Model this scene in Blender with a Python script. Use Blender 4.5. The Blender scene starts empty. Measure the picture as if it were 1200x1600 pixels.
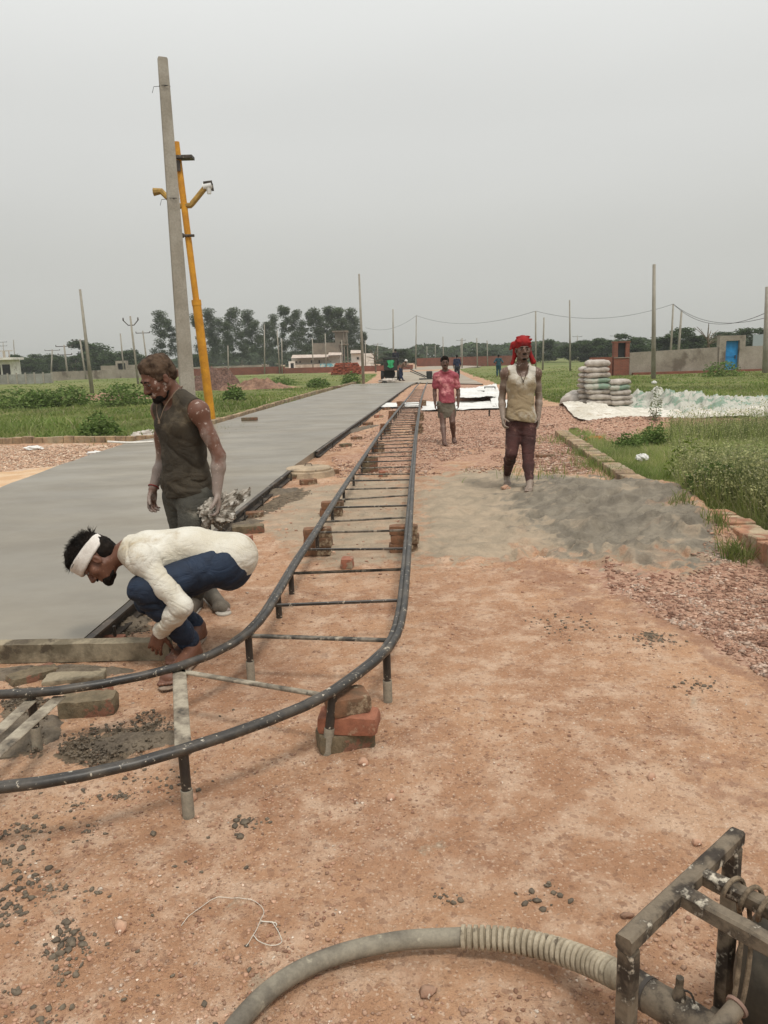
import bpy, math, random
import numpy as np
from mathutils import Vector, Matrix
R = math.radians
rng = np.random.default_rng(7)
random.seed(7)
SC = bpy.context.scene
COL = SC.collection

# ---------------- camera ----------------
CAM = np.array([0.0, 0.0, 1.55])
PITCH, ROLL, FPX = R(11.22), 0.030, 1200.0
_r0 = np.array([1.0, 0, 0]); _f0 = np.array([0, math.cos(PITCH), -math.sin(PITCH)]); _u0 = np.array([0, math.sin(PITCH), math.cos(PITCH)])
CR = math.cos(ROLL) * _r0 - math.sin(ROLL) * _u0
CU = math.sin(ROLL) * _r0 + math.cos(ROLL) * _u0
cd = bpy.data.cameras.new('camera'); cam = bpy.data.objects.new('camera', cd); COL.objects.link(cam)
cd.sensor_fit = 'AUTO'; cd.sensor_width = 36.0; cd.lens = 27.0; cd.clip_end = 6000; cd.clip_start = 0.05
cam.matrix_world = Matrix(((CR[0], CU[0], -_f0[0], CAM[0]), (CR[1], CU[1], -_f0[1], CAM[1]), (CR[2], CU[2], -_f0[2], CAM[2]), (0, 0, 0, 1)))
SC.camera = cam

# ---------------- sky, sun, exposure ----------------
SUN_EL, SUN_AZ = R(62), R(150)          # azimuth clockwise from +Y
w = bpy.data.worlds.new("World"); SC.world = w; w.use_nodes = True
nt = w.node_tree; N = nt.nodes; L = nt.links; N.clear()
out = N.new('ShaderNodeOutputWorld'); add = N.new('ShaderNodeAddShader')
b1 = N.new('ShaderNodeBackground'); b2 = N.new('ShaderNodeBackground')
sky = N.new('ShaderNodeTexSky'); sky.sky_type = 'NISHITA'; sky.sun_disc = False
sky.sun_elevation = SUN_EL; sky.sun_rotation = SUN_AZ; sky.air_density = 2.0; sky.dust_density = 6.0
hs = N.new('ShaderNodeHueSaturation'); hs.inputs['Saturation'].default_value = 0.08
L.new(sky.outputs[0], hs.inputs['Color']); L.new(hs.outputs[0], b1.inputs[0]); b1.inputs[1].default_value = 0.012
tc = N.new('ShaderNodeTexCoord'); sx = N.new('ShaderNodeSeparateXYZ'); L.new(tc.outputs['Generated'], sx.inputs[0])
ramp = N.new('ShaderNodeValToRGB'); cr = ramp.color_ramp; cr.interpolation = 'EASE'
els = [(0.0, (0.505, 0.507, 0.472)), (0.10, (0.525, 0.528, 0.500)), (0.26, (0.620, 0.626, 0.607)), (0.42, (0.745, 0.755, 0.738)), (1.0, (1.20, 1.21, 1.20))]
cr.elements[0].position = 0; cr.elements[1].position = 1
for i, (p, c) in enumerate(els):
    e = cr.elements[0] if i == 0 else (cr.elements[-1] if i == len(els) - 1 else cr.elements.new(p))
    e.position = p; e.color = (*c, 1)
L.new(sx.outputs['Z'], ramp.inputs[0])
nz = N.new('ShaderNodeTexNoise'); nz.inputs['Scale'].default_value = 1.3; nz.inputs['Detail'].default_value = 3
mp = N.new('ShaderNodeMapping'); mp.inputs['Scale'].default_value = (1, 1, 3.5); L.new(tc.outputs['Generated'], mp.inputs[0]); L.new(mp.outputs[0], nz.inputs['Vector'])
mr = N.new('ShaderNodeMapRange'); mr.inputs['To Min'].default_value = 0.92; mr.inputs['To Max'].default_value = 1.08; L.new(nz.outputs['Fac'], mr.inputs['Value'])
mx = N.new('ShaderNodeMix'); mx.data_type = 'RGBA'; mx.blend_type = 'MULTIPLY'; mx.inputs[0].default_value = 1
L.new(ramp.outputs[0], mx.inputs[6]); L.new(mr.outputs[0], mx.inputs[7]); L.new(mx.outputs[2], b2.inputs[0]); b2.inputs[1].default_value = 1.0
L.new(b1.outputs[0], add.inputs[0]); L.new(b2.outputs[0], add.inputs[1]); L.new(add.outputs[0], out.inputs[0])
sd = bpy.data.lights.new('sun', 'SUN'); sd.energy = 1.7; sd.angle = R(10); sd.color = (1, 0.95, 0.87)
sun = bpy.data.objects.new('sun', sd); COL.objects.link(sun)
_sd = Vector((math.sin(SUN_AZ) * math.cos(SUN_EL), math.cos(SUN_AZ) * math.cos(SUN_EL), math.sin(SUN_EL)))
sun.rotation_euler = _sd.to_track_quat('Z', 'Y').to_euler()
SC.view_settings.view_transform = 'Standard'; SC.view_settings.look = 'None'; SC.view_settings.gamma = 1
SC.view_settings.exposure = 0.06
SC.render.engine = 'CYCLES'; SC.cycles.use_denoising = True; SC.cycles.volume_bounces = 0
SC.cycles.max_bounces = 5; SC.cycles.diffuse_bounces = 3; SC.cycles.volume_step_rate = 4; SC.cycles.caustics_reflective = False; SC.cycles.caustics_refractive = False

# ---------------- projection helpers ----------------
def ray(px, py):
    return CR * ((px - 600) / FPX) + CU * (-(py - 800) / FPX) + _f0
def G(px, py, z=0.0):
    d = ray(px, py); t = (z - CAM[2]) / d[2]; return CAM + d * t
def P(px, py, Y):
    d = ray(px, py); return CAM + d * (Y / d[1])
def nrm(v):
    v = np.asarray(v, float); return v / (np.linalg.norm(v) + 1e-12)

# ---------------- noise ----------------
_T2 = rng.random((256, 256)).astype(np.float32); _T3 = rng.random((64, 64, 64)).astype(np.float32)
def vn2(x, y):
    xi = np.floor(x); yi = np.floor(y); fx = x - xi; fy = y - yi
    fx = fx * fx * (3 - 2 * fx); fy = fy * fy * (3 - 2 * fy)
    a = xi.astype(np.int64) & 255; b = yi.astype(np.int64) & 255; a1 = (a + 1) & 255; b1_ = (b + 1) & 255
    return (_T2[a, b] * (1 - fx) + _T2[a1, b] * fx) * (1 - fy) + (_T2[a, b1_] * (1 - fx) + _T2[a1, b1_] * fx) * fy
def fbm2(x, y, o=4, g=0.5):
    s = 0; a = 1; t = 0
    for i in range(o):
        s = s + a * (vn2(x + 17.3 * i, y + 9.1 * i) - .5) * 2; t += a; a *= g; x = x * 2.03; y = y * 2.03
    return s / t
def vn3(p):
    i = np.floor(p); f = p - i; f = f * f * (3 - 2 * f); i = i.astype(np.int64) & 63; j = (i + 1) & 63
    x0, y0, z0 = i[:, 0], i[:, 1], i[:, 2]; x1, y1, z1 = j[:, 0], j[:, 1], j[:, 2]; fx, fy, fz = f[:, 0], f[:, 1], f[:, 2]
    c00 = _T3[x0, y0, z0] * (1 - fx) + _T3[x1, y0, z0] * fx; c10 = _T3[x0, y1, z0] * (1 - fx) + _T3[x1, y1, z0] * fx
    c01 = _T3[x0, y0, z1] * (1 - fx) + _T3[x1, y0, z1] * fx; c11 = _T3[x0, y1, z1] * (1 - fx) + _T3[x1, y1, z1] * fx
    return (c00 * (1 - fy) + c10 * fy) * (1 - fz) + (c01 * (1 - fy) + c11 * fy) * fz
def fbm3(p, o=3):
    s = 0; a = 1; t = 0
    for i in range(o):
        s = s + a * (vn3(p + 11.7 * i) - .5) * 2; t += a; a *= .5; p = p * 2.07
    return s / t

# ---------------- materials ----------------
def c3(c):
    return (c[0], c[1], c[2], 1)
def srgb(r, g, b):
    f = lambda v: ((v / 255 + .055) / 1.055) ** 2.4 if v > 10 else v / 255 / 12.92
    return (f(r), f(g), f(b))
class NT:
    def __init__(s, m):
        s.t = m.node_tree; s.n = s.t.nodes; s.l = s.t.links; s.tc = s.n.new('ShaderNodeTexCoord')
    def noise(s, scale, detail=4, rough=.55, vec=None, dist=0):
        n = s.n.new('ShaderNodeTexNoise'); n.inputs['Scale'].default_value = scale; n.inputs['Detail'].default_value = detail
        n.inputs['Roughness'].default_value = rough; n.inputs['Distortion'].default_value = dist
        s.l.new(vec or s.tc.outputs['Object'], n.inputs['Vector']); return n.outputs['Fac']
    def voro(s, scale, vec=None, out='Distance', feat='F1'):
        n = s.n.new('ShaderNodeTexVoronoi'); n.feature = feat; n.inputs['Scale'].default_value = scale
        s.l.new(vec or s.tc.outputs['Object'], n.inputs['Vector']); return n.outputs[out]
    def rng(s, v, a, b, c=0, d=1, smooth=True):
        n = s.n.new('ShaderNodeMapRange'); n.interpolation_type = 'SMOOTHSTEP' if smooth else 'LINEAR'
        for k, x in zip(('From Min', 'From Max', 'To Min', 'To Max'), (a, b, c, d)): n.inputs[k].default_value = x
        s.l.new(v, n.inputs['Value']); return n.outputs[0]
    def mix(s, f, a, b, mode='MIX'):
        n = s.n.new('ShaderNodeMix'); n.data_type = 'RGBA'; n.blend_type = mode
        for i, v in ((0, f), (6, a), (7, b)):
            if isinstance(v, (int, float)): n.inputs[i].default_value = v if i == 0 else (v, v, v, 1)
            elif isinstance(v, tuple): n.inputs[i].default_value = c3(v)
            else: s.l.new(v, n.inputs[i])
        return n.outputs[2]
    def math(s, op, a, b=0.0):
        n = s.n.new('ShaderNodeMath'); n.operation = op
        for i, v in ((0, a), (1, b)):
            if isinstance(v, (int, float)): n.inputs[i].default_value = v
            else: s.l.new(v, n.inputs[i])
        return n.outputs[0]
    def mapping(s, sc, src='Object', rot=(0, 0, 0)):
        n = s.n.new('ShaderNodeMapping'); n.inputs['Scale'].default_value = sc; n.inputs['Rotation'].default_value = rot
        s.l.new(s.tc.outputs[src], n.inputs[0]); return n.outputs[0]
    def attr(s, name, out='Color'):
        n = s.n.new('ShaderNodeAttribute'); n.attribute_name = name; return n.outputs[out]
    def sep(s, c):
        n = s.n.new('ShaderNodeSeparateColor'); s.l.new(c, n.inputs[0]); return n.outputs
    def bump(s, h, strength, dist, prev=None):
        n = s.n.new('ShaderNodeBump'); n.inputs['Strength'].default_value = strength; n.inputs['Distance'].default_value = dist
        s.l.new(h, n.inputs['Height'])
        if prev: s.l.new(prev, n.inputs['Normal'])
        return n.outputs[0]
def newmat(name):
    m = bpy.data.materials.new(name); m.use_nodes = True
    return m, m.node_tree.nodes['Principled BSDF'], NT(m)
def M(name, base, base2=None, scale=6, lo=.35, hi=.65, spl=None, spl_scale=20, spl_lo=.6, spl_hi=.66, rough=.85, bump=.3, bscale=40, bdist=.004,
      metal=0.0, spec=.35, tint=None, stretch=None, streak=None, det=5, crease=None, zg=None):
    """base mixed to base2 by noise; spl: a third stain/splash colour; tint: colour attribute multiplied in"""
    m, b, t = newmat(name)
    vec = t.mapping(stretch) if stretch else None
    col = base
    if base2:
        nf = t.noise(scale, det, .6, vec)
        if zg:
            sz = t.n.new('ShaderNodeSeparateXYZ'); t.l.new(t.tc.outputs['Object'], sz.inputs[0]); nf = t.math('ADD', nf, t.rng(sz.outputs[2], zg[0], zg[1], zg[2], zg[3]))
        col = t.mix(t.rng(nf, lo, hi), base, base2)
    if spl: col = t.mix(t.rng(t.noise(spl_scale, 5, .65), spl_lo, spl_hi), col, spl)
    if tint: col = t.mix(1.0, col, t.attr(tint), 'MULTIPLY')
    fine = t.rng(t.noise(bscale * 2.2, 3, .7), .2, .8, .82, 1.15)
    col = t.mix(1.0, col, fine, 'MULTIPLY')
    t.l.new(col, b.inputs['Base Color'])
    b.inputs['Roughness'].default_value = rough; b.inputs['Metallic'].default_value = metal; b.inputs['Specular IOR Level'].default_value = spec
    nn = t.bump(t.noise(bscale, 5, .65, vec), bump, bdist) if bump else None
    if crease:
        cv = t.math('ABSOLUTE', t.math('SUBTRACT', t.noise(crease[0], 3, .55, t.mapping(crease[2]) if len(crease) > 2 else None, dist=1.1), .5)); nn = t.bump(t.math('POWER', t.math('MULTIPLY', cv, 3.0), .6), .5, crease[1], nn)
    if nn: t.l.new(nn, b.inputs['Normal'])
    return m

# ---------------- mesh building ----------------
ORG = {}
def thing(name, label, cat, loc=(0, 0, 0), group=None, kind=None):
    o = bpy.data.objects.new(name, None); COL.objects.link(o); o.location = loc; o.empty_display_size = .1
    ORG[o.name] = np.array(loc, float); tag(o, label, cat, group, kind); return o
def tag(o, label=None, cat=None, group=None, kind=None):
    if label: o['label'] = label
    if cat: o['category'] = cat
    if group: o['group'] = group
    if kind: o['kind'] = kind
    return o
def link(name, V, F, mat, parent=None, loc=None, smooth=True, tint=None, attrs=None, autos=None):
    """V: world-space verts (n,3); F: list of face arrays (tri / quad). Makes ONE mesh object whose origin is loc (or its parent's)."""
    V = np.asarray(V, float)
    org = ORG[parent.name] if parent is not None else (np.array(loc, float) if loc is not None else np.zeros(3))
    own = org
    if parent is not None and loc is not None: own = np.array(loc, float)
    F = [np.asarray(f, np.int32) for f in F if len(f)]
    me = bpy.data.meshes.new(name); me.vertices.add(len(V)); me.vertices.foreach_set('co', (V - own).astype(np.float32).ravel())
    loops = np.concatenate([f.ravel() for f in F]); tot = np.concatenate([np.full(len(f), f.shape[1], np.int32) for f in F])
    st = np.concatenate([[0], np.cumsum(tot)[:-1]]).astype(np.int32)
    me.loops.add(len(loops)); me.loops.foreach_set('vertex_index', loops); me.polygons.add(len(tot)); me.polygons.foreach_set('loop_start', st)
    if smooth: me.polygons.foreach_set('use_smooth', np.ones(len(tot), bool))
    me.update(calc_edges=True)
    if autos is not None:
        me.set_sharp_from_angle(angle=autos)
    if tint is not None:
        a = me.color_attributes.new('tint', 'FLOAT_COLOR', 'POINT'); t = np.ones((len(V), 4), np.float32)
        t[:, :3] = tint if np.ndim(tint) == 2 else np.asarray(tint)[:, None]; a.data.foreach_set('color', t.ravel())
    for k, v in (attrs or {}).items():
        a = me.color_attributes.new(k, 'FLOAT_COLOR', 'POINT'); t = np.ones((len(V), 4), np.float32); t[:, :3] = v; a.data.foreach_set('color', t.ravel())
    if mat is not None: me.materials.append(mat)
    o = bpy.data.objects.new(name, me); COL.objects.link(o)
    if parent is not None: o.parent = parent
    o.location = own - org if parent is not None else own
    ORG[o.name] = own
    return o
class MB:
    def __init__(s): s.V = []; s.T = []; s.Q = []; s.n = 0; s.C = []
    def add(s, V, F, c=None):
        V = np.asarray(V, float); s.V.append(V)
        for f in (F if isinstance(F, list) else [F]):
            f = np.asarray(f)
            if not len(f): continue
            (s.T if f.shape[1] == 3 else s.Q).append(f + s.n)
        s.C.append(np.full(len(V), 1.0 if c is None else c)); s.n += len(V); return s
    def box(s, c, size, ax=None, jit=0, bev=0.0, c_=None):
        c = np.asarray(c, float); hx = np.asarray(size, float) / 2
        A = np.eye(3) if ax is None else np.asarray(ax, float)
        if bev <= 0:
            sg = np.array([[x, y, z] for x in (-1, 1) for y in (-1, 1) for z in (-1, 1)], float)
            V = (sg * hx + (rng.random((8, 3)) - .5) * jit) @ A + c
            return s.add(V, np.array([[0, 1, 3, 2], [4, 6, 7, 5], [0, 4, 5, 1], [2, 3, 7, 6], [0, 2, 6, 4], [1, 5, 7, 3]]), c_)
        V = []; idx = {}
        for i, sg in enumerate([(x, y, z) for x in (-1, 1) for y in (-1, 1) for z in (-1, 1)]):
            j = (rng.random(3) - .5) * jit
            for a in range(3):
                v = np.array(sg, float) * (hx - bev); v[a] = sg[a] * hx[a]; idx[(sg, a)] = len(V); V.append(v + j)
        Q = []; T = []
        for a in range(3):
            b, d = (a + 1) % 3, (a + 2) % 3
            for sa in (-1, 1):
                q = []
                for sb, sdd in ((-1, -1), (1, -1), (1, 1), (-1, 1)):
                    k = [0, 0, 0]; k[a] = sa; k[b] = sb; k[d] = sdd; q.append(idx[(tuple(k), a)])
                Q.append(q if sa > 0 else q[::-1])
            for sb in (-1, 1):
                for sdd in (-1, 1):
                    k0 = [0, 0, 0]; k0[a] = -1; k0[b] = sb; k0[d] = sdd; k1 = list(k0); k1[a] = 1
                    q = [idx[(tuple(k0), b)], idx[(tuple(k1), b)], idx[(tuple(k1), d)], idx[(tuple(k0), d)]]
                    Q.append(q if sb * sdd > 0 else q[::-1])
        for sg in [(x, y, z) for x in (-1, 1) for y in (-1, 1) for z in (-1, 1)]:
            q = [idx[(sg, a)] for a in range(3)]; T.append(q if sg[0] * sg[1] * sg[2] > 0 else q[::-1])
        return s.add(np.array(V) @ A + c, [np.array(Q), np.array(T)], c_)
    def tube(s, pts, r, n=10, cap=True, up=(0, 0, 1), sq=None):
        pts = np.asarray(pts, float); m = len(pts); r = np.broadcast_to(np.asarray(r, float), (m,))
        d = np.gradient(pts, axis=0); d /= np.linalg.norm(d, axis=1)[:, None] + 1e-12
        up = np.asarray(up, float); a = np.cross(d, up); bad = np.linalg.norm(a, axis=1) < .05
        a[bad] = np.cross(d[bad], (1, 0, 0.01)); a /= np.linalg.norm(a, axis=1)[:, None]
        for i in range(1, m):
            if a[i] @ a[i - 1] < 0: a[i] = -a[i]
        b = np.cross(a, d)
        th = (np.arange(n) + .5) * 2 * np.pi / n; ca, sa = np.cos(th), np.sin(th)
        if sq: k = 1 / np.maximum(abs(ca), abs(sa)); ca, sa = ca * k * .707 * sq[0], sa * k * .707 * sq[1]
        V = pts[:, None] + r[:, None, None] * (a[:, None] * ca[None, :, None] + b[:, None] * sa[None, :, None])
        i = np.arange(m - 1)[:, None] * n; j = np.arange(n)[None]; j1 = (j + 1) % n
        Q = np.stack([i + j, i + n + j, i + n + j1, i + j1], -1).reshape(-1, 4); V = V.reshape(-1, 3)
        F = [Q]
        if cap:
            V = np.vstack([V, pts[:1], pts[-1:]]); k = len(V)
            j = np.arange(n); j1 = (j + 1) % n
            F.append(np.vstack([np.stack([np.full(n, k - 2), j, j1], -1), np.stack([np.full(n, k - 1), (m - 1) * n + j1, (m - 1) * n + j], -1)]))
        return s.add(V, F)
    def grid(s, A, c=None):
        """A: (h,w,3) points"""
        h, w_ = A.shape[:2]; i = np.arange(h - 1)[:, None] * w_; j = np.arange(w_ - 1)[None]
        return s.add(A.reshape(-1, 3), np.stack([i + j, i + j + 1, i + w_ + j + 1, i + w_ + j], -1).reshape(-1, 4), c)
    def build(s, name, mat, parent=None, loc=None, smooth=True, autos=R(35), tint=False):
        F = []
        if s.Q: F.append(np.vstack(s.Q))
        if s.T: F.append(np.vstack(s.T))
        return link(name, np.vstack(s.V), F, mat, parent, loc, smooth, tint=np.concatenate(s.C) if tint else None, autos=autos)
def spline(pts, n):
    """Catmull-Rom through pts"""
    p = np.asarray(pts, float); p = np.vstack([2 * p[0] - p[1], p, 2 * p[-1] - p[-2]]); out_ = []
    L_ = np.concatenate([[0], np.cumsum(np.linalg.norm(np.diff(p[1:-1], axis=0), axis=1))])
    for q in np.linspace(0, L_[-1], n):
        i = min(max(np.searchsorted(L_, q, 'right') - 1, 0), len(p) - 4); t = (q - L_[i]) / max(L_[i + 1] - L_[i], 1e-9)
        a, b, c, d = p[i:i + 4]
        out_.append(.5 * (2 * b + (c - a) * t + (2 * a - 5 * b + 4 * c - d) * t * t + (3 * b - a - 3 * c + d) * t ** 3))
    return np.array(out_)
def inpoly(x, y, poly):
    poly = np.asarray(poly, float); r = np.zeros(x.shape, bool); n = len(poly)
    for i in range(n):
        x0, y0 = poly[i][:2]; x1, y1 = poly[(i + 1) % n][:2]
        if y0 == y1: continue
        c = ((y0 > y) != (y1 > y)) & (x < (x1 - x0) * (y - y0) / (y1 - y0) + x0); r ^= c
    return r
def PG(pts, z=0.0):
    return np.array([G(a, b, z) for a, b in pts])
def rots(n):
    q = rng.normal(size=(n, 4)); q /= np.linalg.norm(q, axis=1)[:, None]; w_, x, y, z = q.T
    return np.stack([1 - 2 * (y * y + z * z), 2 * (x * y - z * w_), 2 * (x * z + y * w_), 2 * (x * y + z * w_), 1 - 2 * (x * x + z * z), 2 * (y * z - x * w_),
                     2 * (x * z - y * w_), 2 * (y * z + x * w_), 1 - 2 * (x * x + y * y)], -1).reshape(n, 3, 3)
def rocks(pos, size, flat=.6, variants=None, detail=0):
    """merged small angular stones; returns V, F, per-vertex tint"""
    base = np.array([[1, 0, 0], [-1, 0, 0], [0, 1, 0], [0, -1, 0], [0, 0, 1], [0, 0, -1]], float)
    F0 = np.array([[0, 2, 4], [2, 1, 4], [1, 3, 4], [3, 0, 4], [2, 0, 5], [1, 2, 5], [3, 1, 5], [0, 3, 5]])
    for _ in range(detail):
        ed = {}; V = list(base); F = []
        def md(a, b):
            k = (min(a, b), max(a, b))
            if k not in ed: ed[k] = len(V); V.append(nrm(V[a] + V[b]))
            return ed[k]
        for a, b, c in F0:
            x, y, z = md(a, b), md(b, c), md(c, a); F += [[a, x, z], [x, b, y], [z, y, c], [x, y, z]]
        base = np.array(V); F0 = np.array(F)
    nv = 12; var = np.stack([base * (1 + (rng.random((len(base), 1)) - .5) * (.9 if detail == 0 else .5)) + (rng.random(base.shape) - .5) * (.5 if detail == 0 else .22) for _ in range(nv)])
    n = len(pos); size = np.broadcast_to(size, (n,)); vi = rng.integers(0, nv, n)
    sc = size[:, None] * (rng.random((n, 3)) * .6 + .55)
    V = np.einsum('nvi,nij->nvj', var[vi] * sc[:, None], rots(n)); V[:, :, 2] *= flat; V += np.asarray(pos)[:, None]
    F = (F0[None] + (np.arange(n) * len(base))[:, None, None]).reshape(-1, 3)
    tint = np.repeat(.6 + .65 * rng.random(n), len(base))
    return V.reshape(-1, 3), F, tint
# ================= GROUND =================
SZ = .10
SLAB_R = PG([(127, 1000), (345, 818), (460, 727), (565, 654), (640, 602), (652, 597)], SZ)
SLAB_L = PG([(-260, 890), (-60, 789), (0, 762), (100, 724), (205, 690), (245, 684), (335, 663), (440, 632), (545, 602), (560, 597)], SZ)
SLAB_NEAR = G(-380, 1014, SZ)
def ypoly(pts, z=0): return PG(pts, z)[:, :2]
Z_SAND = ypoly([(655, 742), (740, 736), (850, 738), (900, 742), (985, 750), (1040, 775), (1095, 812), (1128, 840), (1118, 872), (1060, 908), (1000, 903), (930, 882), (850, 876), (760, 880), (640, 870)])
Z_SAND2 = ypoly([(640, 738), (655, 742), (640, 872), (700, 885), (560, 900), (470, 880), (385, 800), (440, 775), (540, 742)])
Z_BG1 = ypoly([(655, 652), (780, 650), (880, 640), (1210, 652), (1210, 668), (1010, 672), (960, 692), (880, 680), (925, 735), (900, 745), (850, 738), (800, 700), (655, 706)])
Z_BG1b = ypoly([(655, 652), (775, 650), (780, 690), (655, 700)])
Z_BG0 = ypoly([(600, 655), (645, 612), (668, 600), (740, 600), (790, 612), (800, 640), (870, 640), (860, 660), (655, 660)])
Z_BG2 = ypoly([(640, 700), (860, 700), (870, 735), (640, 742)])
Z_BG3 = ypoly([(890, 880), (1060, 905), (1122, 850), (1230, 905), (1260, 1080), (1200, 1070), (1130, 1010), (1010, 950)])
Z_BG4 = ypoly([(520, 700), (600, 640), (655, 605), (655, 740), (520, 745)])
Z_FIELDL = np.vstack([ypoly([(-500, 700), (0, 691), (245, 690), (338, 667), (445, 637), (545, 607), (575, 594), (590, 584)]), [[-22, 150], [-20, 400], [-3000, 3000], [-3000, 20]]])
Z_FIELDR = np.vstack([ypoly([(1500, 1035), (1200, 880), (1100, 815), (985, 752), (925, 712), (878, 676), (905, 672), (960, 694), (1010, 672), (1210, 666), (1500, 668)]), [[200, 8]]])
Z_FIELDR2 = np.vstack([ypoly([(1600, 642), (1210, 640), (880, 632), (790, 605), (735, 583), (700, 573)]), [[20, 400], [600, 2500], [3000, 2500], [3000, 30]]])
Z_GRAV = ypoly([(-500, 705), (0, 697), (240, 694), (200, 702), (130, 725), (-20, 738), (-500, 770)])
Z_YEL = ypoly([(-600, 790), (-20, 730), (130, 716), (200, 700), (60, 770), (-600, 1000)])
Z_MUD = [ypoly(q) for q in ([(185, 1135), (255, 1122), (262, 1150), (215, 1185), (150, 1205), (95, 1190), (100, 1160)], [(0, 1075), (60, 1080), (70, 1150), (50, 1185), (0, 1190)],
                            [(150, 985), (205, 955), (245, 945), (235, 985), (180, 1000)], [(335, 825), (400, 790), (470, 760), (490, 770), (420, 800), (350, 840)],
                            [(1005, 990), (1030, 990), (1040, 1005), (1010, 1003)])]
Z_DAMP = [ypoly(q) for q in ([(1100, 1180), (1180, 1170), (1230, 1260), (1210, 1330), (1130, 1260)], [(640, 850), (760, 880), (980, 950), (1210, 1090), (1210, 1050), (1000, 920), (800, 870)],
                             [(860, 700), (910, 700), (925, 735), (860, 730)])]
_pr = np.random.default_rng(3); PITS = [(*G(_pr.uniform(800, 1110), _pr.uniform(745, 900))[:2], _pr.uniform(.035, .10), _pr.uniform(.010, .042)) for _ in range(260)] + [(*G(_pr.uniform(640, 800), _pr.uniform(745, 870))[:2], _pr.uniform(.05, .12), _pr.uniform(.006, .016)) for _ in range(70)]
def gz(x, y, fine=True):
    x = np.asarray(x, float); y = np.asarray(y, float)
    z = 0.02 * fbm2(x * .7 + 3, y * .7, 3) * np.clip(y / 4, .3, 1)
    z = z + .25 * fbm2(x * .05, y * .05, 2) * np.clip((y - 25) / 60, 0, 1)
    # sand pile thrown against the kerb
    for (px, py, rx, ry, hh) in ((1035, 802, .9, .85, .20), (950, 775, .9, .65, .09), (1085, 845, .5, .5, .16), (1010, 875, .8, .35, .05), (870, 775, .8, .6, .05), (1060, 905, .4, .2, .05)):
        c = G(px, py); z = z + hh * np.exp(-(((x - c[0]) / rx) ** 2 + ((y - c[1]) / ry) ** 2) ** 1.2)
    # heaps of brick chips
    for (px, py, rx, ry, hh) in ((880, 655, 1.6, 1.2, .32), (1080, 664, 3.2, .5, .12), (975, 668, 1.2, .5, .12), (705, 648, 1.2, .9, .05)):
        c = G(px, py); z = z + hh * np.exp(-(((x - c[0]) / rx) ** 2 + ((y - c[1]) / ry) ** 2))
    # a gravel mound out in the left field and worn banks
    if fine:
        s = sum(inpoly(x + .16 * math.cos(a_) * k_, y + .16 * math.sin(a_) * k_ * 1.3, Z_SAND) * 1.0 for k_, a_ in ((0, 0), (1, 0), (1, 1.57), (1, 3.14), (1, 4.71), (.5, .8), (.5, 2.4), (.5, 3.9), (.5, 5.5))) / 9; pit = 0
        for (a_, b_, r_, d_) in PITS: m_ = (abs(x - a_) < 3 * r_) & (abs(y - b_) < 3 * r_); q = np.where(m_, ((x - a_) ** 2 + ((y - b_) * .8) ** 2) / r_ ** 2, 99); pit = pit + d_ * (np.exp(-(q - 1.9) ** 2 * .8) * .5 - np.exp(-q * 1.3))
        z = z + s * pit
        z = z + s * (.05 * fbm2(x * 3.2, y * 3.6, 4) + .02 * (1 - abs(fbm2(x * 5, y * 5 + 5, 2))) - .005)
        z = z + .007 * fbm2(x * 7, y * 7, 3) + .004 * fbm2(x * 31, y * 31, 2)
        f = inpoly(x, y, Z_FIELDR) | inpoly(x, y, Z_FIELDL); z = z + np.where(f, -.05 + .05 * fbm2(x * 1.3, y * 1.3, 3), 0)
    return z
rows = np.concatenate([np.linspace(-1.3, 1.1, 16), np.arange(1.12, 4.6, .0125)]); d = rows[-1]; ext = []
while d < 2600:
    d += max(.0125, d * d / 1860 * (1.15 if d < 13 else 2.2)) if d < 120 else d * .16
    ext.append(d)
rows = np.concatenate([rows, ext])
tcol = np.concatenate([-np.geomspace(.66, 3.5, 22)[::-1], np.linspace(-.65, .65, 560), np.geomspace(.66, 3.5, 22)])
YY, TT = np.meshgrid(rows, tcol, indexing='ij'); XX = TT * (YY + 1.6)
x = XX.ravel(); y = YY.ravel(); amp = .05 + .012 * np.clip(y, 0, 60)
def zone(polys, wamp=1.0):
    if isinstance(polys, np.ndarray): polys = [polys]
    acc = 0
    for k in range(4):
        f = (1.6, 4, 9, 17)[k]; sc = amp * wamp * (2.2, 1.4, 1, .6)[k]
        wx = x + sc * fbm2(x * f + 7 * k, y * f, 2) * 1.5; wy = y + sc * fbm2(x * f, y * f + 31 + 7 * k, 2) * 3
        m = np.zeros(x.shape, bool)
        for p in polys: m |= inpoly(wx, wy, p)
        acc = acc + m
    return acc / 4
zz = gz(x, y)
zsand = np.maximum(zone(Z_SAND, 2.2), .72 * zone(Z_SAND2, 2)); zbg = np.maximum(np.maximum(zone([Z_BG1, Z_BG3, Z_BG0]), zone(Z_BG1b)), .55 * zone([Z_BG2, Z_BG4], 2)); zbg = zbg * (1 - zone(Z_SAND))
zgr = zone([Z_FIELDL, Z_FIELDR, Z_FIELDR2], .5)
zgv = zone(Z_GRAV, 1.5); zmud = zone(Z_MUD, .6); zyel = zone(Z_YEL, 1.5); zdamp = zone(Z_DAMP, 3)
mound = .9 * np.exp(-(((x + 8.2) / 3.4) ** 2 + ((y - 51.6) / 3.4) ** 2) ** 2); zgr = zgr * (1 - mound)
zpile = zone(ypoly([(800, 770), (850, 735), (985, 745), (1060, 780), (1130, 840), (1120, 880), (1060, 912), (1000, 905), (930, 870), (850, 850), (820, 800)]), 4)
z3 = np.stack([zgv, zmud, zyel], -1); z2 = np.stack([zdamp, zpile, np.clip((y - 30) / 50, 0, 1)], -1)
i = np.arange(len(rows) - 1)[:, None] * len(tcol); j = np.arange(len(tcol) - 1)[None]
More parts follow.
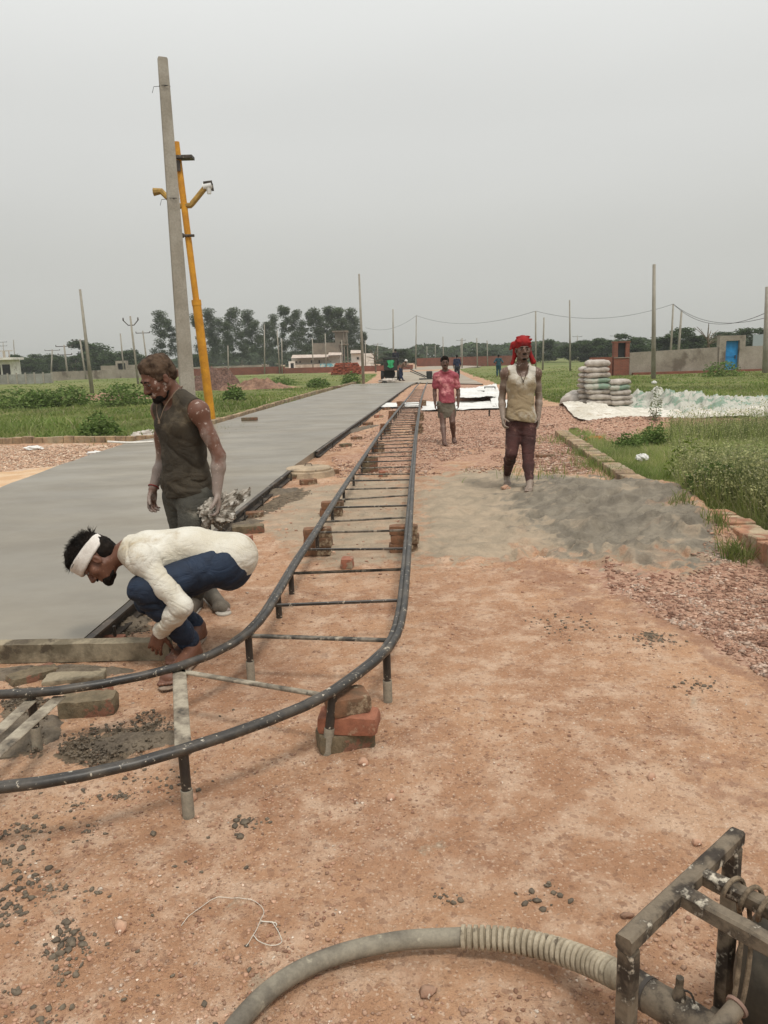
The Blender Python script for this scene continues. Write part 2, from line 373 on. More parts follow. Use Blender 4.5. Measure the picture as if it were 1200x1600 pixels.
GF = np.stack([i + j, i + j + 1, i + len(tcol) + j + 1, i + len(tcol) + j], -1).reshape(-1, 4)

m, b, t = newmat('ground_soil')
z_ = t.sep(t.attr('zoneA')); q_ = t.sep(t.attr('zoneB')); e_ = t.sep(t.attr('zoneC'))
def gsmooth(v, fs, lo=.5, w_=.12):
    n = t.noise(fs, 5, .65); s_ = t.math('ADD', v, t.math('MULTIPLY', t.math('SUBTRACT', n, .5), .9)); return t.rng(s_, lo - w_, lo + w_)
soil = t.mix(t.rng(t.noise(.9, 6, .6), .3, .7), srgb(154, 115, 88), srgb(180, 141, 110))
soil = t.mix(t.rng(t.noise(5.5, 5, .7), .42, .68), soil, srgb(192, 162, 137))
soil = t.mix(t.rng(t.noise(2.7, 6, .7, dist=.6), .54, .68, 0, .7), soil, srgb(142, 104, 80)); soil = t.mix(t.rng(t.noise(.55, 4, .6, dist=.8), .5, .68, 0, .45), soil, srgb(138, 99, 76)); soil = t.mix(t.rng(t.noise(1.3, 5, .6, dist=.9), .56, .7, 0, .5), soil, srgb(198, 168, 142))
soil = t.mix(t.rng(t.noise(23, 4, .75), .58, .72, 0, .7), soil, srgb(142, 102, 78))
soil = t.mix(t.rng(t.noise(60, 3, .7), .58, .72, 0, .6), soil, srgb(202, 172, 146))
soil = t.mix(t.rng(t.noise(1.9, 6, .75, dist=1.2), .62, .7, 0, .55), soil, srgb(156, 146, 128))
fv = t.sep(t.voro(150, out='Color')); soil = t.mix(t.rng(fv[0], .93, .96, 0, .5, False), soil, srgb(206, 182, 160)); soil = t.mix(t.rng(fv[1], .94, .97, 0, .45, False), soil, srgb(112, 84, 68)); fv = t.sep(t.voro(55, out='Color')); soil = t.mix(t.rng(fv[0], .93, .95, 0, .45, False), soil, srgb(124, 92, 74)); soil = t.mix(t.rng(t.noise(11, 6, .8, dist=.8), .60, .68, 0, .55), soil, srgb(128, 94, 76))
yel = t.mix(t.rng(t.noise(3, 4), .35, .65), srgb(196, 160, 124), srgb(208, 180, 148))
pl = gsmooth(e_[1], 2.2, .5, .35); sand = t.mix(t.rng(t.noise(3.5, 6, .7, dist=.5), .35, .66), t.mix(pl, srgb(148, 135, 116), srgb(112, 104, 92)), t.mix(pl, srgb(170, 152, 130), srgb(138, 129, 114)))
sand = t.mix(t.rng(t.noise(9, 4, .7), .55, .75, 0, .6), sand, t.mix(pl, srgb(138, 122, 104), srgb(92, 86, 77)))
chipc = t.voro(34, out='Color'); cs_ = t.sep(chipc)
brick = t.mix(cs_[0], srgb(156, 118, 98), srgb(184, 152, 130)); brick = t.mix(t.rng(cs_[1], .7, .95), brick, srgb(120, 84, 68))
grav = t.mix(cs_[2], srgb(182, 150, 126), srgb(200, 180, 158))
mud = t.mix(t.rng(t.noise(14, 5), .4, .6), srgb(92, 80, 66), srgb(118, 104, 86))
gr1 = t.mix(t.rng(t.noise(.35, 5, .6), .35, .65), srgb(84, 92, 44), srgb(110, 112, 62)); gr = t.mix(t.rng(t.noise(.16, 6, .7), .62, .72), gr1, srgb(140, 116, 86))
far = t.mix(t.rng(t.noise(.05, 5, .6), .35, .65), srgb(98, 108, 58), srgb(122, 122, 76)); gr = t.mix(e_[2], gr, far)
col = t.mix(gsmooth(q_[2], 6), soil, yel); col = t.mix(gsmooth(q_[0], 8), col, grav)
col = t.mix(t.math('MULTIPLY', gsmooth(e_[0], 3, .5, .3), .6), col, srgb(140, 104, 84))
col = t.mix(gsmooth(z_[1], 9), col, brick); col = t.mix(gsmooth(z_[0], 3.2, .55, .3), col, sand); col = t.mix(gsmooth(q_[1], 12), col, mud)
col = t.mix(gsmooth(z_[2], 7), col, gr)
t.l.new(col, b.inputs['Base Color']); b.inputs['Roughness'].default_value = .95; b.inputs['Specular IOR Level'].default_value = .2
bn = t.bump(t.noise(45, 6, .75), .8, .014); bn = t.bump(t.voro(90), .12, .005, bn)
bn2 = t.bump(t.noise(6, 6, .68, dist=.4), .75, .04, bn); bn2 = t.bump(t.noise(19, 4, .65, dist=.2), .5, .016, bn2); t.l.new(bn2, b.inputs['Normal'])
ground = link('ground', np.stack([x, y, zz], -1), [GF], m, attrs={'zoneA': np.stack([zsand, zbg, zgr], -1), 'zoneB': z3, 'zoneC': z2})
tag(ground, kind='structure')

# ================= CONCRETE ROAD =================
m, b, t = newmat('wet_concrete')
rdir = math.atan2(90, 1200)
mv = t.mapping((.6, 3, 1), rot=(0, 0, rdir + .10)); mv2 = t.mapping((1, 1.7, 1), rot=(0, 0, rdir))
st = t.noise(1.6, 5, .65, mv, dist=.4); blot = t.noise(.9, 5, .6, mv2)
col = t.mix(t.rng(blot, .3, .7), srgb(116, 107, 92), srgb(138, 130, 115)); col = t.mix(t.rng(st, .4, .8, 0, .15), col, srgb(108, 102, 91))
col = t.mix(t.rng(t.noise(1.4, 6, .75, mv), .55, .75, 0, .18), col, srgb(156, 151, 140)); col = t.mix(t.rng(t.noise(.45, 4, .6), .4, .65, 0, .45), col, srgb(112, 105, 93))
t.l.new(col, b.inputs['Base Color']); b.inputs['Specular IOR Level'].default_value = .45
t.l.new(t.rng(t.noise(.55, 5, .6, mv2), .35, .65, .30, .46), b.inputs['Roughness'])
bb = t.bump(st, .06, .006); bb = t.bump(t.noise(7, 4, .6, mv2), .2, .004, bb); bb = t.bump(t.noise(1.3, 3), .4, .02, bb); bb = t.bump(t.noise(60, 4, .7), .25, .002, bb); t.l.new(bb, b.inputs['Normal'])
M_WET = m
def edge(pts, ys):
    p = np.asarray(pts); o_ = np.argsort(p[:, 1]); return np.interp(ys, p[o_, 1], p[o_, 0])
yf = SLAB_R[-1][1]; mb = MB()
yr = np.concatenate([[SLAB_R[0][1]], np.geomspace(SLAB_R[0][1] + .03, yf, 190)])
lp = np.vstack([SLAB_NEAR, SLAB_L])[:, :2]
xl = edge(np.vstack([[SLAB_NEAR[0], SLAB_R[0][1] - .02], lp[1:]]), yr); xr = edge(SLAB_R, yr)
xl = xl + .035 * fbm2(yr * 2.1, yr * 0 + 4, 3)
u = np.linspace(0, 1, 60); Xs = xl[:, None] + (xr - xl)[:, None] * u; Ys = np.repeat(yr[:, None], 60, 1)
Ys[0] += -.01 + .02 * fbm2(Xs[0] * 6, Xs[0] * 0, 2)
Zs = SZ + .004 * fbm2(Xs * 1.5, Ys * 2.5, 3) + .002 * fbm2(Xs * 3, Ys * 18, 2)
top = np.stack([Xs, Ys, Zs], -1); mb.grid(top)
def skirt(e, down=.17, outw=None):
    lo = e.copy(); lo[:, 2] -= down
    if outw is not None: lo[:, :2] += outw
    return np.stack([e, lo])
mb.grid(skirt(top[0], outw=np.array([0, -.02]))); mb.grid(skirt(top[:, 0][::-1], outw=np.array([-.03, 0]))); mb.grid(skirt(top[:, -1])); mb.grid(skirt(top[-1][::-1]))
slab = mb.build('road', M_WET, autos=R(50)); tag(slab, kind='structure')
# older strip of road beyond the fresh pour
old = M('old_road', srgb(160, 150, 135), srgb(140, 128, 112), scale=.6, rough=.9, bump=.2, bscale=8)
mb = MB(); L0 = PG([(598, 597), (606, 585), (618, 578), (640, 572), (690, 570)], .06); R0 = PG([(755, 600), (728, 588), (716, 580), (728, 575), (752, 572)], .06)
A = spline(L0, 24); B = spline(R0, 24); g = A[:, None] + (B - A)[:, None] * np.linspace(0, 1, 8)[None, :, None]
mb.grid(np.concatenate([g[:, :1] - [0, 0, .12], g, g[:, -1:] - [0, 0, .12]], 1)); o = mb.build('path', old); tag(o, kind='structure')
# mud line squeezed out along the form
# ================= MATERIALS FOR THE WORKS =================
M_BRICK = M('brick', srgb(156, 104, 82), srgb(132, 86, 68), scale=14, spl=srgb(150, 136, 116), spl_scale=9, spl_lo=.52, spl_hi=.6, bump=.6, bscale=50, bdist=.006)
M_BRICKG = M('brick_mortar_caked', srgb(118, 104, 82), srgb(92, 82, 64), scale=12, spl=srgb(124, 88, 70), spl_scale=8, spl_lo=.56, spl_hi=.6, bump=.9, bscale=35, bdist=.01)
M_BRICKD = M('brick_dusty', srgb(128, 92, 68), srgb(96, 76, 58), scale=9, spl=srgb(150, 134, 110), spl_scale=12, spl_lo=.55, spl_hi=.65, bump=.6, bscale=40, bdist=.006)
M_STEEL = M('black_painted_steel', srgb(40, 37, 34), srgb(76, 69, 60), scale=7, lo=.42, hi=.68, spl=srgb(176, 166, 148), spl_scale=45, spl_lo=.61, spl_hi=.66, rough=.42, bump=.35, bscale=60, bdist=.002, spec=.5)
M_RUNG = M('mortar_streaked_bar', srgb(120, 111, 98), srgb(58, 54, 48), scale=9, lo=.4, hi=.6, spl=srgb(150, 140, 124), spl_scale=16, spl_lo=.56, spl_hi=.66, rough=.7, bump=.5, bscale=50, bdist=.002)
M_CEMENT = M('cement_coated_steel', srgb(150, 142, 126), srgb(120, 112, 98), scale=12, spl=srgb(70, 64, 56), spl_scale=14, spl_lo=.6, spl_hi=.66, rough=.9, bump=.5, bscale=60, bdist=.003)
M_FORM = M('oiled_form_steel', srgb(60, 54, 48), srgb(96, 84, 72), scale=5, lo=.45, hi=.7, spl=srgb(128, 120, 106), spl_scale=12, spl_lo=.6, spl_hi=.66, rough=.6, bump=.5, bscale=40, bdist=.003)
M_CONC = M('precast_concrete', srgb(158, 152, 140), srgb(138, 131, 118), scale=1.2, spl=srgb(120, 112, 100), spl_scale=2.2, spl_lo=.6, spl_hi=.75, rough=.9, bump=.3, bscale=12, bdist=.01)
M_MORTAR = M('wet_mortar', srgb(88, 78, 66), srgb(112, 100, 84), scale=10, rough=.75, bump=.8, bscale=40, bdist=.01)
M_WOOD = M('mortar_smeared_timber', srgb(148, 136, 114), srgb(108, 98, 80), scale=6, lo=.4, hi=.6, spl=srgb(84, 74, 60), spl_scale=7, spl_lo=.56, spl_hi=.64, rough=.85, bump=.8, bscale=26, bdist=.006)

def brick_verts(c, yaw, size=(.22, .105, .07), pitch=0.0, jit=.004, bev=.006):
    ca, sa = math.cos(yaw), math.sin(yaw); A = np.array([[ca, sa, 0], [-sa, ca, 0], [0, 0, 1]])
    return MB().box(c, size, A, jit, bev)
def rough_block(size, seed, amp=.006, n=(9, 5, 4)):
    """a hand-made brick: subdivided box pushed about by noise, corners worn; local coordinates, base at z=0"""
    sx_, sy_, sz_ = size; m_ = MB(); pts = {}; V = []; Q = []
    def vid(i, j, k):
        if (i, j, k) not in pts: pts[(i, j, k)] = len(V); V.append([(i / n[0] - .5) * sx_, (j / n[1] - .5) * sy_, (k / n[2] - .5) * sz_])
        return pts[(i, j, k)]
    for i in range(n[0]):
        for j in range(n[1]):
            Q += [[vid(i, j, 0), vid(i, j + 1, 0), vid(i + 1, j + 1, 0), vid(i + 1, j, 0)], [vid(i, j, n[2]), vid(i + 1, j, n[2]), vid(i + 1, j + 1, n[2]), vid(i, j + 1, n[2])]]
    for i in range(n[0]):
        for k in range(n[2]):
            Q += [[vid(i, 0, k), vid(i + 1, 0, k), vid(i + 1, 0, k + 1), vid(i, 0, k + 1)], [vid(i, n[1], k), vid(i, n[1], k + 1), vid(i + 1, n[1], k + 1), vid(i + 1, n[1], k)]]
    for j in range(n[1]):
        for k in range(n[2]):
            Q += [[vid(0, j, k), vid(0, j, k + 1), vid(0, j + 1, k + 1), vid(0, j + 1, k)], [vid(n[0], j, k), vid(n[0], j + 1, k), vid(n[0], j + 1, k + 1), vid(n[0], j, k + 1)]]
    V = np.array(V); h = np.array(size) / 2; q = np.abs(V) / h; e = np.sort(q, 1)[:, 1] > .98
    V[e] *= 1 - .03; V[np.sort(q, 1)[:, 0] > .98] *= .95
    V += np.stack([fbm3(V * 34 + seed * 3.1 + 9 * a, 3) for a in range(3)], -1) * amp; V[:, 2] += sz_ / 2
    return V, np.array(Q)
def brick(px, py, z, yaw, label, mat=None, size=(.225, .11, .07), group=None, seed=1, X=None, tilt=0):
    c = G(px, py, z) if X is None else np.array(X, float); V, Q = rough_block(size, seed, .007)
    cy, sy = math.cos(yaw), math.sin(yaw); ct, s_t = math.cos(tilt), math.sin(tilt)
    V = V @ np.array([[ct, 0, s_t], [0, 1, 0], [-s_t, 0, ct]]); V = V @ np.array([[cy, sy, 0], [-sy, cy, 0], [0, 0, 1]])
    o = link('brick', V + c, [Q], mat or M_BRICK, loc=c, autos=R(40)); tag(o, label, 'brick', group); return o

# ================= KERBS =================
def kerb(name, pts, label, depth=.23, height=.15, mat=None, step=.115, base=-.03, seed=3, gap=.008, crooked=.012):
    pts = np.asarray(pts); n = int(np.sum(np.linalg.norm(np.diff(pts, axis=0), axis=1)) / step) + 1
    s_ = spline(pts, n); mb = MB(); tv = []
    for k in range(n - 1):
        a, b_ = s_[k], s_[k + 1]; dd = b_ - a; yaw = math.atan2(dd[1], dd[0]); c = (a + b_) / 2
        if rng.random() < .02: continue
        ca, sa = math.cos(yaw + (rng.random() - .5) * crooked * 5), math.sin(yaw + (rng.random() - .5) * crooked * 5)
        h_ = height * (1 + (rng.random() - .5) * .16)
        mb.box((c[0] + (rng.random() - .5) * crooked, c[1] + (rng.random() - .5) * crooked, c[2] + base + h_ / 2), (np.linalg.norm(dd) - gap, depth, h_), [[ca, sa, 0], [-sa, ca, 0], [0, 0, 1]], .012, .008, .75 + rng.random() * .45)
    o = mb.build(name, mat or M_KERB, loc=tuple(s_[0]), tint=True); tag(o, label, 'kerb'); return o
M_KERB = M('kerb_brick', srgb(172, 128, 100), srgb(142, 102, 80), scale=9, spl=srgb(168, 150, 124), spl_scale=4, spl_lo=.48, spl_hi=.6, tint='tint', bump=.6, bscale=35, bdist=.008)
M_KERB2 = M('kerb_dusty', srgb(168, 144, 114), srgb(128, 108, 88), scale=5, spl=srgb(150, 136, 112), spl_scale=2, spl_lo=.5, spl_hi=.6, tint='tint', bump=.5, bscale=20, bdist=.01)
kerb('brick_kerb', PG([(1098, 826), (1150, 856), (1200, 886), (1290, 944), (1420, 1030)]) + [.08, 0, 0], 'red brick kerb running out of the sand pile beside the weeds', height=.2)
kerb('brick_kerb', PG([(876, 680), (905, 700), (940, 725), (985, 755), (1040, 785)]), 'mortar-topped low kerb between the crushed brick and the green verge', mat=M_KERB2, height=.13)
kerb('brick_kerb', PG([(-420, 700), (-100, 697), (0, 694), (130, 692), (246, 690)]), 'long straight brick kerb edging the grass beside the gravel patch', mat=M_KERB2, height=.17, step=.23, depth=.12)
kerb('brick_kerb', PG([(250, 689), (300, 679), (336, 667), (380, 654), (440, 634), (500, 615), (548, 603), (566, 597)]) + [-.12, .0, 0], 'brick kerb between the fresh concrete road and the grass field', mat=M_KERB2, height=.19, step=.23, depth=.12)

# ================= FORMWORK ALONG THE SLAB =================
def channel(name, pts, label, h=SZ, z0=.012):
    p = spline(pts, 40); d = np.gradient(p, axis=0); d[:, 2] = 0; d /= np.linalg.norm(d, axis=1)[:, None]; s_ = np.stack([d[:, 1], -d[:, 0], 0 * d[:, 0]], -1)
    prof = [(.006, z0), (.075, z0), (.075, z0 + .01), (.018, z0 + .012), (.016, h - .012), (.05, h - .01), (.05, h + .004), (.006, h + .004)]
    A = np.stack([p * [1, 1, 0] + s_ * a + [0, 0, b_] for a, b_ in prof + prof[:1]], 1)
    r_ = thing(name, label, 'formwork', tuple(p[0] * [1, 1, 0]))
    MB().grid(A).build('rail_channel', M_FORM, r_, autos=R(30))
    for k in range(2, 38, 5):
        q = p[k] * [1, 1, 0] + s_[k] * .085; mb_ = MB(); mb_.tube([q + [0, 0, -.05], q + [0, 0, .10]], .009, 8); mb_.build('stake', M_FORM, r_, loc=tuple(q))
    return r_
channel('steel_formwork', PG([(128, 1001), (200, 941), (345, 818), (452, 734)], SZ), 'dark steel edge form holding the near end of the concrete road')
channel('steel_formwork', PG([(492, 706), (565, 654), (640, 602), (652, 597)], SZ), 'dark steel edge form beyond the manhole cover')
# squeezed out mortar heaps (countable lumps beside the form are scattered stuff)
def heap(name, px, py, rx, ry, h, label, yaw=0, n=44, mat=None, z0=0, seed=0, thr=.15):
    c = G(px, py); u = np.linspace(-1, 1, n); U, W = np.meshgrid(u, u); r = np.sqrt(U * U + W * W)
    prof = np.clip(1 - r ** 2.2 + .35 * fbm2(U * 2.5 + seed, W * 2.5 + seed, 3), -.3, 1.2); Z = h * prof * (1 + .5 * fbm2(U * 6 + seed, W * 6, 3)) + .006 * fbm2(U * 15, W * 15, 2) - .012
    lx = U * rx; ly = W * ry; X_ = c[0] + lx * math.cos(yaw) - ly * math.sin(yaw); Y_ = c[1] + lx * math.sin(yaw) + ly * math.cos(yaw)
    Z = np.where(r > .98, -.04, Z) + gz(X_.ravel(), Y_.ravel()).reshape(X_.shape)
    o = MB().grid(np.stack([X_, Y_, Z + z0], -1)).build(name, mat or M_MORTAR, loc=tuple(c), autos=None); tag(o, label, 'mortar'); return o
heap('mortar_heap', 215, 1160, .26, .10, .035, 'spilled wet mortar patch between the curved pipes', yaw=.1, seed=4)
heap('mortar_heap', 75, 1052, .5, .09, .05, 'dark mortar squeezed out under the screed board', seed=6)
heap('mortar_heap', 30, 1150, .2, .22, .05, 'dark mortar spill near the crossed flat bars', seed=8)
heap('mortar_heap', 190, 975, .2, .16, .045, 'wet mortar squeezed out beside the form near the crouching man', yaw=.7, seed=12)
heap('mortar_heap', 368, 823, .42, .10, .05, 'mortar ridge along the form by the loose bricks', yaw=.95, seed=15)
heap('mortar_heap', 425, 772, .55, .13, .06, 'mortar ridge along the form before the manhole', yaw=.95, seed=17)
heap('mortar_heap', 560, 672, 1.6, .16, .05, 'thin mortar ridge along the form beyond the manhole', yaw=1.25, seed=19)

# ================= PIPE FRAME (welded guide rails) =================
ZR = .26
RPX = [(0, 1229), (75, 1220), (150, 1206), (215, 1191), (280, 1172), (370, 1143), (450, 1113), (515, 1083), (565, 1047), (600, 1018), (618, 990), (627, 955), (632, 910), (637, 850), (641, 790), (645, 735), (650, 680), (654, 650), (658, 625), (664, 606), (668, 597)]
LPX = [(0, 1084), (60, 1081), (120, 1074), (200, 1060), (275, 1042), (330, 1022), (378, 995), (410, 963), (434, 925), (462, 878), (495, 828), (530, 772), (568, 715), (600, 668), (622, 640), (640, 618), (652, 602), (657, 597)]
def ext0(P_, k=.9): return np.vstack([P_[0] + (P_[0] - P_[1]) / np.linalg.norm(P_[0] - P_[1]) * k, P_])
RR = spline(ext0(PG(RPX, ZR)), 260); LL = spline(ext0(PG(LPX, ZR)), 260)
def pipeframe(name, lab, a0, a1, b0, b1):
    pass
M_FLAT = M('mortared_flat_bar', srgb(158, 148, 130), srgb(112, 102, 88), scale=9, lo=.4, hi=.6, spl=srgb(72, 66, 58), spl_scale=10, spl_lo=.56, spl_hi=.66, rough=.8, bump=.6, bscale=50, bdist=.003)
M_LEGS = M_STEEL
fr = thing('pipe_guide_frame', 'long black welded pipe frame like a ladder curving across the dirt', 'steel frame', tuple(G(620, 1075)))
for S_ in (RR, LL):
    d = np.gradient(S_, axis=0); d /= np.linalg.norm(d, axis=1)[:, None]; sd_ = np.stack([d[:, 1], -d[:, 0], 0 * d[:, 0]], -1)
    mb = MB(); mb.tube(S_ + sd_ * .0125 + [0, 0, .002], .0185, 12); mb.tube(S_ - sd_ * .0155 - [0, 0, .006], .0165, 12); o = mb.build('rail', M_STEEL, fr)
def nearest(S_, p): return S_[np.argmin(np.linalg.norm(S_[:, :2] - p[:2], axis=1))]
def leg_at(p, h=ZR, w_=.036, dirt=True, lean=(0, 0)):
    q = np.array(p) * [1, 1, 0]; t_ = q + [0, 0, h - .015]; b_ = q + [lean[0], lean[1], -.01]; m_ = t_ * .45 + b_ * .55
    o = MB().tube([t_, m_], w_ / 2, 14).build('leg', M_STEEL, fr, loc=tuple(b_))
    if dirt: MB().tube([m_ - (m_ - t_) * .02, b_], w_ / 2 + .003, 14).build('caked_foot', M_CEMENT, o)
def rung(a, b_, mat=None, w_=.02, h=.02, sink=.02, flat=None):
    a = np.array(a) - [0, 0, sink]; b_ = np.array(b_) - [0, 0, sink]; L_ = np.linalg.norm(b_ - a); d = (b_ - a) / L_; s_ = nrm(np.cross(d, (0, 0, 1))); u_ = np.cross(s_, d)
    MB().box((a + b_) / 2, (L_, w_, h), [d, s_, u_], 0, .003).build('rung', mat or M_RUNG, fr, loc=tuple((a + b_) / 2))
# near irregular cross bars and legs
rung(nearest(LL, G(282, 1042, ZR)), nearest(RR, G(283, 1170, ZR)), w_=.058, h=.008, mat=M_FLAT, sink=.022)
rung(nearest(LL, G(285, 1041, ZR)), nearest(RR, G(512, 1083, ZR)), mat=M_FLAT, w_=.03, h=.012, sink=.024)
rung(nearest(LL, G(403, 988, ZR)), nearest(RR, G(607, 997, ZR)), w_=.03, h=.014)
a_ = nearest(LL, G(75, 1080, ZR)); rung(a_, G(-75, 1225, ZR), mat=M_FLAT, w_=.055, h=.008, sink=.03)
rung(nearest(LL, G(32, 1082, ZR)), G(-60, 1180, ZR), mat=M_FLAT, w_=.05, h=.008, sink=.034)
for q, h in ((nearest(RR, G(281, 1174, ZR)), ZR), (nearest(RR, G(617, 1005, ZR)), ZR), (nearest(LL, G(400, 985, ZR)), ZR), (nearest(LL, G(68, 1082, ZR)), ZR), (nearest(LL, G(432, 930, ZR)), ZR), (nearest(LL, G(462, 885, ZR)), ZR)):
    leg_at(q, dirt=h > 0 and q[1] < 3.7)
leg_at(nearest(RR, G(516, 1083, ZR)), lean=(-.035, -.02))
ys_ = []
yv = G(600, 938, ZR)[1]
for k, yv in enumerate([G(600, 938, ZR)[1], G(600, 888, ZR)[1]] + [4.75 + .52 * i for i in range(60)]):
    if yv > 34: break
    a = LL[np.argmin(abs(LL[:, 1] - yv) + (LL[:, 0] < -1.1) * 9)]; b_ = RR[np.argmin(abs(RR[:, 1] - yv) + (RR[:, 0] < -.05) * 9)]
    if yv < 22 or k % 2: rung(a, b_, w_=.016, h=.016, mat=(M_RUNG if k % 3 else M_STEEL))
    if k >= 2 and (k % 2 == 0) and yv < 24: leg_at(a, w_=.03, dirt=False)
    if k % 5 == 2 and yv < 20: leg_at(b_, w_=.03, dirt=False)

# ================= BRICKS =================
c = G(540, 1165); M_ORB = M('orange_brick', srgb(156, 102, 78), srgb(136, 88, 68), scale=14, spl=srgb(160, 132, 108), spl_scale=7, spl_lo=.60, spl_hi=.68, bump=.6, bscale=50, bdist=.006); gst = 'three bricks stacked under the curved pipe'
brick(0, 0, 0, .25, 'mud-caked brick at the bottom of the stack under the curved pipe', M_BRICKG, (.23, .12, .075), gst, 5, X=(c[0], c[1], .0))
brick(0, 0, 0, -.12, 'clean orange brick in the middle of the stack under the curved pipe', M_ORB, (.245, .12, .072), gst, 6, X=(c[0] + .018, c[1] + .0, .075))
brick(0, 0, 0, .35, 'broken mortar-crusted brick on top of the stack under the curved pipe', M_BRICKD, (.17, .13, .07), gst, 7, X=(c[0] + .015, c[1] + .025, .149))
def pile(px, py, n, lab, yaw=0, mat=None, seed=0, w_=.23):
    c = G(px, py)
    for k in range(n):
        pos = ('lowest', 'top')[k == n - 1] if n == 2 else (('lowest', 'middle', 'top')[k] if n == 3 else 'single')
        brick(0, 0, 0, yaw + (rng.random() - .5) * .2, ('%s brick %s' % (pos, lab)) if n > 1 else 'brick ' + lab, mat or M_BRICKD, (w_, .11, .074), 'bricks propping the pipe frame', seed + k, X=(c[0] + (rng.random() - .5) * .03, c[1] + (rng.random() - .5) * .02, .074 * k))
pile(632, 862, 3, 'under the pipe nearest the sand, beside the fifth rung', seed=20)
pile(498, 866, 3, 'under the inner pipe below the caked ridge', seed=24)
pile(543, 886, 1, 'lying alone between the pipes near the third rung', w_=.09, mat=M_BRICK, seed=28)
pile(520, 806, 2, 'under the inner pipe level with the manhole', seed=30)
pile(578, 738, 3, 'under the inner pipe beyond the manhole', seed=34, mat=M_BRICKG)
pile(600, 744, 1, 'orange and whole between the pipes past the manhole', w_=.12, mat=M_BRICK, seed=38)
pile(590, 706, 2, 'under the inner pipe before the gravel heap', seed=40)
pile(603, 678, 3, 'under the inner pipe beside the pink-shirted man', seed=43)
pile(614, 655, 3, 'under the inner pipe level with the near white sheet', seed=46)
pile(652, 678, 3, 'under the outer pipe closest to the pink-shirted man', seed=50)
pile(655, 658, 3, 'under the outer pipe level with the near white sheet', seed=54)
pile(626, 638, 3, 'under the inner pipe in front of the far sheet', seed=58)
pile(661, 636, 3, 'under the outer pipe in front of the far sheet', seed=62)
for k, (px, py, yaw, lab, mt, sz) in enumerate([
    (388, 832, .15, 'long mortar-caked brick leaning against the form by the crouching man', M_BRICKG, (.30, .12, .08)),
    (397, 806, .1, 'flat grey brick beside the form behind the standing man', M_BRICKD, (.2, .12, .06)),
    (383, 846, -.3, 'small pale brick end behind the crouching man', M_BRICK, (.12, .1, .07)),
    (140, 1113, .12, 'big mortar-crusted brick lying under the inner curved pipe', M_BRICKG, (.25, .12, .09)),
    (118, 1060, .2, 'half-buried block smeared with mortar behind the inner pipe', M_WOOD, (.30, .13, .035)),
    (163, 1077, -.7, 'small round-ended pale brick piece by the inner pipe', M_BRICK, (.09, .05, .04)),
    (52, 1058, .75, 'grey block slanting up to the slab edge at the frame end', M_BRICKG, (.24, .12, .05)),
    (142, 1003, .9, 'orange brick end closing the corner of the form', M_BRICK, (.09, .08, .10)),
    (168, 1006, .05, 'thin orange brick lying behind the screed board', M_BRICK, (.2, .1, .05)),
    (458, 748, .4, 'dark brick at the corner of the manhole collar', M_BRICKG, (.2, .12, .08)),
    (500, 745, -.2, 'broken brick propping the manhole collar', M_BRICK, (.2, .11, .08)),
    (520, 740, .6, 'tilted brick fragment beside the manhole collar', M_BRICKD, (.16, .1, .07)),
    (482, 756, .3, 'red-topped brick in front of the manhole collar', M_BRICKD, (.22, .11, .08)),
    (540, 698, .8, 'brick outside the form past the manhole', M_BRICKG, (.22, .12, .07)),
    (557, 686, .4, 'brick by the form where the gravel starts', M_BRICKD, (.22, .12, .07)),
    (575, 664, .7, 'brick propping the form beside the chips', M_BRICKD, (.24, .14, .08)),
    (592, 653, .2, 'red brick beside the distant form', M_BRICK, (.24, .14, .08)),
    (604, 640, .6, 'farthest brick propping the form', M_BRICKD, (.24, .14, .08)),
    (390, 657, .1, 'dark brick lying on the left edge of the fresh concrete', M_BRICKG, (.42, .2, .08)),
    (525, 606, .1, 'dark brick far along the left edge of the concrete', M_BRICKG, (.5, .2, .09)),
    (87, 742, .3, 'brick half buried at the edge of concrete and gravel', M_BRICKD, (.28, .14, .06)),
    (118, 733, .4, 'brick in the row along the curved concrete edge', M_BRICKD, (.3, .14, .06)),
    (152, 722, .4, 'last brick of the row before the grass', M_BRICKD, (.3, .14, .05)),
    (852, 715, .2, 'broken brick slab in the hollow by the kerb', M_BRICKD, (.26, .18, .06))]):
    z = SZ + .004 if 'left edge' in lab else .0
    c = G(px, py, z); c[2] = z if z else float(gz(c[0], c[1])) - .012
    brick(0, 0, 0, yaw, lab, mt, sz, None, 70 + k, X=c)

# manhole
M_MAN = M('manhole_concrete', srgb(176, 156, 130), srgb(148, 130, 108), scale=5, spl=srgb(120, 108, 92), spl_scale=7, spl_lo=.58, spl_hi=.64, bump=.4, bscale=30)
c = G(482, 728, .13); r_ = thing('manhole', 'round concrete manhole cover on a raised collar at the slab edge', 'manhole', (c[0], c[1], 0))
def disc(mb, c, r0, r1, z0, z1, n=48):
    th = np.linspace(0, 2 * np.pi, n + 1); A = np.stack([np.stack([c[0] + r * np.cos(th), c[1] + r * np.sin(th), 0 * th + z], -1) for r, z in ((r0, z0), (r1, z1 - .01), (r1 - .01, z1), (.001, z1 + .003))]); return mb.grid(A)
disc(MB(), c, .37, .35, -.02, .080).build('collar', M_MAN, r_, autos=R(30)); disc(MB(), c, .315, .315, .08, .112).build('cover', M_MAN, r_, autos=R(30))
mb = MB(); mb.tube([c + [-.05, 0, .0], c + [-.04, 0, .03], c + [.04, 0, .03], c + [.05, 0, 0]], .006, 6); mb.build('handle', M_FORM, r_)

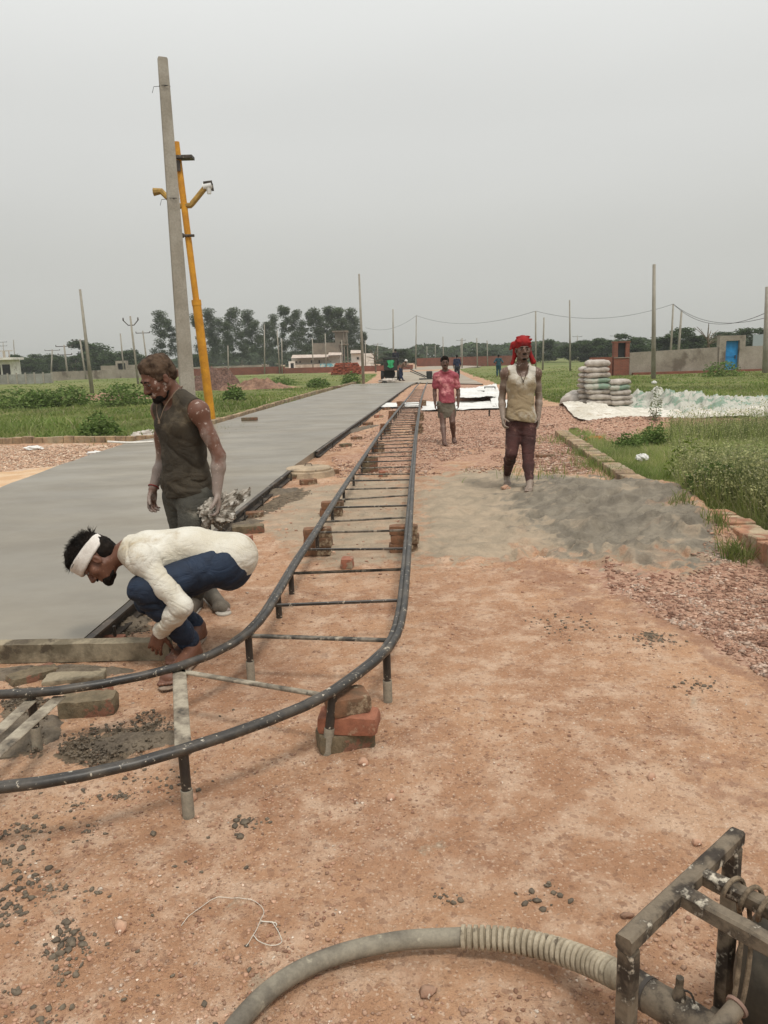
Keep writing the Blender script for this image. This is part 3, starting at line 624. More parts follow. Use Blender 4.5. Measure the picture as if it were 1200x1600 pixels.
# screed board held by the crouching man
A0 = G(-60, 1040, .0); A1 = G(264, 1034, .0); A0[2] = A1[2] = 0
mb = MB(); d = nrm(A1 - A0); s_ = np.array([-d[1], d[0], 0]); n = 60
T_ = np.linspace(-.5, np.linalg.norm(A1 - A0), n); sec = [(-.02, .0), (-.025, .105), (.04, .112), (.045, .0)]
A = []
for k, (a, b_) in enumerate(sec + sec[:1]):
    q = A0 + d * T_[:, None] + s_ * (a + .04) + np.array([0, 0, 1]) * (b_ + .004 * fbm2(T_[:, None] * 9, T_[:, None] * 0 + k % 4, 3)); q[:, 0] += .0; A.append(q)
mb.grid(np.stack(A)); mb.add(np.stack([a[-1] for a in A[:4]]), [np.array([[0, 1, 2, 3]])])
o = mb.build('screed_board', M_WOOD, loc=tuple(A0), autos=R(40)); tag(o, 'mortar-smeared wooden screed board along the near end of the wet slab', 'board')
mb = MB(); A = 0
# ================= POLES =================
def pole(px, py, tx, ty, w0, w1, label, group='bare precast poles standing in the fields', Y=None, arms=None, name='utility_pole', mat=None, z0=0.0, sq=(1.15, .85)):
    b_ = G(px, py) if Y is None else P(px, py, Y)
    t_ = P(tx, ty, b_[1]); zb = b_[2] if Y is None else min(b_[2], 0)
    if Y is not None: k = (b_[2]) / (t_[2] - b_[2]); b_ = b_ - (t_ - b_) * max(k, 0)
    b_ = b_ - (t_ - b_) * (.35 / np.linalg.norm(t_ - b_))
    if arms is None:
        o = MB().tube([b_, b_ * .5 + t_ * .5, t_], [w0 / 2, (w0 + w1) / 4, w1 / 2], 4, sq=sq).build(name, mat or M_CONC, loc=tuple(b_), smooth=False, autos=None); tag(o, label, 'pole', group); return t_
    r_ = thing(name, label, 'pole', tuple(b_), group)
    MB().tube([b_, b_ * .5 + t_ * .5, t_], [w0 / 2, (w0 + w1) / 4, w1 / 2], 4, sq=sq).build('shaft', mat or M_CONC, r_, smooth=False, autos=None)
    h = t_[2]
    for kind, dz, L_ in arms:
        q = t_ - [0, 0, dz]
        if kind == 'bar': MB().box(q, (L_, .1, .1)).build('cross_arm', M_FORM, r_, loc=tuple(q), smooth=False)
        if kind == 'v': MB().tube([q + [-L_ / 2, 0, L_ * .32], q + [-L_ * .2, 0, 0], q + [L_ * .2, 0, 0], q + [L_ / 2, 0, L_ * .32]], .045, 6).build('cross_arm', M_FORM, r_, loc=tuple(q))
        for s_ in (-1, 1):
            e = q + [s_ * L_ / 2, 0, (L_ * .32 if kind == 'v' else 0) + .12]; MB().tube([e - [0, 0, .14], e + [0, 0, .12]], [.07, .05], 8).build('insulator', M_FORM, r_, loc=tuple(e))
    return t_
# the tall pole by the standing man
M_PYEL = M('yellow_paint', srgb(206, 146, 36), srgb(180, 122, 30), scale=3, spl=srgb(150, 110, 50), spl_scale=9, spl_lo=.62, spl_hi=.7, rough=.6, bump=.15, bscale=30)
b_ = G(298, 677); t_ = P(254, 92, b_[1]); r_ = thing('utility_pole', 'tall grey tapered concrete pole behind the dark-vested man', 'pole', tuple(b_))
B0 = b_ - nrm(t_ - b_) * .3; wz = lambda k: .178 - .076 * k
prof = [(-1, -.72), (-.88, -.86), (.88, -.86), (1, -.72), (1, .72), (.88, .86), (-.88, .86), (-1, .72)]
A = []
for k in list(np.linspace(0, 1, 16)) + [1.004]:
    c = B0 + (t_ - B0) * min(k, 1) + [0, 0, .03 if k > 1 else 0]; s_ = wz(min(k, 1)) * (.86 if k > 1 else 1); ya = .45
    A.append([c + np.array([math.cos(ya) * u * s_ - math.sin(ya) * v * s_ * .55, math.sin(ya) * u * s_ + math.cos(ya) * v * s_ * .55, 0]) for u, v in prof + prof[:1]])
mb = MB().grid(np.array(A)); mb.add(np.array(A[-1][:8]), [np.array([[0, 1, 2, 3], [0, 3, 4, 7], [4, 5, 6, 7]])]); mb.build('shaft', M_CONC, r_, autos=R(25))
def onpole(f, off=-.1): return B0 + (t_ - B0) * f + [0, off, 0]
M_WIRE = M('wire', srgb(60, 58, 55), rough=.6, bump=0)
for f in (.935, .66):
    q = onpole(f, -.06); s_ = wz(f) + .012; th = np.linspace(.0, 5.6, 14); MB().tube([q + [s_ * math.cos(a), s_ * .7 * math.sin(a) + .06, 0] for a in th] + [q + [-s_ - .1, 0, -.02], q + [-s_ - .14, 0, -.14]], .006, 5).build('tie_wire', M_WIRE, r_, loc=tuple(q))
# yellow lamp pole
b_ = G(331, 661); t_ = P(275, 222, b_[1]); r_ = thing('lamp_pole', 'yellow painted steel lamp pole with two bent arms beside the tall pole', 'lamp pole', tuple(b_))
yl = lambda f: b_ + (t_ - b_) * f
MB().tube([yl(-.03), yl(.45)], .115, 16).build('lower_tube', M_PYEL, r_); MB().tube([yl(.44), yl(1)], .082, 16).build('upper_tube', M_PYEL, r_)
MB().tube([yl(.435), yl(.455)], .125, 16).build('collar', M_PYEL, r_)
q = yl(.945); MB().box(q + [.15, -.06, .0], (.5, .3, .07)).box(q + [.0, -.05, -.2], (.12, .22, .25)).build('clamp', M_FORM, r_, loc=tuple(q), smooth=False)
a0 = P(281, 322, b_[1]); a1 = P(298, 321, b_[1]); a2 = P(320, 294, b_[1]); M_ARM = M('dull_yellow_arm', srgb(176, 140, 66), srgb(140, 112, 60), scale=6, rough=.7, bump=.2)
MB().tube([a0, a1, a1 * .9 + a2 * .1, a2], .07, 8).build('lamp_arm', M_ARM, r_, loc=tuple(a0))
c0 = P(265, 312, b_[1]); c1 = P(252, 299, b_[1]); c2 = P(240, 300, b_[1]); MB().tube([P(281, 322, b_[1]), c0, c1, c2], [.07, .07, .08, .1], 8).build('lamp_arm', M_ARM, r_, loc=tuple(c0))
q = P(325, 292, b_[1]); mb = MB(); mb.tube([q + [-.12, 0, 0], q + [.1, 0, .04]], .09, 12); mb.tube([q + [.02, 0, .02], q + [.02, 0, -.17]], [.08, .05], 12)
M_WHITE = M('white_plastic', (.7, .7, .68), rough=.5, bump=.1); mb.build('lamp_head', M_WHITE, r_, loc=tuple(q)); MB().tube([q + [-.1, -.05, .09], q + [.12, -.05, .11]], .035, 8).tube([q + [.1, 0, .08], q + [.12, 0, -.1]], .03, 8).build('bracket', M_FORM, r_, loc=tuple(q))
MB().tube([P(277, 369, b_[1]) - [0, .1, 0], P(305, 369, b_[1]) - [0, .1, 0]], .035, 8).tube([P(283, 369, b_[1]) - [0, .1, -.05], P(283, 369, b_[1]) - [0, .1, .05]], .1, 8).build('step_bar', M_FORM, r_)

gp = 'bare precast poles standing in the fields'
pole(144, 613, 125, 452, .32, .17, 'leaning bare grey pole nearest in the left field', gp)
pole(216, 600, 203.5, 494, .26, .2, 'dark pole with a V-shaped arm behind the standing man', gp, arms=[('v', .8, 1.35)])
pole(568, 601, 561, 428, .34, .18, 'grey concrete pole at the far end of the fresh slab', gp)
pole(615, 588, 614, 483, .28, .18, 'pole behind the mixer with the green cloth', gp)
pole(8, 588, 4.6, 534, .3, .2, 'crossarm pole before the white balcony house', gp, arms=[('bar', .1, 2.2), ('bar', 1.2, 2)])
pole(25, 590, 21, 531, .3, .2, 'plain thin pole at the corner of the white balcony house', gp)
pole(80, 583, 81.6, 546, .4, .3, 'small crossarm pole before the middle of the tree belt', gp, Y=160, arms=[('bar', .2, 3)])
pole(105.4, 584, 100, 539, .36, .25, 'pole with one crossarm between the far wall and bushes', gp, Y=115, arms=[('bar', .2, 2.4), ('bar', 1.4, 2)])
pole(132.7, 583, 125, 530, .36, .25, 'slanting crossarm pole just behind the leaning bare pole', gp, Y=110, arms=[('bar', .2, 2)])
pole(193, 575, 188, 521, .34, .22, 'plain pale pole standing behind the small grey gateway', gp, Y=120)
pole(231, 578, 223, 517, .34, .22, 'crossarm pole just left of the tall concrete pole', gp, Y=115, arms=[('bar', .3, 2)])
for (a, b2, c2_, d2, lab) in ((413.5, 581, 413, 507, 'bare pole before the eucalyptus row, left of the white compound'), (437, 581, 433, 516, 'slim pole at the left end of the white compound'), (441, 575, 440, 529, 'short pale pole over the gate of the white compound'),
                              (510, 579, 508, 521, 'bare pole before the blue mural wall'), (489, 570, 488, 529, 'short pole left of the unfinished grey block'), (535, 572, 534, 531, 'short pole against the unfinished grey block'),
                              (357, 582, 356, 540, 'small far pole near the gravel mound'), (571, 572, 571, 532, 'far pole right of the white compound')):
    pole(a, b2, c2_, d2, .3, .2, lab, gp, Y=118)
T1 = pole(649.5, 577, 650.5, 493, .3, .2, 'bare pole left of the pink-shirted man', gp)
for (a, b2, c2_, d2, Y_, lab) in ((693, 566, 692, 526, 130, 'bare pole just above the pink-shirted man'), (722, 571, 722, 528, 110, 'bare pole above the navy-shirted man'), (746, 571, 745, 528, 115, 'bare pole between the navy and the teal worker'),
                                  (762, 568, 761, 532, 140, 'thin far pole left of the red headscarf'), (848, 572, 850, 496, 85, 'slimmer pole just right of the red headscarf')):
    pole(a, b2, c2_, d2, .28, .2, lab, gp, Y=Y_)
T2 = pole(837, 574, 837, 486, .26, .18, 'dark pole rising beside the red headscarf', gp, Y=80)
pole(891, 578, 890, 469, .26, .16, 'bare pole between the red headscarf and the sack stack', gp)
pole(1021, 592, 1022, 413, .33, .2, 'tall bare pole standing before the long grey wall', gp)
T3 = pole(1048, 552, 1052, 475, .26, .18, 'leaning pole behind the grey wall with the wire on it', gp, Y=75)
pole(1060, 552, 1065, 485, .3, .2, 'pale leaning pole behind the grey wall', gp, Y=72)
T4 = pole(1195, 590, 1199, 448, .4, .26, 'thick pole at the edge right of the blue door', gp, Y=50)
for k, (a, c2_, lab) in enumerate([(667, 541, 'tiny far pole left over the dirt road'), (680, 539, 'second tiny far pole over the dirt road'), (628, 545, 'tiny far pole behind the mixer'), (590, 536, 'tiny far crossarm pole right of the tree belt'), (720, 530, 'hazy far mast over the navy worker'), (902, 524, 'hazy lattice mast over the right tree line'), (961, 523, 'hazy lattice mast above the round trees')]):
    pole(a, 566, a + .2, c2_, .4, .3, lab, 'far hazy poles on the horizon', Y=260, arms=[('bar', .4, 3)])
def wire(a, b_, sag, label, r=.02):
    t = np.linspace(0, 1, 24)[:, None]; p = a * (1 - t) + b_ * t - np.array([0, 0, 1]) * sag * 4 * t * (1 - t)
    o = MB().tube(p, r, 4, cap=False).build('overhead_wire', M_WIRE, loc=tuple(a)); tag(o, label, 'wire', 'overhead wires on the right')
wire(T1, T2, 1.2, 'overhead wire from the pole by the pink shirt to the red headscarf'); wire(T2, T3, 1.0, 'overhead wire from the red headscarf to the leaning pole'); wire(T3, T4 - [0, 0, 1.6], 1.2, 'overhead wire from the leaning pole to the right-hand pole'); wire(T3, T4 - [0, 0, 1.9], .9, 'lower overhead wire from the leaning pole to the right-hand pole')
wire(P(571, 512, 118), T1, 1.0, 'overhead wire from the tree belt to the pole by the pink shirt')
wire(P(850, 548, 120), P(1195, 535, 120), 1, 'faint distant overhead wire above the round trees'); wire(P(600, 545, 200), P(960, 538, 200), 2, 'faint distant overhead wire low over the horizon', r=.03)
# ================= WALLS AND BUILDINGS =================
M_GWALL = M('rendered_wall', srgb(156, 147, 134), srgb(136, 127, 114), scale=.6, spl=srgb(106, 96, 84), spl_scale=.45, spl_lo=.54, spl_hi=.66, bump=.3, bscale=6, bdist=.02)
M_RWALL, b, t = newmat('red_brick_wall')
bk = t.n.new('ShaderNodeTexBrick'); mvv = t.n.new('ShaderNodeMapping'); mvv.inputs['Rotation'].default_value = (R(90), 0, 0); t.l.new(t.tc.outputs['Object'], mvv.inputs[0]); t.l.new(mvv.outputs[0], bk.inputs['Vector'])
for k, v in (('Color1', srgb(138, 74, 54)), ('Color2', srgb(116, 64, 50)), ('Mortar', srgb(130, 108, 92))): bk.inputs[k].default_value = c3(v)
bk.inputs['Scale'].default_value = 1; bk.inputs['Brick Width'].default_value = .24; bk.inputs['Row Height'].default_value = .085; bk.inputs['Mortar Size'].default_value = .008
t.l.new(t.mix(t.rng(t.noise(1.2, 5), .4, .7, 0, .5), bk.outputs[0], srgb(100, 62, 50)), b.inputs['Base Color']); b.inputs['Roughness'].default_value = .95
M_WHITEW = M('whitewash', srgb(226, 222, 214), srgb(206, 200, 190), scale=1.2, spl=srgb(150, 140, 124), spl_scale=2, spl_lo=.6, spl_hi=.7, bump=.2, bscale=5)
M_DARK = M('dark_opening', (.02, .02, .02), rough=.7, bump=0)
M_BLUE = M('blue_paint', srgb(40, 140, 200), srgb(34, 122, 178), scale=3, rough=.5, bump=.1)
M_TEAL = M('faded_mural', srgb(96, 160, 172), srgb(190, 196, 186), scale=1.4, lo=.45, hi=.55, spl=srgb(50, 110, 140), spl_scale=1.1, spl_lo=.6, spl_hi=.64, rough=.9, bump=.1)
M_ROOF = M('sheet_roof', srgb(170, 150, 138), srgb(196, 184, 170), scale=2, rough=.8, bump=.1)
M_SHRUBD = None
def wall_run(mb, p0, p1, h, th=.23, h1=None, base=-.3):
    p0 = np.array(p0, float); p1 = np.array(p1, float); p0[2] = p1[2] = 0; d = nrm(p1 - p0); s_ = np.array([-d[1], d[0], 0]) * th / 2; h1 = h if h1 is None else h1
    q = [p0 - s_, p1 - s_, p1 + s_, p0 + s_]; V = [a + [0, 0, base] for a in q] + [q[0] + [0, 0, h], q[1] + [0, 0, h1], q[2] + [0, 0, h1], q[3] + [0, 0, h]]
    return mb.add(V, np.array([[0, 3, 2, 1], [4, 5, 6, 7], [0, 1, 5, 4], [1, 2, 6, 5], [2, 3, 7, 6], [3, 0, 4, 7]]))
# long grey wall with the blue door
Yw = 56.0
def wx(px, py=560): return P(px, py, Yw)[0]
r_ = thing('boundary_wall', 'long grey rendered wall with a blue metal door in a raised frame', 'wall', (wx(983), Yw, 0))
mb = MB(); wall_run(mb, (wx(983), Yw, 0), (wx(1122), Yw, 0), 1.52, .23, 1.72); wall_run(mb, (wx(1162), Yw, 0), (wx(1330), Yw, 0), 1.72, .23, 1.8); mb.build('wall', M_GWALL, r_, smooth=False)
mb = MB(); zt = 2.5
mb.box(((wx(1121) + wx(1131)) / 2, Yw, zt / 2 - .1), (wx(1131) - wx(1121), .5, zt + .2)); mb.box(((wx(1152) + wx(1161)) / 2, Yw, zt / 2 - .1), (wx(1161) - wx(1152), .5, zt + .2)); mb.box(((wx(1131) + wx(1152)) / 2, Yw, 2.32), (wx(1152) - wx(1131) - .004, .49, .36)); mb.build('door_frame', M_GWALL, r_, smooth=False)
dr = MB().box(((wx(1131) + wx(1152)) / 2, Yw + .02, 1.06), (wx(1152) - wx(1131) - .01, .06, 2.14)).build('door', M_BLUE, r_, smooth=False)
MB().box(((wx(1131) + wx(1152)) / 2 + .3, Yw - .05, 1.0), (.05, .06, .25)).build('handle', M_FORM, dr, smooth=False)
mb = MB()
for zz_ in (.05, 1.0, 1.1, 2.08): mb.box(((wx(1131) + wx(1152)) / 2, Yw - .02, zz_), (wx(1152) - wx(1131) - .03, .03, .04))
mb.build('door_rib', M_BLUE, dr, smooth=False)
mb = MB(); wall_run(mb, (wx(985), Yw - .6, 0), (wx(1330), Yw - .7, 0), .12, .4); mb.build('plinth', M_RWALL, r_, smooth=False)
r_ = thing('brick_hut', 'small red brick gate wall with a dark window opening left of the grey wall', 'wall', (wx(925), Yw - .1, 0))
mb = MB(); wall_run(mb, (wx(921), Yw - .1, 0), (wx(956), Yw - .1, 0), 1.25, .25); mb.build('wall', M_RWALL, r_, smooth=False)
x0, x1 = wx(957), wx(981); mb = MB(); mb.box(((x0 + x1) / 2, Yw - .1, .4), (x1 - x0, .5, 1.6)); mb.box((x0 + .14, Yw - .1, 1.72), (.27, .5, 1.04)); mb.box((x1 - .14, Yw - .1, 1.72), (.27, .5, 1.04)); mb.box(((x0 + x1) / 2, Yw - .1, 2.28), (x1 - x0 + .1, .55, .1)); mb.build('pier', M_RWALL, r_, smooth=False)
MB().box(((x0 + x1) / 2, Yw - .08, 1.7), (x1 - x0 - .56, .1, 1.0)).build('window', M_DARK, r_, smooth=False)
MB().box(((x0 + x1) / 2, Yw - .37, 1.19), (x1 - x0 + .04, .06, .05)).build('sill', M_GWALL, r_, smooth=False)
# grey steel gate far right
x0, x1 = P(1176, 540, 75)[0], P(1235, 540, 75)[0]
o = MB().box(((x0 + x1) / 2, 75, 1.3), (x1 - x0, .1, 3.1)).build('metal_sheet_fence', M('galvanised_sheet', srgb(150, 158, 160), rough=.6, bump=.1), loc=((x0 + x1) / 2, 75, 0), smooth=False); tag(o, 'pale grey metal sheet fence behind the far end of the grey wall', 'fence')
# walls of the left field
def farwall(px0, px1, Y, h, label, mat, name='boundary_wall', th=.3, h1=None, Y1=None):
    a = P(px0, 580, Y); b_ = P(px1, 580, Y if Y1 is None else Y1); mb = MB(); wall_run(mb, a, b_, h, th, h1, base=-1); o = mb.build(name, mat, loc=(a[0], a[1], 0), smooth=False); tag(o, label, 'wall'); return o
farwall(80, 420, 105, 1.25, 'low grey wall crossing the left field below the tree belt', M_GWALL, Y1=150)
M_PANEL = M('panel_concrete', srgb(150, 150, 142), srgb(132, 130, 122), scale=.8, bump=.2, bscale=4)
r_ = thing('panel_fence', 'low precast panel fence in front of the white balcony house', 'fence', tuple(P(40, 590, 85) * [1, 1, 0]))
a = P(-160, 590, 85) * [1, 1, 0]; b_ = P(82, 590, 88) * [1, 1, 0]; mb = MB(); wall_run(mb, a, b_, 1.15, .08); mb.build('panel', M_PANEL, r_, smooth=False)
for k in range(18): q = a + (b_ - a) * (k / 17); MB().box(q + [0, -.07, .6], (.16, .1, 1.4)).build('post', M_CONC, r_, loc=tuple(q), smooth=False)
r_ = thing('gateway', 'small grey gateway with a dark opening above the left wall', 'gate', tuple(P(188, 575, 125) * [1, 1, 0]))
def bx(mb, px0, px1, z0, z1, Y, th=.4): a, b_ = P(px0, 575, Y)[0], P(px1, 575, Y)[0]; return mb.box(((a + b_) / 2, Y, (z0 + z1) / 2), (abs(b_ - a), th, z1 - z0))
mb = MB(); bx(mb, 158, 182, -.5, 1.9, 125); bx(mb, 182, 185, -.5, 2.6, 125, .6); bx(mb, 197, 200, -.5, 2.6, 125, .6); bx(mb, 185, 197, 2.2, 2.6, 125, .6); bx(mb, 200, 232, -.5, 1.9, 125); mb.build('wall', M_GWALL, r_, smooth=False)
mb = MB(); bx(mb, 185, 197, -.5, 2.2, 125.1, .1); mb.build('door', M_DARK, r_, smooth=False)
# low red wall across the middle distance
farwall(235, 445, 128, 1.0, 'long low red brick wall in front of the eucalyptus row', M_RWALL, Y1=118); farwall(446, 645, 118, .72, 'red brick wall in front of the white compound', M_RWALL, Y1=112)
farwall(652, 800, 150, 1.6, 'hazy red brick wall at the end of the dirt road', M_RWALL, Y1=140)
# white compound
Yc = 140.
def cx(px): return P(px, 570, Yc)[0]
def box_px(mb, px0, px1, z0, z1, Y=Yc, th=4.0): a, b_ = P(px0, 570, Y)[0], P(px1, 570, Y)[0]; return mb.box(((a + b_) / 2, Y + th / 2, (z0 + z1) / 2), (b_ - a, th, z1 - z0))
r_ = thing('compound_house', 'low whitewashed compound with sheet roofs and a blue mural wall', 'house', (cx(500), Yc, 0))
mb = MB(); box_px(mb, 456, 513, -1, 2.2, Yc + 3, 5); box_px(mb, 513, 532, -1, 2.5, Yc + 2.6, 5); box_px(mb, 549, 584, -1, 2.75, Yc + 1, 6); mb.build('wall', M_WHITEW, r_, smooth=False)
mb = MB(); box_px(mb, 438, 451, -1, .75, Yc, .3); box_px(mb, 461, 500, -1, 1.1, Yc, .3); mb.build('front_wall', M('stained_whitewash', srgb(196, 184, 168), srgb(160, 146, 130), scale=1, rough=.9, bump=.2), r_, smooth=False)
mb = MB(); box_px(mb, 500, 552, -1, 1.15, Yc - .02, .3); mb.build('mural_wall', M_TEAL, r_, smooth=False)
mb = MB(); box_px(mb, 451, 454, -1, 1.7, Yc, .5); box_px(mb, 459, 461, -1, 1.7, Yc, .5); box_px(mb, 451, 461, 1.4, 1.75, Yc + .01, .47); g_ = mb.build('gate_frame', M_WHITEW, r_, smooth=False)
mb = MB(); box_px(mb, 454, 459, -1, 1.4, Yc + .1, .1); mb.build('gate', M_DARK, r_, smooth=False)
for px0, px1, zz_, dz in ((455, 515, 2.2, .5), (513, 534, 2.5, .45), (548, 568, 2.75, .5)):
    a, b_ = cx(px0), cx(px1); A = np.array([[(a, Yc + .3, zz_), (b_, Yc + .3, zz_)], [(a, Yc + 3, zz_ + dz + .1), (b_, Yc + 3, zz_ + dz)], [(a, Yc + 8, zz_), (b_, Yc + 8, zz_)]], float); mb = MB(); mb.grid(A + [0, 0, .08]); mb.grid(A[::-1]); mb.build('roof', M_ROOF, r_, smooth=False)
for px0, px1, z0, z1, Yq in ((462, 464, 1.4, 1.7, Yc + 2.9), (468, 470, 1.4, 1.7, Yc + 2.9), (486, 490, 1.3, 1.8, Yc + 2.9), (498, 500, 1.3, 1.8, Yc + 2.9), (558, 561, 1.7, 2.1, Yc + .9)):
    mb = MB(); box_px(mb, px0, px1, z0, z1, Yq, .2); mb.build('window', M_DARK, r_, smooth=False)
M_UNF = M('bare_cement_block', srgb(132, 122, 108), srgb(112, 104, 92), scale=.7, bump=.3, bscale=4)
r_ = thing('unfinished_building', 'unfinished grey two-storey block with a rooftop room behind the compound', 'house', (cx(515), Yc + 16, 0)); Yu = Yc + 14
mb = MB(); box_px(mb, 490, 532, -1, 5.1, Yu, 6); mb.build('wall', M_UNF, r_, smooth=False)
mb = MB(); box_px(mb, 525, 541, 5.11, 7.1, Yu + .4, 4); mb.build('stair_room', M_UNF, r_, smooth=False)
mb = MB(); box_px(mb, 521, 545, 7.1, 7.35, Yu - .2, 5); box_px(mb, 531, 545, 4.6, 4.85, Yu - .3, 3); mb.build('roof_slab', M_UNF, r_, smooth=False)
for px in (538, 543): mb = MB(); box_px(mb, px, px + 1.6, -1, 7.1, Yu - .1, .3); mb.build('column', M_UNF, r_, smooth=False)
mb = MB(); box_px(mb, 534, 538, 1.5, 4.0, Yu - .05, .3); mb.build('door', M_DARK, r_, smooth=False)
# white balcony house far left
Yb = 105; r_ = thing('balcony_house', 'white two-storey house with a balcony at the picture edge', 'house', tuple(P(0, 580, Yb) * [1, 1, 0]))
mb = MB(); box_px(mb, -80, 20, -1, 3.0, Yb, 2.2); mb.build('wall', M_WHITEW, r_, smooth=False)
mb = MB(); box_px(mb, -84, 22, 3.0, 3.3, Yb - 1, 3.1); mb.build('balcony_slab', M_WHITEW, r_, smooth=False)
mb = MB(); box_px(mb, -84, 22, 4.1, 4.2, Yb - 1, .12)
for k in range(14): mb.box((P(-80 + k * 7.8, 570, Yb)[0], Yb - .94, 3.7), (.3 if k % 3 == 0 else .1, .1, .8))
mb.build('parapet', M_ROOF, r_, smooth=False)
for px in (3, -12, -30): mb = MB(); box_px(mb, px, px + 12, .7, 2.4, Yb - .03, .2); mb.build('window', M_DARK, r_, smooth=False)
# brick stack in the field
c = G(542, 585); r0 = []; mb = MB()
for k in range(12):
    for i_ in range(16):
        mb.box((c[0] + (i_ - 7.5) * .24 * (1 - .03 * k) + rng.random() * .05, c[1] + rng.random() * .25, .05 + k * .11), (.22, .8, .1), None, .03, 0, .7 + rng.random() * .5)
o = mb.build('brick_pile', M('pile_brick', srgb(176, 92, 66), srgb(146, 78, 58), scale=3, tint='tint', bump=.3), loc=tuple(c), smooth=False, tint=True); tag(o, 'loosely stacked pile of red bricks in the grass before the white compound', 'bricks')
o = heap('soil_heap', 112, 592, 1.6, .8, .35, 'small heap of bright orange earth before the left wall', mat=M('orange_earth', srgb(206, 112, 68), srgb(180, 96, 60), scale=2), seed=3); o['category'] = 'heap'

# ================= TREES =================
def transl(m, b, t, col, f=.35):
    tr = t.n.new('ShaderNodeBsdfTranslucent'); ms = t.n.new('ShaderNodeMixShader'); ms.inputs[0].default_value = f; t.l.new(col, tr.inputs[0]); t.l.new(b.outputs[0], ms.inputs[1]); t.l.new(tr.outputs[0], ms.inputs[2]); t.l.new(ms.outputs[0], t.n['Material Output'].inputs[0])
def leafmat(name, a, b_, t_=.0):
    m, b, t = newmat(name); col = t.mix(t.rng(t.noise(.35, 3), .35, .65), a, b_); col = t.mix(1.0, col, t.attr('tint'), 'MULTIPLY'); t.l.new(col, b.inputs['Base Color'])
    b.inputs['Roughness'].default_value = .75; b.inputs['Specular IOR Level'].default_value = .2; transl(m, b, t, col); return m
ML_EUC = leafmat('eucalyptus_leaf', (.050, .074, .034), (.082, .106, .050)); ML_DK = leafmat('dark_leaf', (.046, .074, .028), (.070, .100, .040)); ML_LT = leafmat('field_leaf', (.10, .165, .040), (.16, .22, .065)); M_BARK = M('bark', srgb(120, 108, 92), srgb(92, 80, 66), scale=4, bump=.3)
def leaves(cent, size, n_tint=None, asp=.5, up=.4):
    n = len(cent); a = rng.normal(size=(n, 3)); a[:, 2] *= up; a /= np.linalg.norm(a, axis=1)[:, None]; b_ = np.cross(a, rng.normal(size=(n, 3))); b_ /= np.linalg.norm(b_, axis=1)[:, None]
    s_ = (size * (.6 + .8 * rng.random(n)))[:, None]
    V = np.stack([cent - a * s_, cent + b_ * s_ * asp, cent + a * s_, cent - b_ * s_ * asp], 1).reshape(-1, 3); F = np.arange(4 * n).reshape(-1, 4)
    return V, F, np.repeat(.55 + .9 * rng.random(n) if n_tint is None else n_tint, 4)
def tree_meshes(h, kind, seed):
    """returns crown and trunk meshes for a tree h metres high"""
    rs = np.random.default_rng(seed); lobes = []
    trunk = spline([(0, 0, -.5), (rs.normal() * .01 * h, 0, h * .3), (rs.normal() * .03 * h, rs.normal() * .02 * h, h * .6), (rs.normal() * .04 * h, 0, h * .93)], 12)
    mb = MB(); mb.tube(trunk, np.linspace(.022 * h, .004 * h, 12), 7)
    if kind == 'euc':
        for k in range(15):
            f = .34 + .62 * (k / 14) ** .9; c = trunk[min(int(f * 12), 11)]; an = rs.random() * 6.28; rr = h * (.05 + .11 * rs.random()) * (1.25 - f); e = c + np.array([math.cos(an) * rr * 1.1, math.sin(an) * rr, h * (.02 + .05 * rs.random())])
            mb.tube([c, (c + e) / 2 + [0, 0, .01 * h], e], [.006 * h, .004 * h, .002 * h], 5); lobes.append((e, h * (.05 + .045 * rs.random())))
        lobes.append((trunk[-1], h * .055))
    else:
        for k in range(20):
            an = rs.random() * 6.28; el = rs.random(); rr = h * .34 * math.sqrt(rs.random()) * (1.15 - .6 * el); e = np.array([math.cos(an) * rr * 1.25, math.sin(an) * rr, h * (.04 + .84 * el)]); c = trunk[3 + int(el * 5)]
            mb.tube([c, (c + e) / 2 + [0, 0, .02 * h], e], [.008 * h, .005 * h, .002 * h], 5); lobes.append((e, h * (.11 + .08 * rs.random())))
    V = []; F = []; T = []; o_ = 0
    for e, r in lobes:
        n = int((330 if kind == 'euc' else 260)); p = rs.normal(size=(n, 3)); p /= np.linalg.norm(p, axis=1)[:, None]; p *= (rs.random((n, 1)) ** .45) * r * np.array([1.15, 1.15, 1.0 if kind == 'euc' else .8])
        p *= 1 + .35 * fbm3(p * 3 / r + e, 2)[:, None]
        v, f, t_ = leaves(e + p, h * (.0115 if kind == 'euc' else .026)); lt = .75 + .5 * rs.random(); V.append(v); F.append(f + o_); T.append(t_ * lt); o_ += len(v)
    return (np.vstack(V), np.vstack(F), np.concatenate(T)), mb
PROTO = {}
def tree(px, top, Y, kind, label, group, mat=None, sx_=1.0):
    if kind == 'rnd': sx_ = 1.75; top -= 4
    b_ = P(px, 575, Y) * [1, 1, 0]; h = P(px, top, Y)[2]; var = rng.integers(0, 4); key = (kind, int(var), mat.name if mat else '')
    r_ = thing('eucalyptus_tree' if kind == 'euc' else 'field_tree', label, 'tree', tuple(b_), group)
    if key not in PROTO:
        (V, F, T), mb = tree_meshes(10, kind, 50 + var); cr_ = link('crown', V + b_, [F], mat or (ML_EUC if kind == 'euc' else ML_DK), r_, smooth=False, tint=T); tr = mb.build('trunk', M_BARK, r_); PROTO[key] = (cr_, tr)
    else:
        cr_, tr = [q.copy() for q in PROTO[key]]; COL.objects.link(cr_); COL.objects.link(tr); cr_.parent = tr.parent = r_
    r_.rotation_euler[2] = rng.random() * 6.28; s_ = h / 10; r_.scale = (s_ * sx_, s_ * sx_, s_)
ge = 'eucalyptus row beyond the left field'
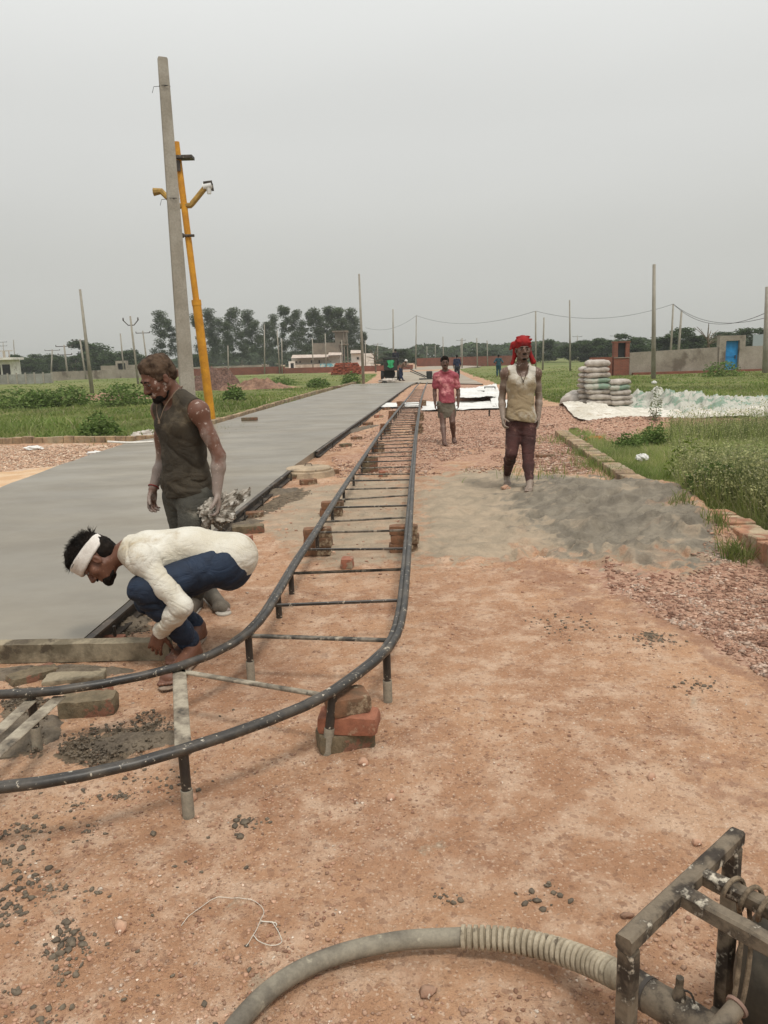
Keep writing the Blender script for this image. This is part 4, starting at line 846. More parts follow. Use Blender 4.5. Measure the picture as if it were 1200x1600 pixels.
euc = [(258, 490, 1.25), (272, 500, 1.1), (290, 516, 1), (316, 492, 1), (330, 487, 1.2), (344, 500, 1.2), (357, 505, 1), (371, 484, 1.3), (389, 489, 1.3), (404, 503, 1.1), (420, 505, 1.2), (432, 495, 1), (451, 479, 1.0), (468, 487, 1.1), (482, 490, 1.1), (497, 486, 1.3), (510, 481, 1.4), (524, 484, 1.4), (536, 482, 1.4), (548, 486, 1.3), (559, 497, 1.2), (570, 520, 1.3), (384, 520, 1.5), (412, 525, 1.5), (440, 528, 1.5), (465, 520, 1.6), (500, 515, 1.7), (530, 512, 1.7), (552, 515, 1.6), (338, 522, 1.5), (362, 525, 1.5)]
elab = ['first', 'second', 'third', 'fourth', 'fifth', 'sixth', 'seventh', 'eighth', 'ninth', 'tenth', 'eleventh', 'twelfth', 'thirteenth', 'fourteenth', 'fifteenth', 'sixteenth', 'seventeenth', 'eighteenth', 'nineteenth', 'twentieth', 'twenty-first', 'twenty-second']
for k, (px, tp, s_) in enumerate(euc): tree(px, tp, 178 + 14 * (k % 3) + (12 if k > 21 else 0), 'euc', ('%s tall airy eucalyptus of the row, counting from the tall pole' % elab[k]) if k < 22 else '%s lower dense eucalyptus filling behind the row, counting from the yellow pole' % elab[k - 22], ge, sx_=s_ * .98)
gl = 'round dark trees of the field edges'
left = [(38, 556), (50, 562), (62, 556), (78, 561), (92, 556), (108, 563), (125, 553), (142, 534), (155, 549), (168, 553), (181, 560), (196, 549), (212, 551), (228, 562), (244, 556), (300, 556), (320, 560)]
for k, (px, tp) in enumerate(left): tree(px, tp, 165 + 12 * (k % 3), 'rnd', '%s round dark tree of the left belt, counting from the balcony house' % elab[k], gl)
right = [(598, 560, 170), (612, 553, 170), (632, 548, 165), (648, 557, 170), (700, 560, 220), (745, 550, 200), (766, 549, 200), (842, 546, 170), (856, 532, 160), (872, 545, 170), (886, 538, 150), (908, 534, 150), (926, 536, 150), (941, 530, 150), (957, 534, 145), (984, 523, 130), (1000, 540, 150), (1042, 526, 120), (1060, 514, 120), (1078, 528, 125), (1096, 527, 120), (1112, 530, 130), (1136, 520, 140), (1150, 528, 140), (1171, 514, 120), (1186, 532, 150), (1215, 525, 140)]
for k, (px, tp, Y_) in enumerate(right): tree(px, tp, Y_, 'rnd', ('%s round tree right of the compound, counting toward the sack stack' if k < 12 else '%s round tree of the right belt, counting from the far left of the scene') % elab[k % 22] if k < 22 else '%s round tree from the blue door toward the picture edge' % elab[k - 22], gl, sx_=.9)
# far hedge line (a wood that reads as one mass)
n = 26000; ang = rng.uniform(-.62, .62, n); Yh = rng.uniform(285, 330, n); xh = ang * Yh; hh = 3.2 + 2.2 * vn2(ang * 60, ang * 0) + 2 * vn2(ang * 14, ang * 0 + 5); zz_ = rng.random(n) ** .7 * hh
V, F, T = leaves(np.stack([xh, Yh, zz_], -1), np.full(n, .95)); o = link('far_woods', V, [F], ML_DK, smooth=False, tint=T); tag(o, 'hazy dark green line of far woods along the whole horizon', 'woods', kind='stuff')

# ================= GRASS AND WEEDS =================
M_GRASS, b, t = newmat('grass_blade')
tn = t.attr('tint'); col = t.mix(1.0, tn, t.mix(t.rng(t.noise(.5, 4), .35, .65), (.85, .95, .8), (1.15, 1.08, 1.1)), 'MULTIPLY'); t.l.new(col, b.inputs['Base Color']); b.inputs['Roughness'].default_value = .7; b.inputs['Specular IOR Level'].default_value = .25; transl(m, b, t, col, .45)
def blades(x, y, z, h, w_, colr, lean=.45):
    n = len(x); an = rng.random(n) * 6.283; s_ = np.stack([np.cos(an), np.sin(an), 0 * an], -1) * (w_ / 2)[:, None]; b_ = np.stack([x, y, z - .02], -1)
    ln = rng.normal(size=(n, 2)) * lean * h[:, None]; mid = b_ + np.stack([ln[:, 0] * .35, ln[:, 1] * .35, h * .6], -1); tip = b_ + np.stack([ln[:, 0], ln[:, 1], h], -1)
    V = np.stack([b_ - s_, b_ + s_, mid + s_ * .7, mid - s_ * .7, tip], 1).reshape(-1, 3); k = np.arange(n)[:, None] * 5
    return V, [k + [0, 1, 2, 3], k + [3, 2, 4]], np.repeat(colr, 5, 0)
def gcol(n, x, y, dry=.0):
    a = np.array([(.215, .26, .078), (.28, .305, .12), (.155, .215, .058), (.36, .33, .19)]); p = np.array([.42, .3, .2 - dry * .1, .08 + dry * .1]); c = a[rng.choice(4, n, p=p / p.sum())]
    pat = vn2(x * .35 + 40, y * .22); pat2 = vn2(x * .8, y * .5 + 9); c = c * (.75 + .5 * pat)[:, None]; k = np.clip((pat2 - .6) * 4, 0, 1)[:, None]; return c * (1 - .35 * k) + np.array([.2, .19, .10]) * .35 * k
KL = [PG([(1098, 826), (1150, 856), (1200, 886), (1290, 944), (1420, 1030)]) + [.08, 0, 0], PG([(876, 680), (905, 700), (940, 725), (985, 755), (1040, 785)])]
def offkerb(x, y, r=.2):
    ok = np.ones(x.shape, bool)
    for p in KL:
        for a, b_ in zip(p[:-1], p[1:]): d = (b_ - a)[:2]; t = np.clip(((x - a[0]) * d[0] + (y - a[1]) * d[1]) / (d @ d), 0, 1); ok &= np.hypot(x - a[0] - t * d[0], y - a[1] - t * d[1]) > r
    return ok
def scatter(n, xa, xb, ya, yb, polys, power=1.0):
    y = 1 / rng.uniform(1 / yb, 1 / ya, n); x = rng.uniform(xa, xb, n) * (y + 1.0); m = np.zeros(n, bool)
    for p in polys: m |= inpoly(x + .1 * fbm2(x * 3, y * 3, 2), y + .2 * fbm2(x * 3 + 9, y * 3, 2), p)
    return x[m], y[m]
Vs, Fq, Ft, Cs, off = [], [], [], [], 0
def push(V, F, C):
    global off
    Vs.append(V); Fq.append(F[0] + off); Ft.append(F[1] + off); Cs.append(C); off += len(V)
# far and middle fields
x, y = scatter(260000, -.95, .95, 11, 95, [Z_FIELDL, Z_FIELDR2]); dens = vn2(x * .5, y * .35) + .4 * vn2(x * 1.7, y * 1.2)
keep = (dens > .38) & ~((abs(x + 9) < 3.6) & (abs(y - 51.6) < 3.)) & ~inpoly(x, y, [(-6, 50), (-3.5, 46), (-1.5, 60), (-5, 66)]); mx_ = (y < 26) & (x > 2.5) & (y < 22.5); keep &= ~mx_; x, y = x[keep], y[keep]; n = len(x); pat = vn2(x * .45 + 3, y * .3 + 8)
h = (.07 + .26 * pat ** 2) * (.5 + .8 * rng.random(n)) * np.clip(26 / y, .5, 1.25); push(*blades(x, y, gz(x, y), h, .012 + .0013 * y * (1 + rng.random(n)), gcol(n, x, y)))
# right verge, close and weedy
x, y = scatter(420000, .25, 1.15, 5.0, 17, [Z_FIELDR]); k = offkerb(x, y); x, y = x[k], y[k]; n = len(x); pat = vn2(x * .9, y * .7)
h = (.06 + .20 * pat) * (.4 + .9 * rng.random(n)); push(*blades(x, y, gz(x, y), h, .003 + .0007 * y * rng.random(n), gcol(n, x, y, 1.0) * 1.35, .35))
# tufts in front of the kerb
for (px, py, rx, n) in ((960, 730, .35, 1500), (930, 712, .3, 900), (1118, 852, .10, 120), (1150, 880, .09, 260), (985, 745, .25, 700), (1060, 822, .1, 60), (855, 745, .5, 120), (900, 690, .5, 500), (560, 604, 2.2, 900), (270, 680, 1.4, 1500)):
    c = G(px, py); x = c[0] + rng.normal(size=n) * rx * .6; y = c[1] + rng.normal(size=n) * rx * .7; push(*blades(x, y, gz(x, y), .05 + .14 * rng.random(n), .006 + .006 * rng.random(n), gcol(n, x, y)))
V = np.vstack(Vs); o = link('grass', V, [np.vstack(Fq), np.vstack(Ft)], M_GRASS, smooth=False, tint=np.vstack(Cs)); tag(o, 'green grass and low weeds covering both fields and the verge', 'grass', kind='stuff')
# feathery white-flowering weeds (one uncountable mass)
x, y = scatter(16000, .35, 1.1, 5.4, 16, [Z_FIELDR]); keep = (vn2(x * .8 + 2, y * .6) > .33) & (x > .34 * y + .25) & offkerb(x, y, .3); x, y = x[keep], y[keep]; n = len(x); Vf, Ff, Tf, o_ = [], [], [], 0
H = (.28 + .36 * rng.random(n)) * np.clip(x / y * 2.2, .7, 1.25); top = []; 
for k in range(16):
    an = rng.random(n) * 6.28; rr = .02 + .13 * rng.random(n); f = .35 + .65 * rng.random(n); top.append(np.stack([x + np.cos(an) * rr, y + np.sin(an) * rr, gz(x, y) + H * f], -1))
top = np.vstack(top); fl = rng.random(len(top)) < .26; colr = np.where(fl[:, None], np.array([.42, .41, .28]), np.array([.33, .35, .16]) * (.7 + .6 * rng.random((len(top), 1))))
V, F, _ = leaves(top, np.where(fl, .0075, .014), asp=.6); T = np.repeat(colr, 4, 0)
xb, yb = scatter(70000, .35, 1.1, 5.4, 16, [Z_FIELDR]); kb = (xb > .33 * yb + .15) & offkerb(xb, yb, .25) & (vn2(xb * 1.1 + 9, yb * .9) > .3); xb, yb = xb[kb], yb[kb]; nb = len(xb); vb, fb, cb = blades(xb, yb, gz(xb, yb), .16 + .38 * rng.random(nb) ** 1.3, .003 + .0006 * yb * rng.random(nb), gcol(nb, xb, yb, 1.0) * 1.45, .3)
o = link('tall_grass', vb, fb, M_GRASS, smooth=False, tint=cb); tag(o, 'tall wispy yellow-green grass standing among the pale weeds', 'grass', kind='stuff')
v2, f2, c2_ = blades(np.repeat(x, 3), np.repeat(y, 3), np.repeat(gz(x, y), 3), np.repeat(H, 3), np.full(n * 3, .006), np.tile([.12, .15, .06], (n * 3, 1)), .2)
o = link('flowering_weeds', np.vstack([V, v2]), [np.vstack([F, f2[0] + len(V)]), f2[1] + len(V)], M_GRASS, smooth=False, tint=np.vstack([T, c2_])); tag(o, 'feathery pale-flowering weeds growing thick beside the brick kerb', 'weeds', kind='stuff')
# individual bushes
def bush(px, py, w_, h, label, n=900, mat=None, leaf=.035, name='weed_bush', stem=False):
    c = G(px, py); c[2] = float(gz(c[0], c[1])); p = rng.normal(size=(n, 3)); p /= np.linalg.norm(p, axis=1)[:, None]; p *= rng.random((n, 1)) ** .4; p[:, 2] = abs(p[:, 2]); p *= 1 + .3 * fbm3(p * 3 + px, 2)[:, None]; p = p * [w_ / 2, w_ / 2, h] + c
    V, F, T = leaves(p, np.full(n, leaf), asp=.45); r_ = thing(name, label, 'plant', tuple(c), 'bushes and tall weeds')
    link('foliage', V, [F], mat or ML_LT, r_, smooth=False, tint=T); mb = MB()
    for k in range(6): e = p[rng.integers(0, n)]; mb.tube([c - [0, 0, .05], (c + e) / 2 + [0, 0, .02], e], [.008, .006, .003], 5)
    mb.build('stem', M_BARK, r_)
bush(158, 686, .95, .62, 'leafy dark bush behind the left brick kerb', 1300, leaf=.05)
bush(195, 632, 2.6, 1.0, 'wide leafy bush between the grass and the leaning bare pole', 1500, leaf=.075); bush(110, 632, 2.4, .9, 'leafy bush left of the worn bank in the left field', 1500, leaf=.075); bush(30, 636, 3, .9, 'leafy bush at the left edge of the field', 1500, leaf=.075); bush(68, 634, 2.0, .8, 'leafy bush between two others in the left field', 1200, leaf=.075)
bush(366, 626, 1.1, .75, 'small dark bush right of the yellow pole', 900, leaf=.07); bush(498, 604, 1.6, .6, 'bush beside the brick pile near the end pole', 1200, leaf=.07); bush(548, 600, 1.4, .8, 'low bush touching the foot of the end pole', 900, leaf=.07)
bush(1128, 588, 2.4, .95, 'shrub in front of the blue door', 900, leaf=.075); bush(440, 600, 2.2, .6, 'low shrub beside the old earth bank', 900, leaf=.07)
bush(1022, 690, .55, .38, 'dark leafy foot of the tall weed before the white tarp', 900, leaf=.03); bush(985, 700, .6, .35, 'dark green weed clump beside the crushed brick', 800, leaf=.03)
bush(1085, 745, .7, .5, 'bright yellow-green weed clump behind the white bag', 1100, leaf=.03, mat=leafmat('bright_leaf', (.13, .19, .03), (.2, .23, .04))); bush(1120, 800, .7, .45, 'green weed clump behind the end of the sand pile', 1100, leaf=.03)
bush(1024, 668, .3, .85, 'tall pale weed standing before the white tarp', 420, leaf=.022, mat=leafmat('pale_leaf', (.16, .19, .09), (.26, .27, .18)))
# crushed brick and pebbles
def stones(name, label, mat, polys, n, xa, xb, ya, yb, s0, s1, detail=0, thr=0, flat=.6):
    x, y = scatter(n, xa, xb, ya, yb, polys); k = vn2(x * 2.1, y * 1.7) >= thr; x, y = x[k], y[k]; s_ = s0 + (s1 - s0) * rng.random(len(x)) ** 2.2
    V, F, T = rocks(np.stack([x, y, gz(x, y) + s_ * .15], -1), s_, flat, detail=detail); o = link(name, V, [F], mat, smooth=False, tint=T); tag(o, label, 'gravel', kind='stuff')
M_CHIP = M('brick_chip', srgb(172, 136, 114), srgb(138, 104, 86), scale=5, lo=.4, hi=.6, spl=srgb(190, 166, 148), spl_scale=6, spl_lo=.5, spl_hi=.58, tint='tint', bump=.2)
M_CHIP2 = M('pale_chip', srgb(196, 164, 138), srgb(168, 134, 112), scale=6, lo=.4, hi=.6, spl=srgb(210, 192, 170), spl_scale=7, spl_lo=.55, spl_hi=.6, tint='tint', bump=.2)
stones('brick_gravel', 'crushed red brick spread behind the sand and along the right kerb', M_CHIP, [Z_BG1, Z_BG1b, Z_BG0], 90000, -.05, .75, 7.5, 30, .013, .032, thr=.15)
stones('brick_chippings', 'coarse pinkish brick chips between the brown soil and the right kerb', M_CHIP, [Z_BG3], 34000, .25, .95, 3.3, 7.5, .006, .022, thr=.34)
stones('brick_chippings', 'scattered brick chips under and beside the pipe frame', M_CHIP, [Z_BG2, Z_BG4], 26000, -.15, .25, 6.5, 30, .015, .035, thr=.35)
stones('gravel', 'pale gravel patch between the left kerb and the wet concrete', M_CHIP2, [Z_GRAV], 60000, -.95, -.2, 9, 19, .015, .04, thr=.12)
allp = [np.array([(-6, .9), (-6, 6), (-2, 9), (-1, 16), (2, 16), (4, 9), (6, 5), (6, .9)], float)]
M_PEB = M('soil_pebble', srgb(176, 142, 118), srgb(150, 112, 90), scale=9, spl=srgb(206, 190, 172), spl_scale=11, spl_lo=.6, spl_hi=.64, tint='tint', bump=.2)
SLP = np.vstack([SLAB_NEAR[:2][None], SLAB_R[:, :2], SLAB_L[::-1, :2]])
def offslab(x, y): return ~inpoly(x, y, SLP)
x, y = scatter(48000, -.65, .65, 1.05, 13, allp); k = offslab(x, y) & (vn2(x * 1.7, y * 1.7) > .3) & ~inpoly(x, y, Z_SAND); x, y = x[k], y[k]; s_ = .0016 + .007 * rng.random(len(x)) ** 4
V, F, T = rocks(np.stack([x, y, gz(x, y) + s_ * .2], -1), s_ * np.clip(y / 3, 1, 2.2), .6, detail=1); o = link('pebbles', V, [F], M_PEB, smooth=False, tint=T); tag(o, 'small pale pebbles strewn over the brown soil', 'pebbles', kind='stuff')
x, y = scatter(700, -.65, .0, 1.1, 5, allp); k = offslab(x, y) & (vn2(x * 1.2 + 5, y * 1.2) > .35) & (x < -.25 * y - .1 + .5 * rng.random(len(x))); x, y = x[k], y[k]; s_ = .003 + .007 * rng.random(len(x)) ** 3
cl = [(30, 1300, .05, 60), (45, 1385, .05, 90), (12, 1420, .05, 70), (85, 1395, .025, 25), (112, 1475, .035, 90), (110, 1518, .025, 30), (12, 1542, .02, 12), (72, 1590, .02, 18), (190, 1243, .02, 40), (125, 1255, .04, 40), (133, 1300, .03, 30), (60, 1300, .03, 20), (100, 1455, .02, 20), (140, 1400, .02, 10), (230, 1220, .06, 50), (300, 1230, .05, 24), (385, 1290, .03, 30), (418, 1285, .01, 8), (8, 1350, .04, 50), (700, 1405, .02, 14), (880, 975, .12, 120), (1018, 1000, .07, 130), (1095, 1075, .06, 50), (850, 1400, .04, 26)]
for (px, py, sp, nn_) in cl: c = G(px, py); x = np.append(x, c[0] + rng.normal(size=nn_) * sp); y = np.append(y, c[1] + rng.normal(size=nn_) * sp); s_ = np.append(s_, .0025 + .010 * rng.random(nn_) ** 2.5)
V, F, T = rocks(np.stack([x, y, gz(x, y) + s_ * .2], -1), s_, .65, detail=1); o = link('mortar_crumbs', V, [F], M_MORTAR, smooth=False, tint=T); tag(o, 'dark mortar crumbs scattered below the curved pipes', 'crumbs', kind='stuff')
for k, (px, py, s_, lab, mt) in enumerate([(188, 1452, .022, 'pale flat stone below the curved pipe at the lower left', M_PEB), (668, 1549, .022, 'pale pinkish stone lying above the hose bend', M_PEB), (1088, 1318, .018, 'whitish stone left of the pump frame corner', M_PEB), (112, 1475, .020, 'dark crumbled mortar lump at the lower left', M_MORTAR), (383, 1288, .018, 'grey mortar lump below the flat cross bar', M_MORTAR), (375, 1308, .015, 'smaller grey lump beneath the grey mortar lump', M_MORTAR),
                                 (240, 1305, .012, 'dark pebble left of the caked leg', M_MORTAR), (610, 1250, .02, 'stone between the brick stack and the caked leg', M_PEB), (567, 1195, .022, 'pale stone in front of the brick stack', M_PEB), (1018, 1217, .02, 'reddish stone in the open soil', M_PEB), (980, 1433, .017, 'flat pale stone left of the pump frame', M_PEB), (645, 768, .03, 'grey stone at the walker feet in the sand', M_PEB), (790, 772, .05, 'pale stone between the sandals and the sand', M_PEB), (300, 1250, .03, 'pinkish stone beside the caked leg', M_PEB)]):
    c = G(px, py); c[2] = float(gz(c[0], c[1])) + s_ * .25; V, F, T = rocks(c[None], s_, .7, detail=2); o = link('stone', V, [F], mt, loc=tuple(c), smooth=False, tint=T); tag(o, lab, 'stone', 'larger stones on the soil')

x, y = scatter(90000, -.7, .0, 1.6, 14, Z_MUD); s_ = .002 + .008 * rng.random(len(x)) ** 2; k = offslab(x, y); x, y, s_ = x[k], y[k], s_[k]
V, F, T = rocks(np.stack([x, y, gz(x, y) + s_ * .5 + .02 * rng.random(len(x))], -1), s_, .7, detail=1); o = link('mortar_crumbs', V, [F], M_MORTAR, smooth=False, tint=T); tag(o, 'lumpy wet mortar crumbs heaped on the mortar spills', 'crumbs', kind='stuff')
o = heap('gravel_mound', 338, 607, 1.9, 1.6, 1.25, 'conical mound of reddish brown gravel behind the yellow pole', n=80, mat=M('mound_gravel', srgb(84, 64, 55), srgb(120, 92, 79), scale=9, lo=.4, hi=.6, bump=1, bscale=14, bdist=.05), seed=31); o['category'] = 'gravel'
o = heap('earth_bank', 400, 607, 2.4, 1.0, .5, 'low spill of brown rubble right of the gravel mound', n=60, mat=M('bank_earth', srgb(150, 118, 96), srgb(112, 84, 70), scale=3, bump=1, bscale=14, bdist=.05), seed=35); o['category'] = 'earth'
o = heap('earth_bank', 160, 622, 3.6, .9, .28, 'worn brown earth bank at the foot of the leaning pole', n=60, mat=M('bank_earth', srgb(160, 128, 104), srgb(122, 94, 78), scale=3, bump=1, bscale=14, bdist=.05), seed=37); o['category'] = 'earth'
# ================= SACKS, SHEETS =================
M_SACK = M('woven_sack', srgb(188, 180, 170), srgb(158, 148, 138), scale=5, spl=srgb(136, 124, 110), spl_scale=3, spl_lo=.6, spl_hi=.7, bump=.4, bscale=18, bdist=.01, rough=.8)
M_SACKG = M('green_white_sack', srgb(176, 174, 162), srgb(122, 142, 124), scale=2.6, lo=.5, hi=.6, spl=srgb(150, 140, 124), spl_scale=5, spl_lo=.6, spl_hi=.7, bump=.4, bscale=18, bdist=.01, rough=.7)
M_TARP = M('white_tarpaulin', srgb(214, 208, 196), srgb(188, 180, 164), scale=2, spl=srgb(168, 152, 130), spl_scale=3, spl_lo=.58, spl_hi=.68, bump=.5, bscale=9, bdist=.02, rough=.6)
def sack(c, yaw, size, label, mat, seed, group, tilt=0.0):
    n, m_ = 22, 14; u = np.linspace(-1, 1, n); th = np.linspace(0, 2 * np.pi, m_ + 1); U, T = np.meshgrid(u, th, indexing='ij')
    e = (1 - abs(U) ** 5) ** .55 * .93 + .07; py = np.sign(np.cos(T)) * abs(np.cos(T)) ** .75 * e ** .35; pz = np.sign(np.sin(T)) * abs(np.sin(T)) ** .8 * e
    X = np.stack([U * size[0] / 2, py * size[1] / 2, pz * size[2] / 2], -1); s_ = X.reshape(-1, 3); s_ = s_ + np.stack([fbm3(s_ * 6 + seed + 5 * a, 4) for a in range(3)], -1) * [.05, .05, .036]
    s_[:, 2] += size[2] / 2; s_ = s_ @ np.array([[math.cos(tilt), 0, math.sin(tilt)], [0, 1, 0], [-math.sin(tilt), 0, math.cos(tilt)]])
    s_ = s_ @ np.array([[math.cos(yaw), math.sin(yaw), 0], [-math.sin(yaw), math.cos(yaw), 0], [0, 0, 1]])
    c = np.asarray(c, float); o = MB().grid((s_ + c).reshape(n, m_ + 1, 3)).build('cement_sack', mat, loc=tuple(c), autos=None); tag(o, label, 'sack', group); return o
c = G(932, 643); og = 'cement sacks in the two stacks'; H_ = .145
for k in range(9):
    sack((c[0] + (.08 - .012 * k if k < 5 else -.03) + rng.normal() * .022, c[1] + rng.normal() * .02, k * H_ + .02), rng.normal() * .12, (.64 + .06 * rng.random(), .46, H_ * 1.16 if k < 8 else .2), '%s sack from the ground in the tall stack' % elab[k] if k < 8 else 'crumpled dusty sack topping the tall stack', M_SACKG if k in (4, 5) else M_SACK, k * 3, og)
for k in range(6): sack((c[0] + .64 - .02 * k + rng.normal() * .015, c[1] - .05, k * H_ * .93 + .02), rng.normal() * .08, (.62, .46, H_ * 1.1), '%s sack from the ground in the short stack' % elab[k] if k < 5 else 'pale sack on top of the short stack', M_SACKG if k in (0, 4) else M_SACK, 40 + k * 3, og)
for k in range(8): sack((c[0] - .03, c[1] + .6, k * H_ + .02), .04, (.66, .46, H_ * 1.12), '%s sack from the ground in the stack hidden behind the tall one' % elab[k], M_SACK, 70 + k, og)
sack((c[0] + 1.15, c[1] - .05, .02), .1, (.8, .5, .22), 'low sack at the right foot of the short stack', M_SACKG, 90, None)
cc = G(898, 640); sack((cc[0], cc[1], .0), .9, (.9, .62, .5), 'bulging white sack leaning at the left foot of the stacks', M_SACK, 95, None, tilt=.25)
def sheet(name, label, poly_pts, n1, n2, zf, mat, group=None, cat='sheet', thick=.006):
    """a crumpled cloth between two edge curves (front, back), with real thickness"""
    A = spline(poly_pts[0], n1); B = spline(poly_pts[1], n1); g = A[:, None] + (B - A)[:, None] * np.linspace(0, 1, n2)[None, :, None]
    u, v = np.meshgrid(np.linspace(0, 1, n1), np.linspace(0, 1, n2), indexing='ij'); g[..., 2] += zf(u, v, g[..., 0], g[..., 1]) + (gz(g[..., 0].ravel(), g[..., 1].ravel()).reshape(u.shape))
    g[..., 0] += .03 * fbm2(u * 14, v * 6, 2); g[..., 1] += .04 * fbm2(u * 11 + 4, v * 6, 2)
    lo = g - [0, 0, thick]; mb = MB(); mb.grid(g); mb.grid(lo[::-1]); 
    for e, f in ((g[0], lo[0]), (g[:, -1], lo[:, -1])): mb.grid(np.stack([e, f]))
    for e, f in ((g[-1], lo[-1]), (g[:, 0], lo[:, 0])): mb.grid(np.stack([f, e]))
    o = mb.build(name, mat, loc=tuple(A[0]), autos=None); tag(o, label, cat, group); return o
def crump(a, b_, f=6, s_=0): return lambda u, v, X, Y: a * (1 - abs(fbm2(X * f * .5 + s_, Y * f * .35, 4)) * 2) * np.minimum(1, 5 * np.minimum(v, 1 - v) + .25) + b_
sheet('tarpaulin', 'dirty white tarpaulin spread on the ground in front of the sacks', (PG([(872, 652), (905, 663), (960, 664), (1040, 660), (1130, 655), (1240, 655)]), PG([(893, 636), (925, 640), (960, 641), (1040, 640), (1130, 640), (1240, 636)])), 150, 30, lambda u, v, X, Y: .10 * (1 - abs(fbm2(X * 2.6, Y * 1.8, 4)) * 2.2) * (.35 + .65 * np.sin(np.pi * np.clip(v, 0, 1))) + .05 + .25 * np.exp(-((u - .06) / .06) ** 2) * v, M_TARP)
def heapz(u, v, X, Y): r = 1 - abs(fbm2(X * 1.9 + 7, Y * 2.2, 4)) * 2.6; return np.sin(np.pi * np.clip(v, 0, 1)) * (.06 + .16 * r + .11 * (1 - abs(fbm2(X * 4.6 + 3, Y * 4.2, 3)) * 3) * (.7 + .5 * fbm2(X * .9, Y * 0, 2)) + .34 * np.exp(-((X - G(1022, 640)[0]) / .16) ** 2) + .2 * np.exp(-((X - G(1095, 640)[0]) / .4) ** 2)) + .03
sheet('empty_sack_heap', 'crumpled heap of empty green and white sacks on the tarpaulin', (PG([(985, 654), (1040, 655), (1120, 652), (1240, 650)]), PG([(985, 630), (1040, 629), (1120, 628), (1240, 622)])), 190, 40, heapz, M_SACKG, cat='sack heap')
# white sheets behind the pink shirt
M_SHEET = M('white_sheet', (.72, .71, .68), (.6, .58, .54), scale=1.5, rough=.7, bump=.4, bscale=6, bdist=.02)
c1_, c2_ = G(663, 641), G(800, 640)
sheet('plastic_sheet', 'long white plastic sheet on low frames behind the pink shirt', (PG([(658, 642), (700, 642), (760, 640), (800, 640)], .02), PG([(662, 629), (700, 629), (760, 628), (800, 627)], .02)), 70, 16, lambda u, v, X, Y: .03 + .03 * fbm2(X * 3, Y * 2, 3), M_SHEET)
sheet('plastic_sheet', 'crumpled white sheet on legs farther behind the pink shirt', (PG([(712, 624), (740, 624), (775, 620)], .16), PG([(716, 610), (745, 607), (772, 602)], .2)), 50, 18, lambda u, v, X, Y: .05 + .06 * fbm2(X * 2.5, Y * 2, 3), M_SHEET)
sheet('plastic_sheet', 'hanging end of white cloth at the edge of the far sheet', (PG([(768, 636), (776, 637), (786, 634)], .02), PG([(763, 612), (770, 606), (776, 604)], .12)), 24, 12, lambda u, v, X, Y: .03 + .1 * v + .05 * fbm2(X * 3, Y * 2, 3), M_SHEET)
sheet('plastic_sheet', 'narrow white strip of sheet lying between the pipes', (PG([(590, 637), (620, 636), (655, 636)], .05), PG([(598, 630), (625, 630), (655, 629)], .05)), 24, 8, lambda u, v, X, Y: .02 + .02 * fbm2(X * 3, Y * 2, 3), M_SHEET)
def lowframe(px0, px1, py, h, label, n=3, yaw=0):
    a, b_ = G(px0, py), G(px1, py); r_ = thing('low_steel_frame', label, 'steel frame', tuple(a)); MB().tube([a + [0, 0, h], b_ + [0, 0, h]], .022, 8).build('rail', M_STEEL, r_)
    for k in range(n): q = a + (b_ - a) * (.03 + .94 * k / max(n - 1, 1)); MB().tube([q - [0, 0, .05], q + [0, 0, h]], .022, 8).build('leg', M_STEEL, r_, loc=tuple(q))
lowframe(763, 815, 655, .26, 'short black frame leg and bar behind the red-scarfed man', 2); lowframe(735, 757, 622, .26, 'black legs of a frame under the far white sheet', 3); lowframe(757, 774, 616, .3, 'black end frame poking from the far white sheet', 2)
# bags
def crumple(name, px, py, r, label, mat, seed=0, z=0, cat='bag', asp=(1, .8, .7)):
    c = G(px, py); c[2] = float(gz(c[0], c[1])) + z; th, ph = np.meshgrid(np.linspace(0, 2 * np.pi, 29), np.linspace(0, np.pi, 18)); d = np.stack([np.sin(ph) * np.cos(th), np.sin(ph) * np.sin(th), np.cos(ph)], -1)
    k = (1 + .55 * fbm3(d.reshape(-1, 3) * 3.2 + seed, 4)).reshape(ph.shape); k[:, -1] = k[:, 0]; X = d * k[..., None] * r * np.array(asp) + c + [0, 0, r * asp[2] * .7]; o = MB().grid(X).build(name, mat, loc=tuple(c), autos=R(25)); tag(o, label, cat)
crumple('plastic_bag', 1003, 722, .085, 'crumpled white plastic bag lying in the weeds', M_SHEET, 3, z=.08); crumple('plastic_bag', 149, 712, .13, 'crumpled clear plastic bag on the pale gravel', M_SHEET, 5, asp=(1.2, .7, .4)); crumple('plastic_bag', 53, 703, .14, 'flat pale scrap of wrapper at the foot of the left kerb', M_SHEET, 8, asp=(1.2, .7, .35))
crumple('cloth_scrap', 931, 686, .12, 'orange-brown cloth scrap on the crushed brick', M('orange_cloth', srgb(196, 128, 70), srgb(150, 96, 56), scale=6), 9, cat='cloth', asp=(1.4, .6, .5)); crumple('plastic_bag', 1022, 600, .12, 'tiny white bag at the foot of the tall bare pole', M_SHEET, 11)
# white string
c = [(283, 1447), (300, 1428), (335, 1406), (350, 1404), (395, 1410), (412, 1425), (408, 1440), (398, 1462), (385, 1483)]
r_ = thing('string', 'loose white string with a small loop lying on the soil', 'string', tuple(G(350, 1430))); M_STR = M('white_string', (.58, .54, .46), bump=0, rough=.6)
def sw(pts, r): p = spline(PG(pts), 60); p[:, 2] = gz(p[:, 0], p[:, 1]) + .006; return MB().tube(p, r, 5)
sw(c, .0009).build('strand', M_STR, r_); sw([(408, 1443), (430, 1445), (432, 1450)], .0016).build('strand', M_STR, r_); sw([(425, 1443), (437, 1462), (440, 1474), (425, 1480), (405, 1474), (396, 1466)], .0011).build('strand', M_STR, r_)
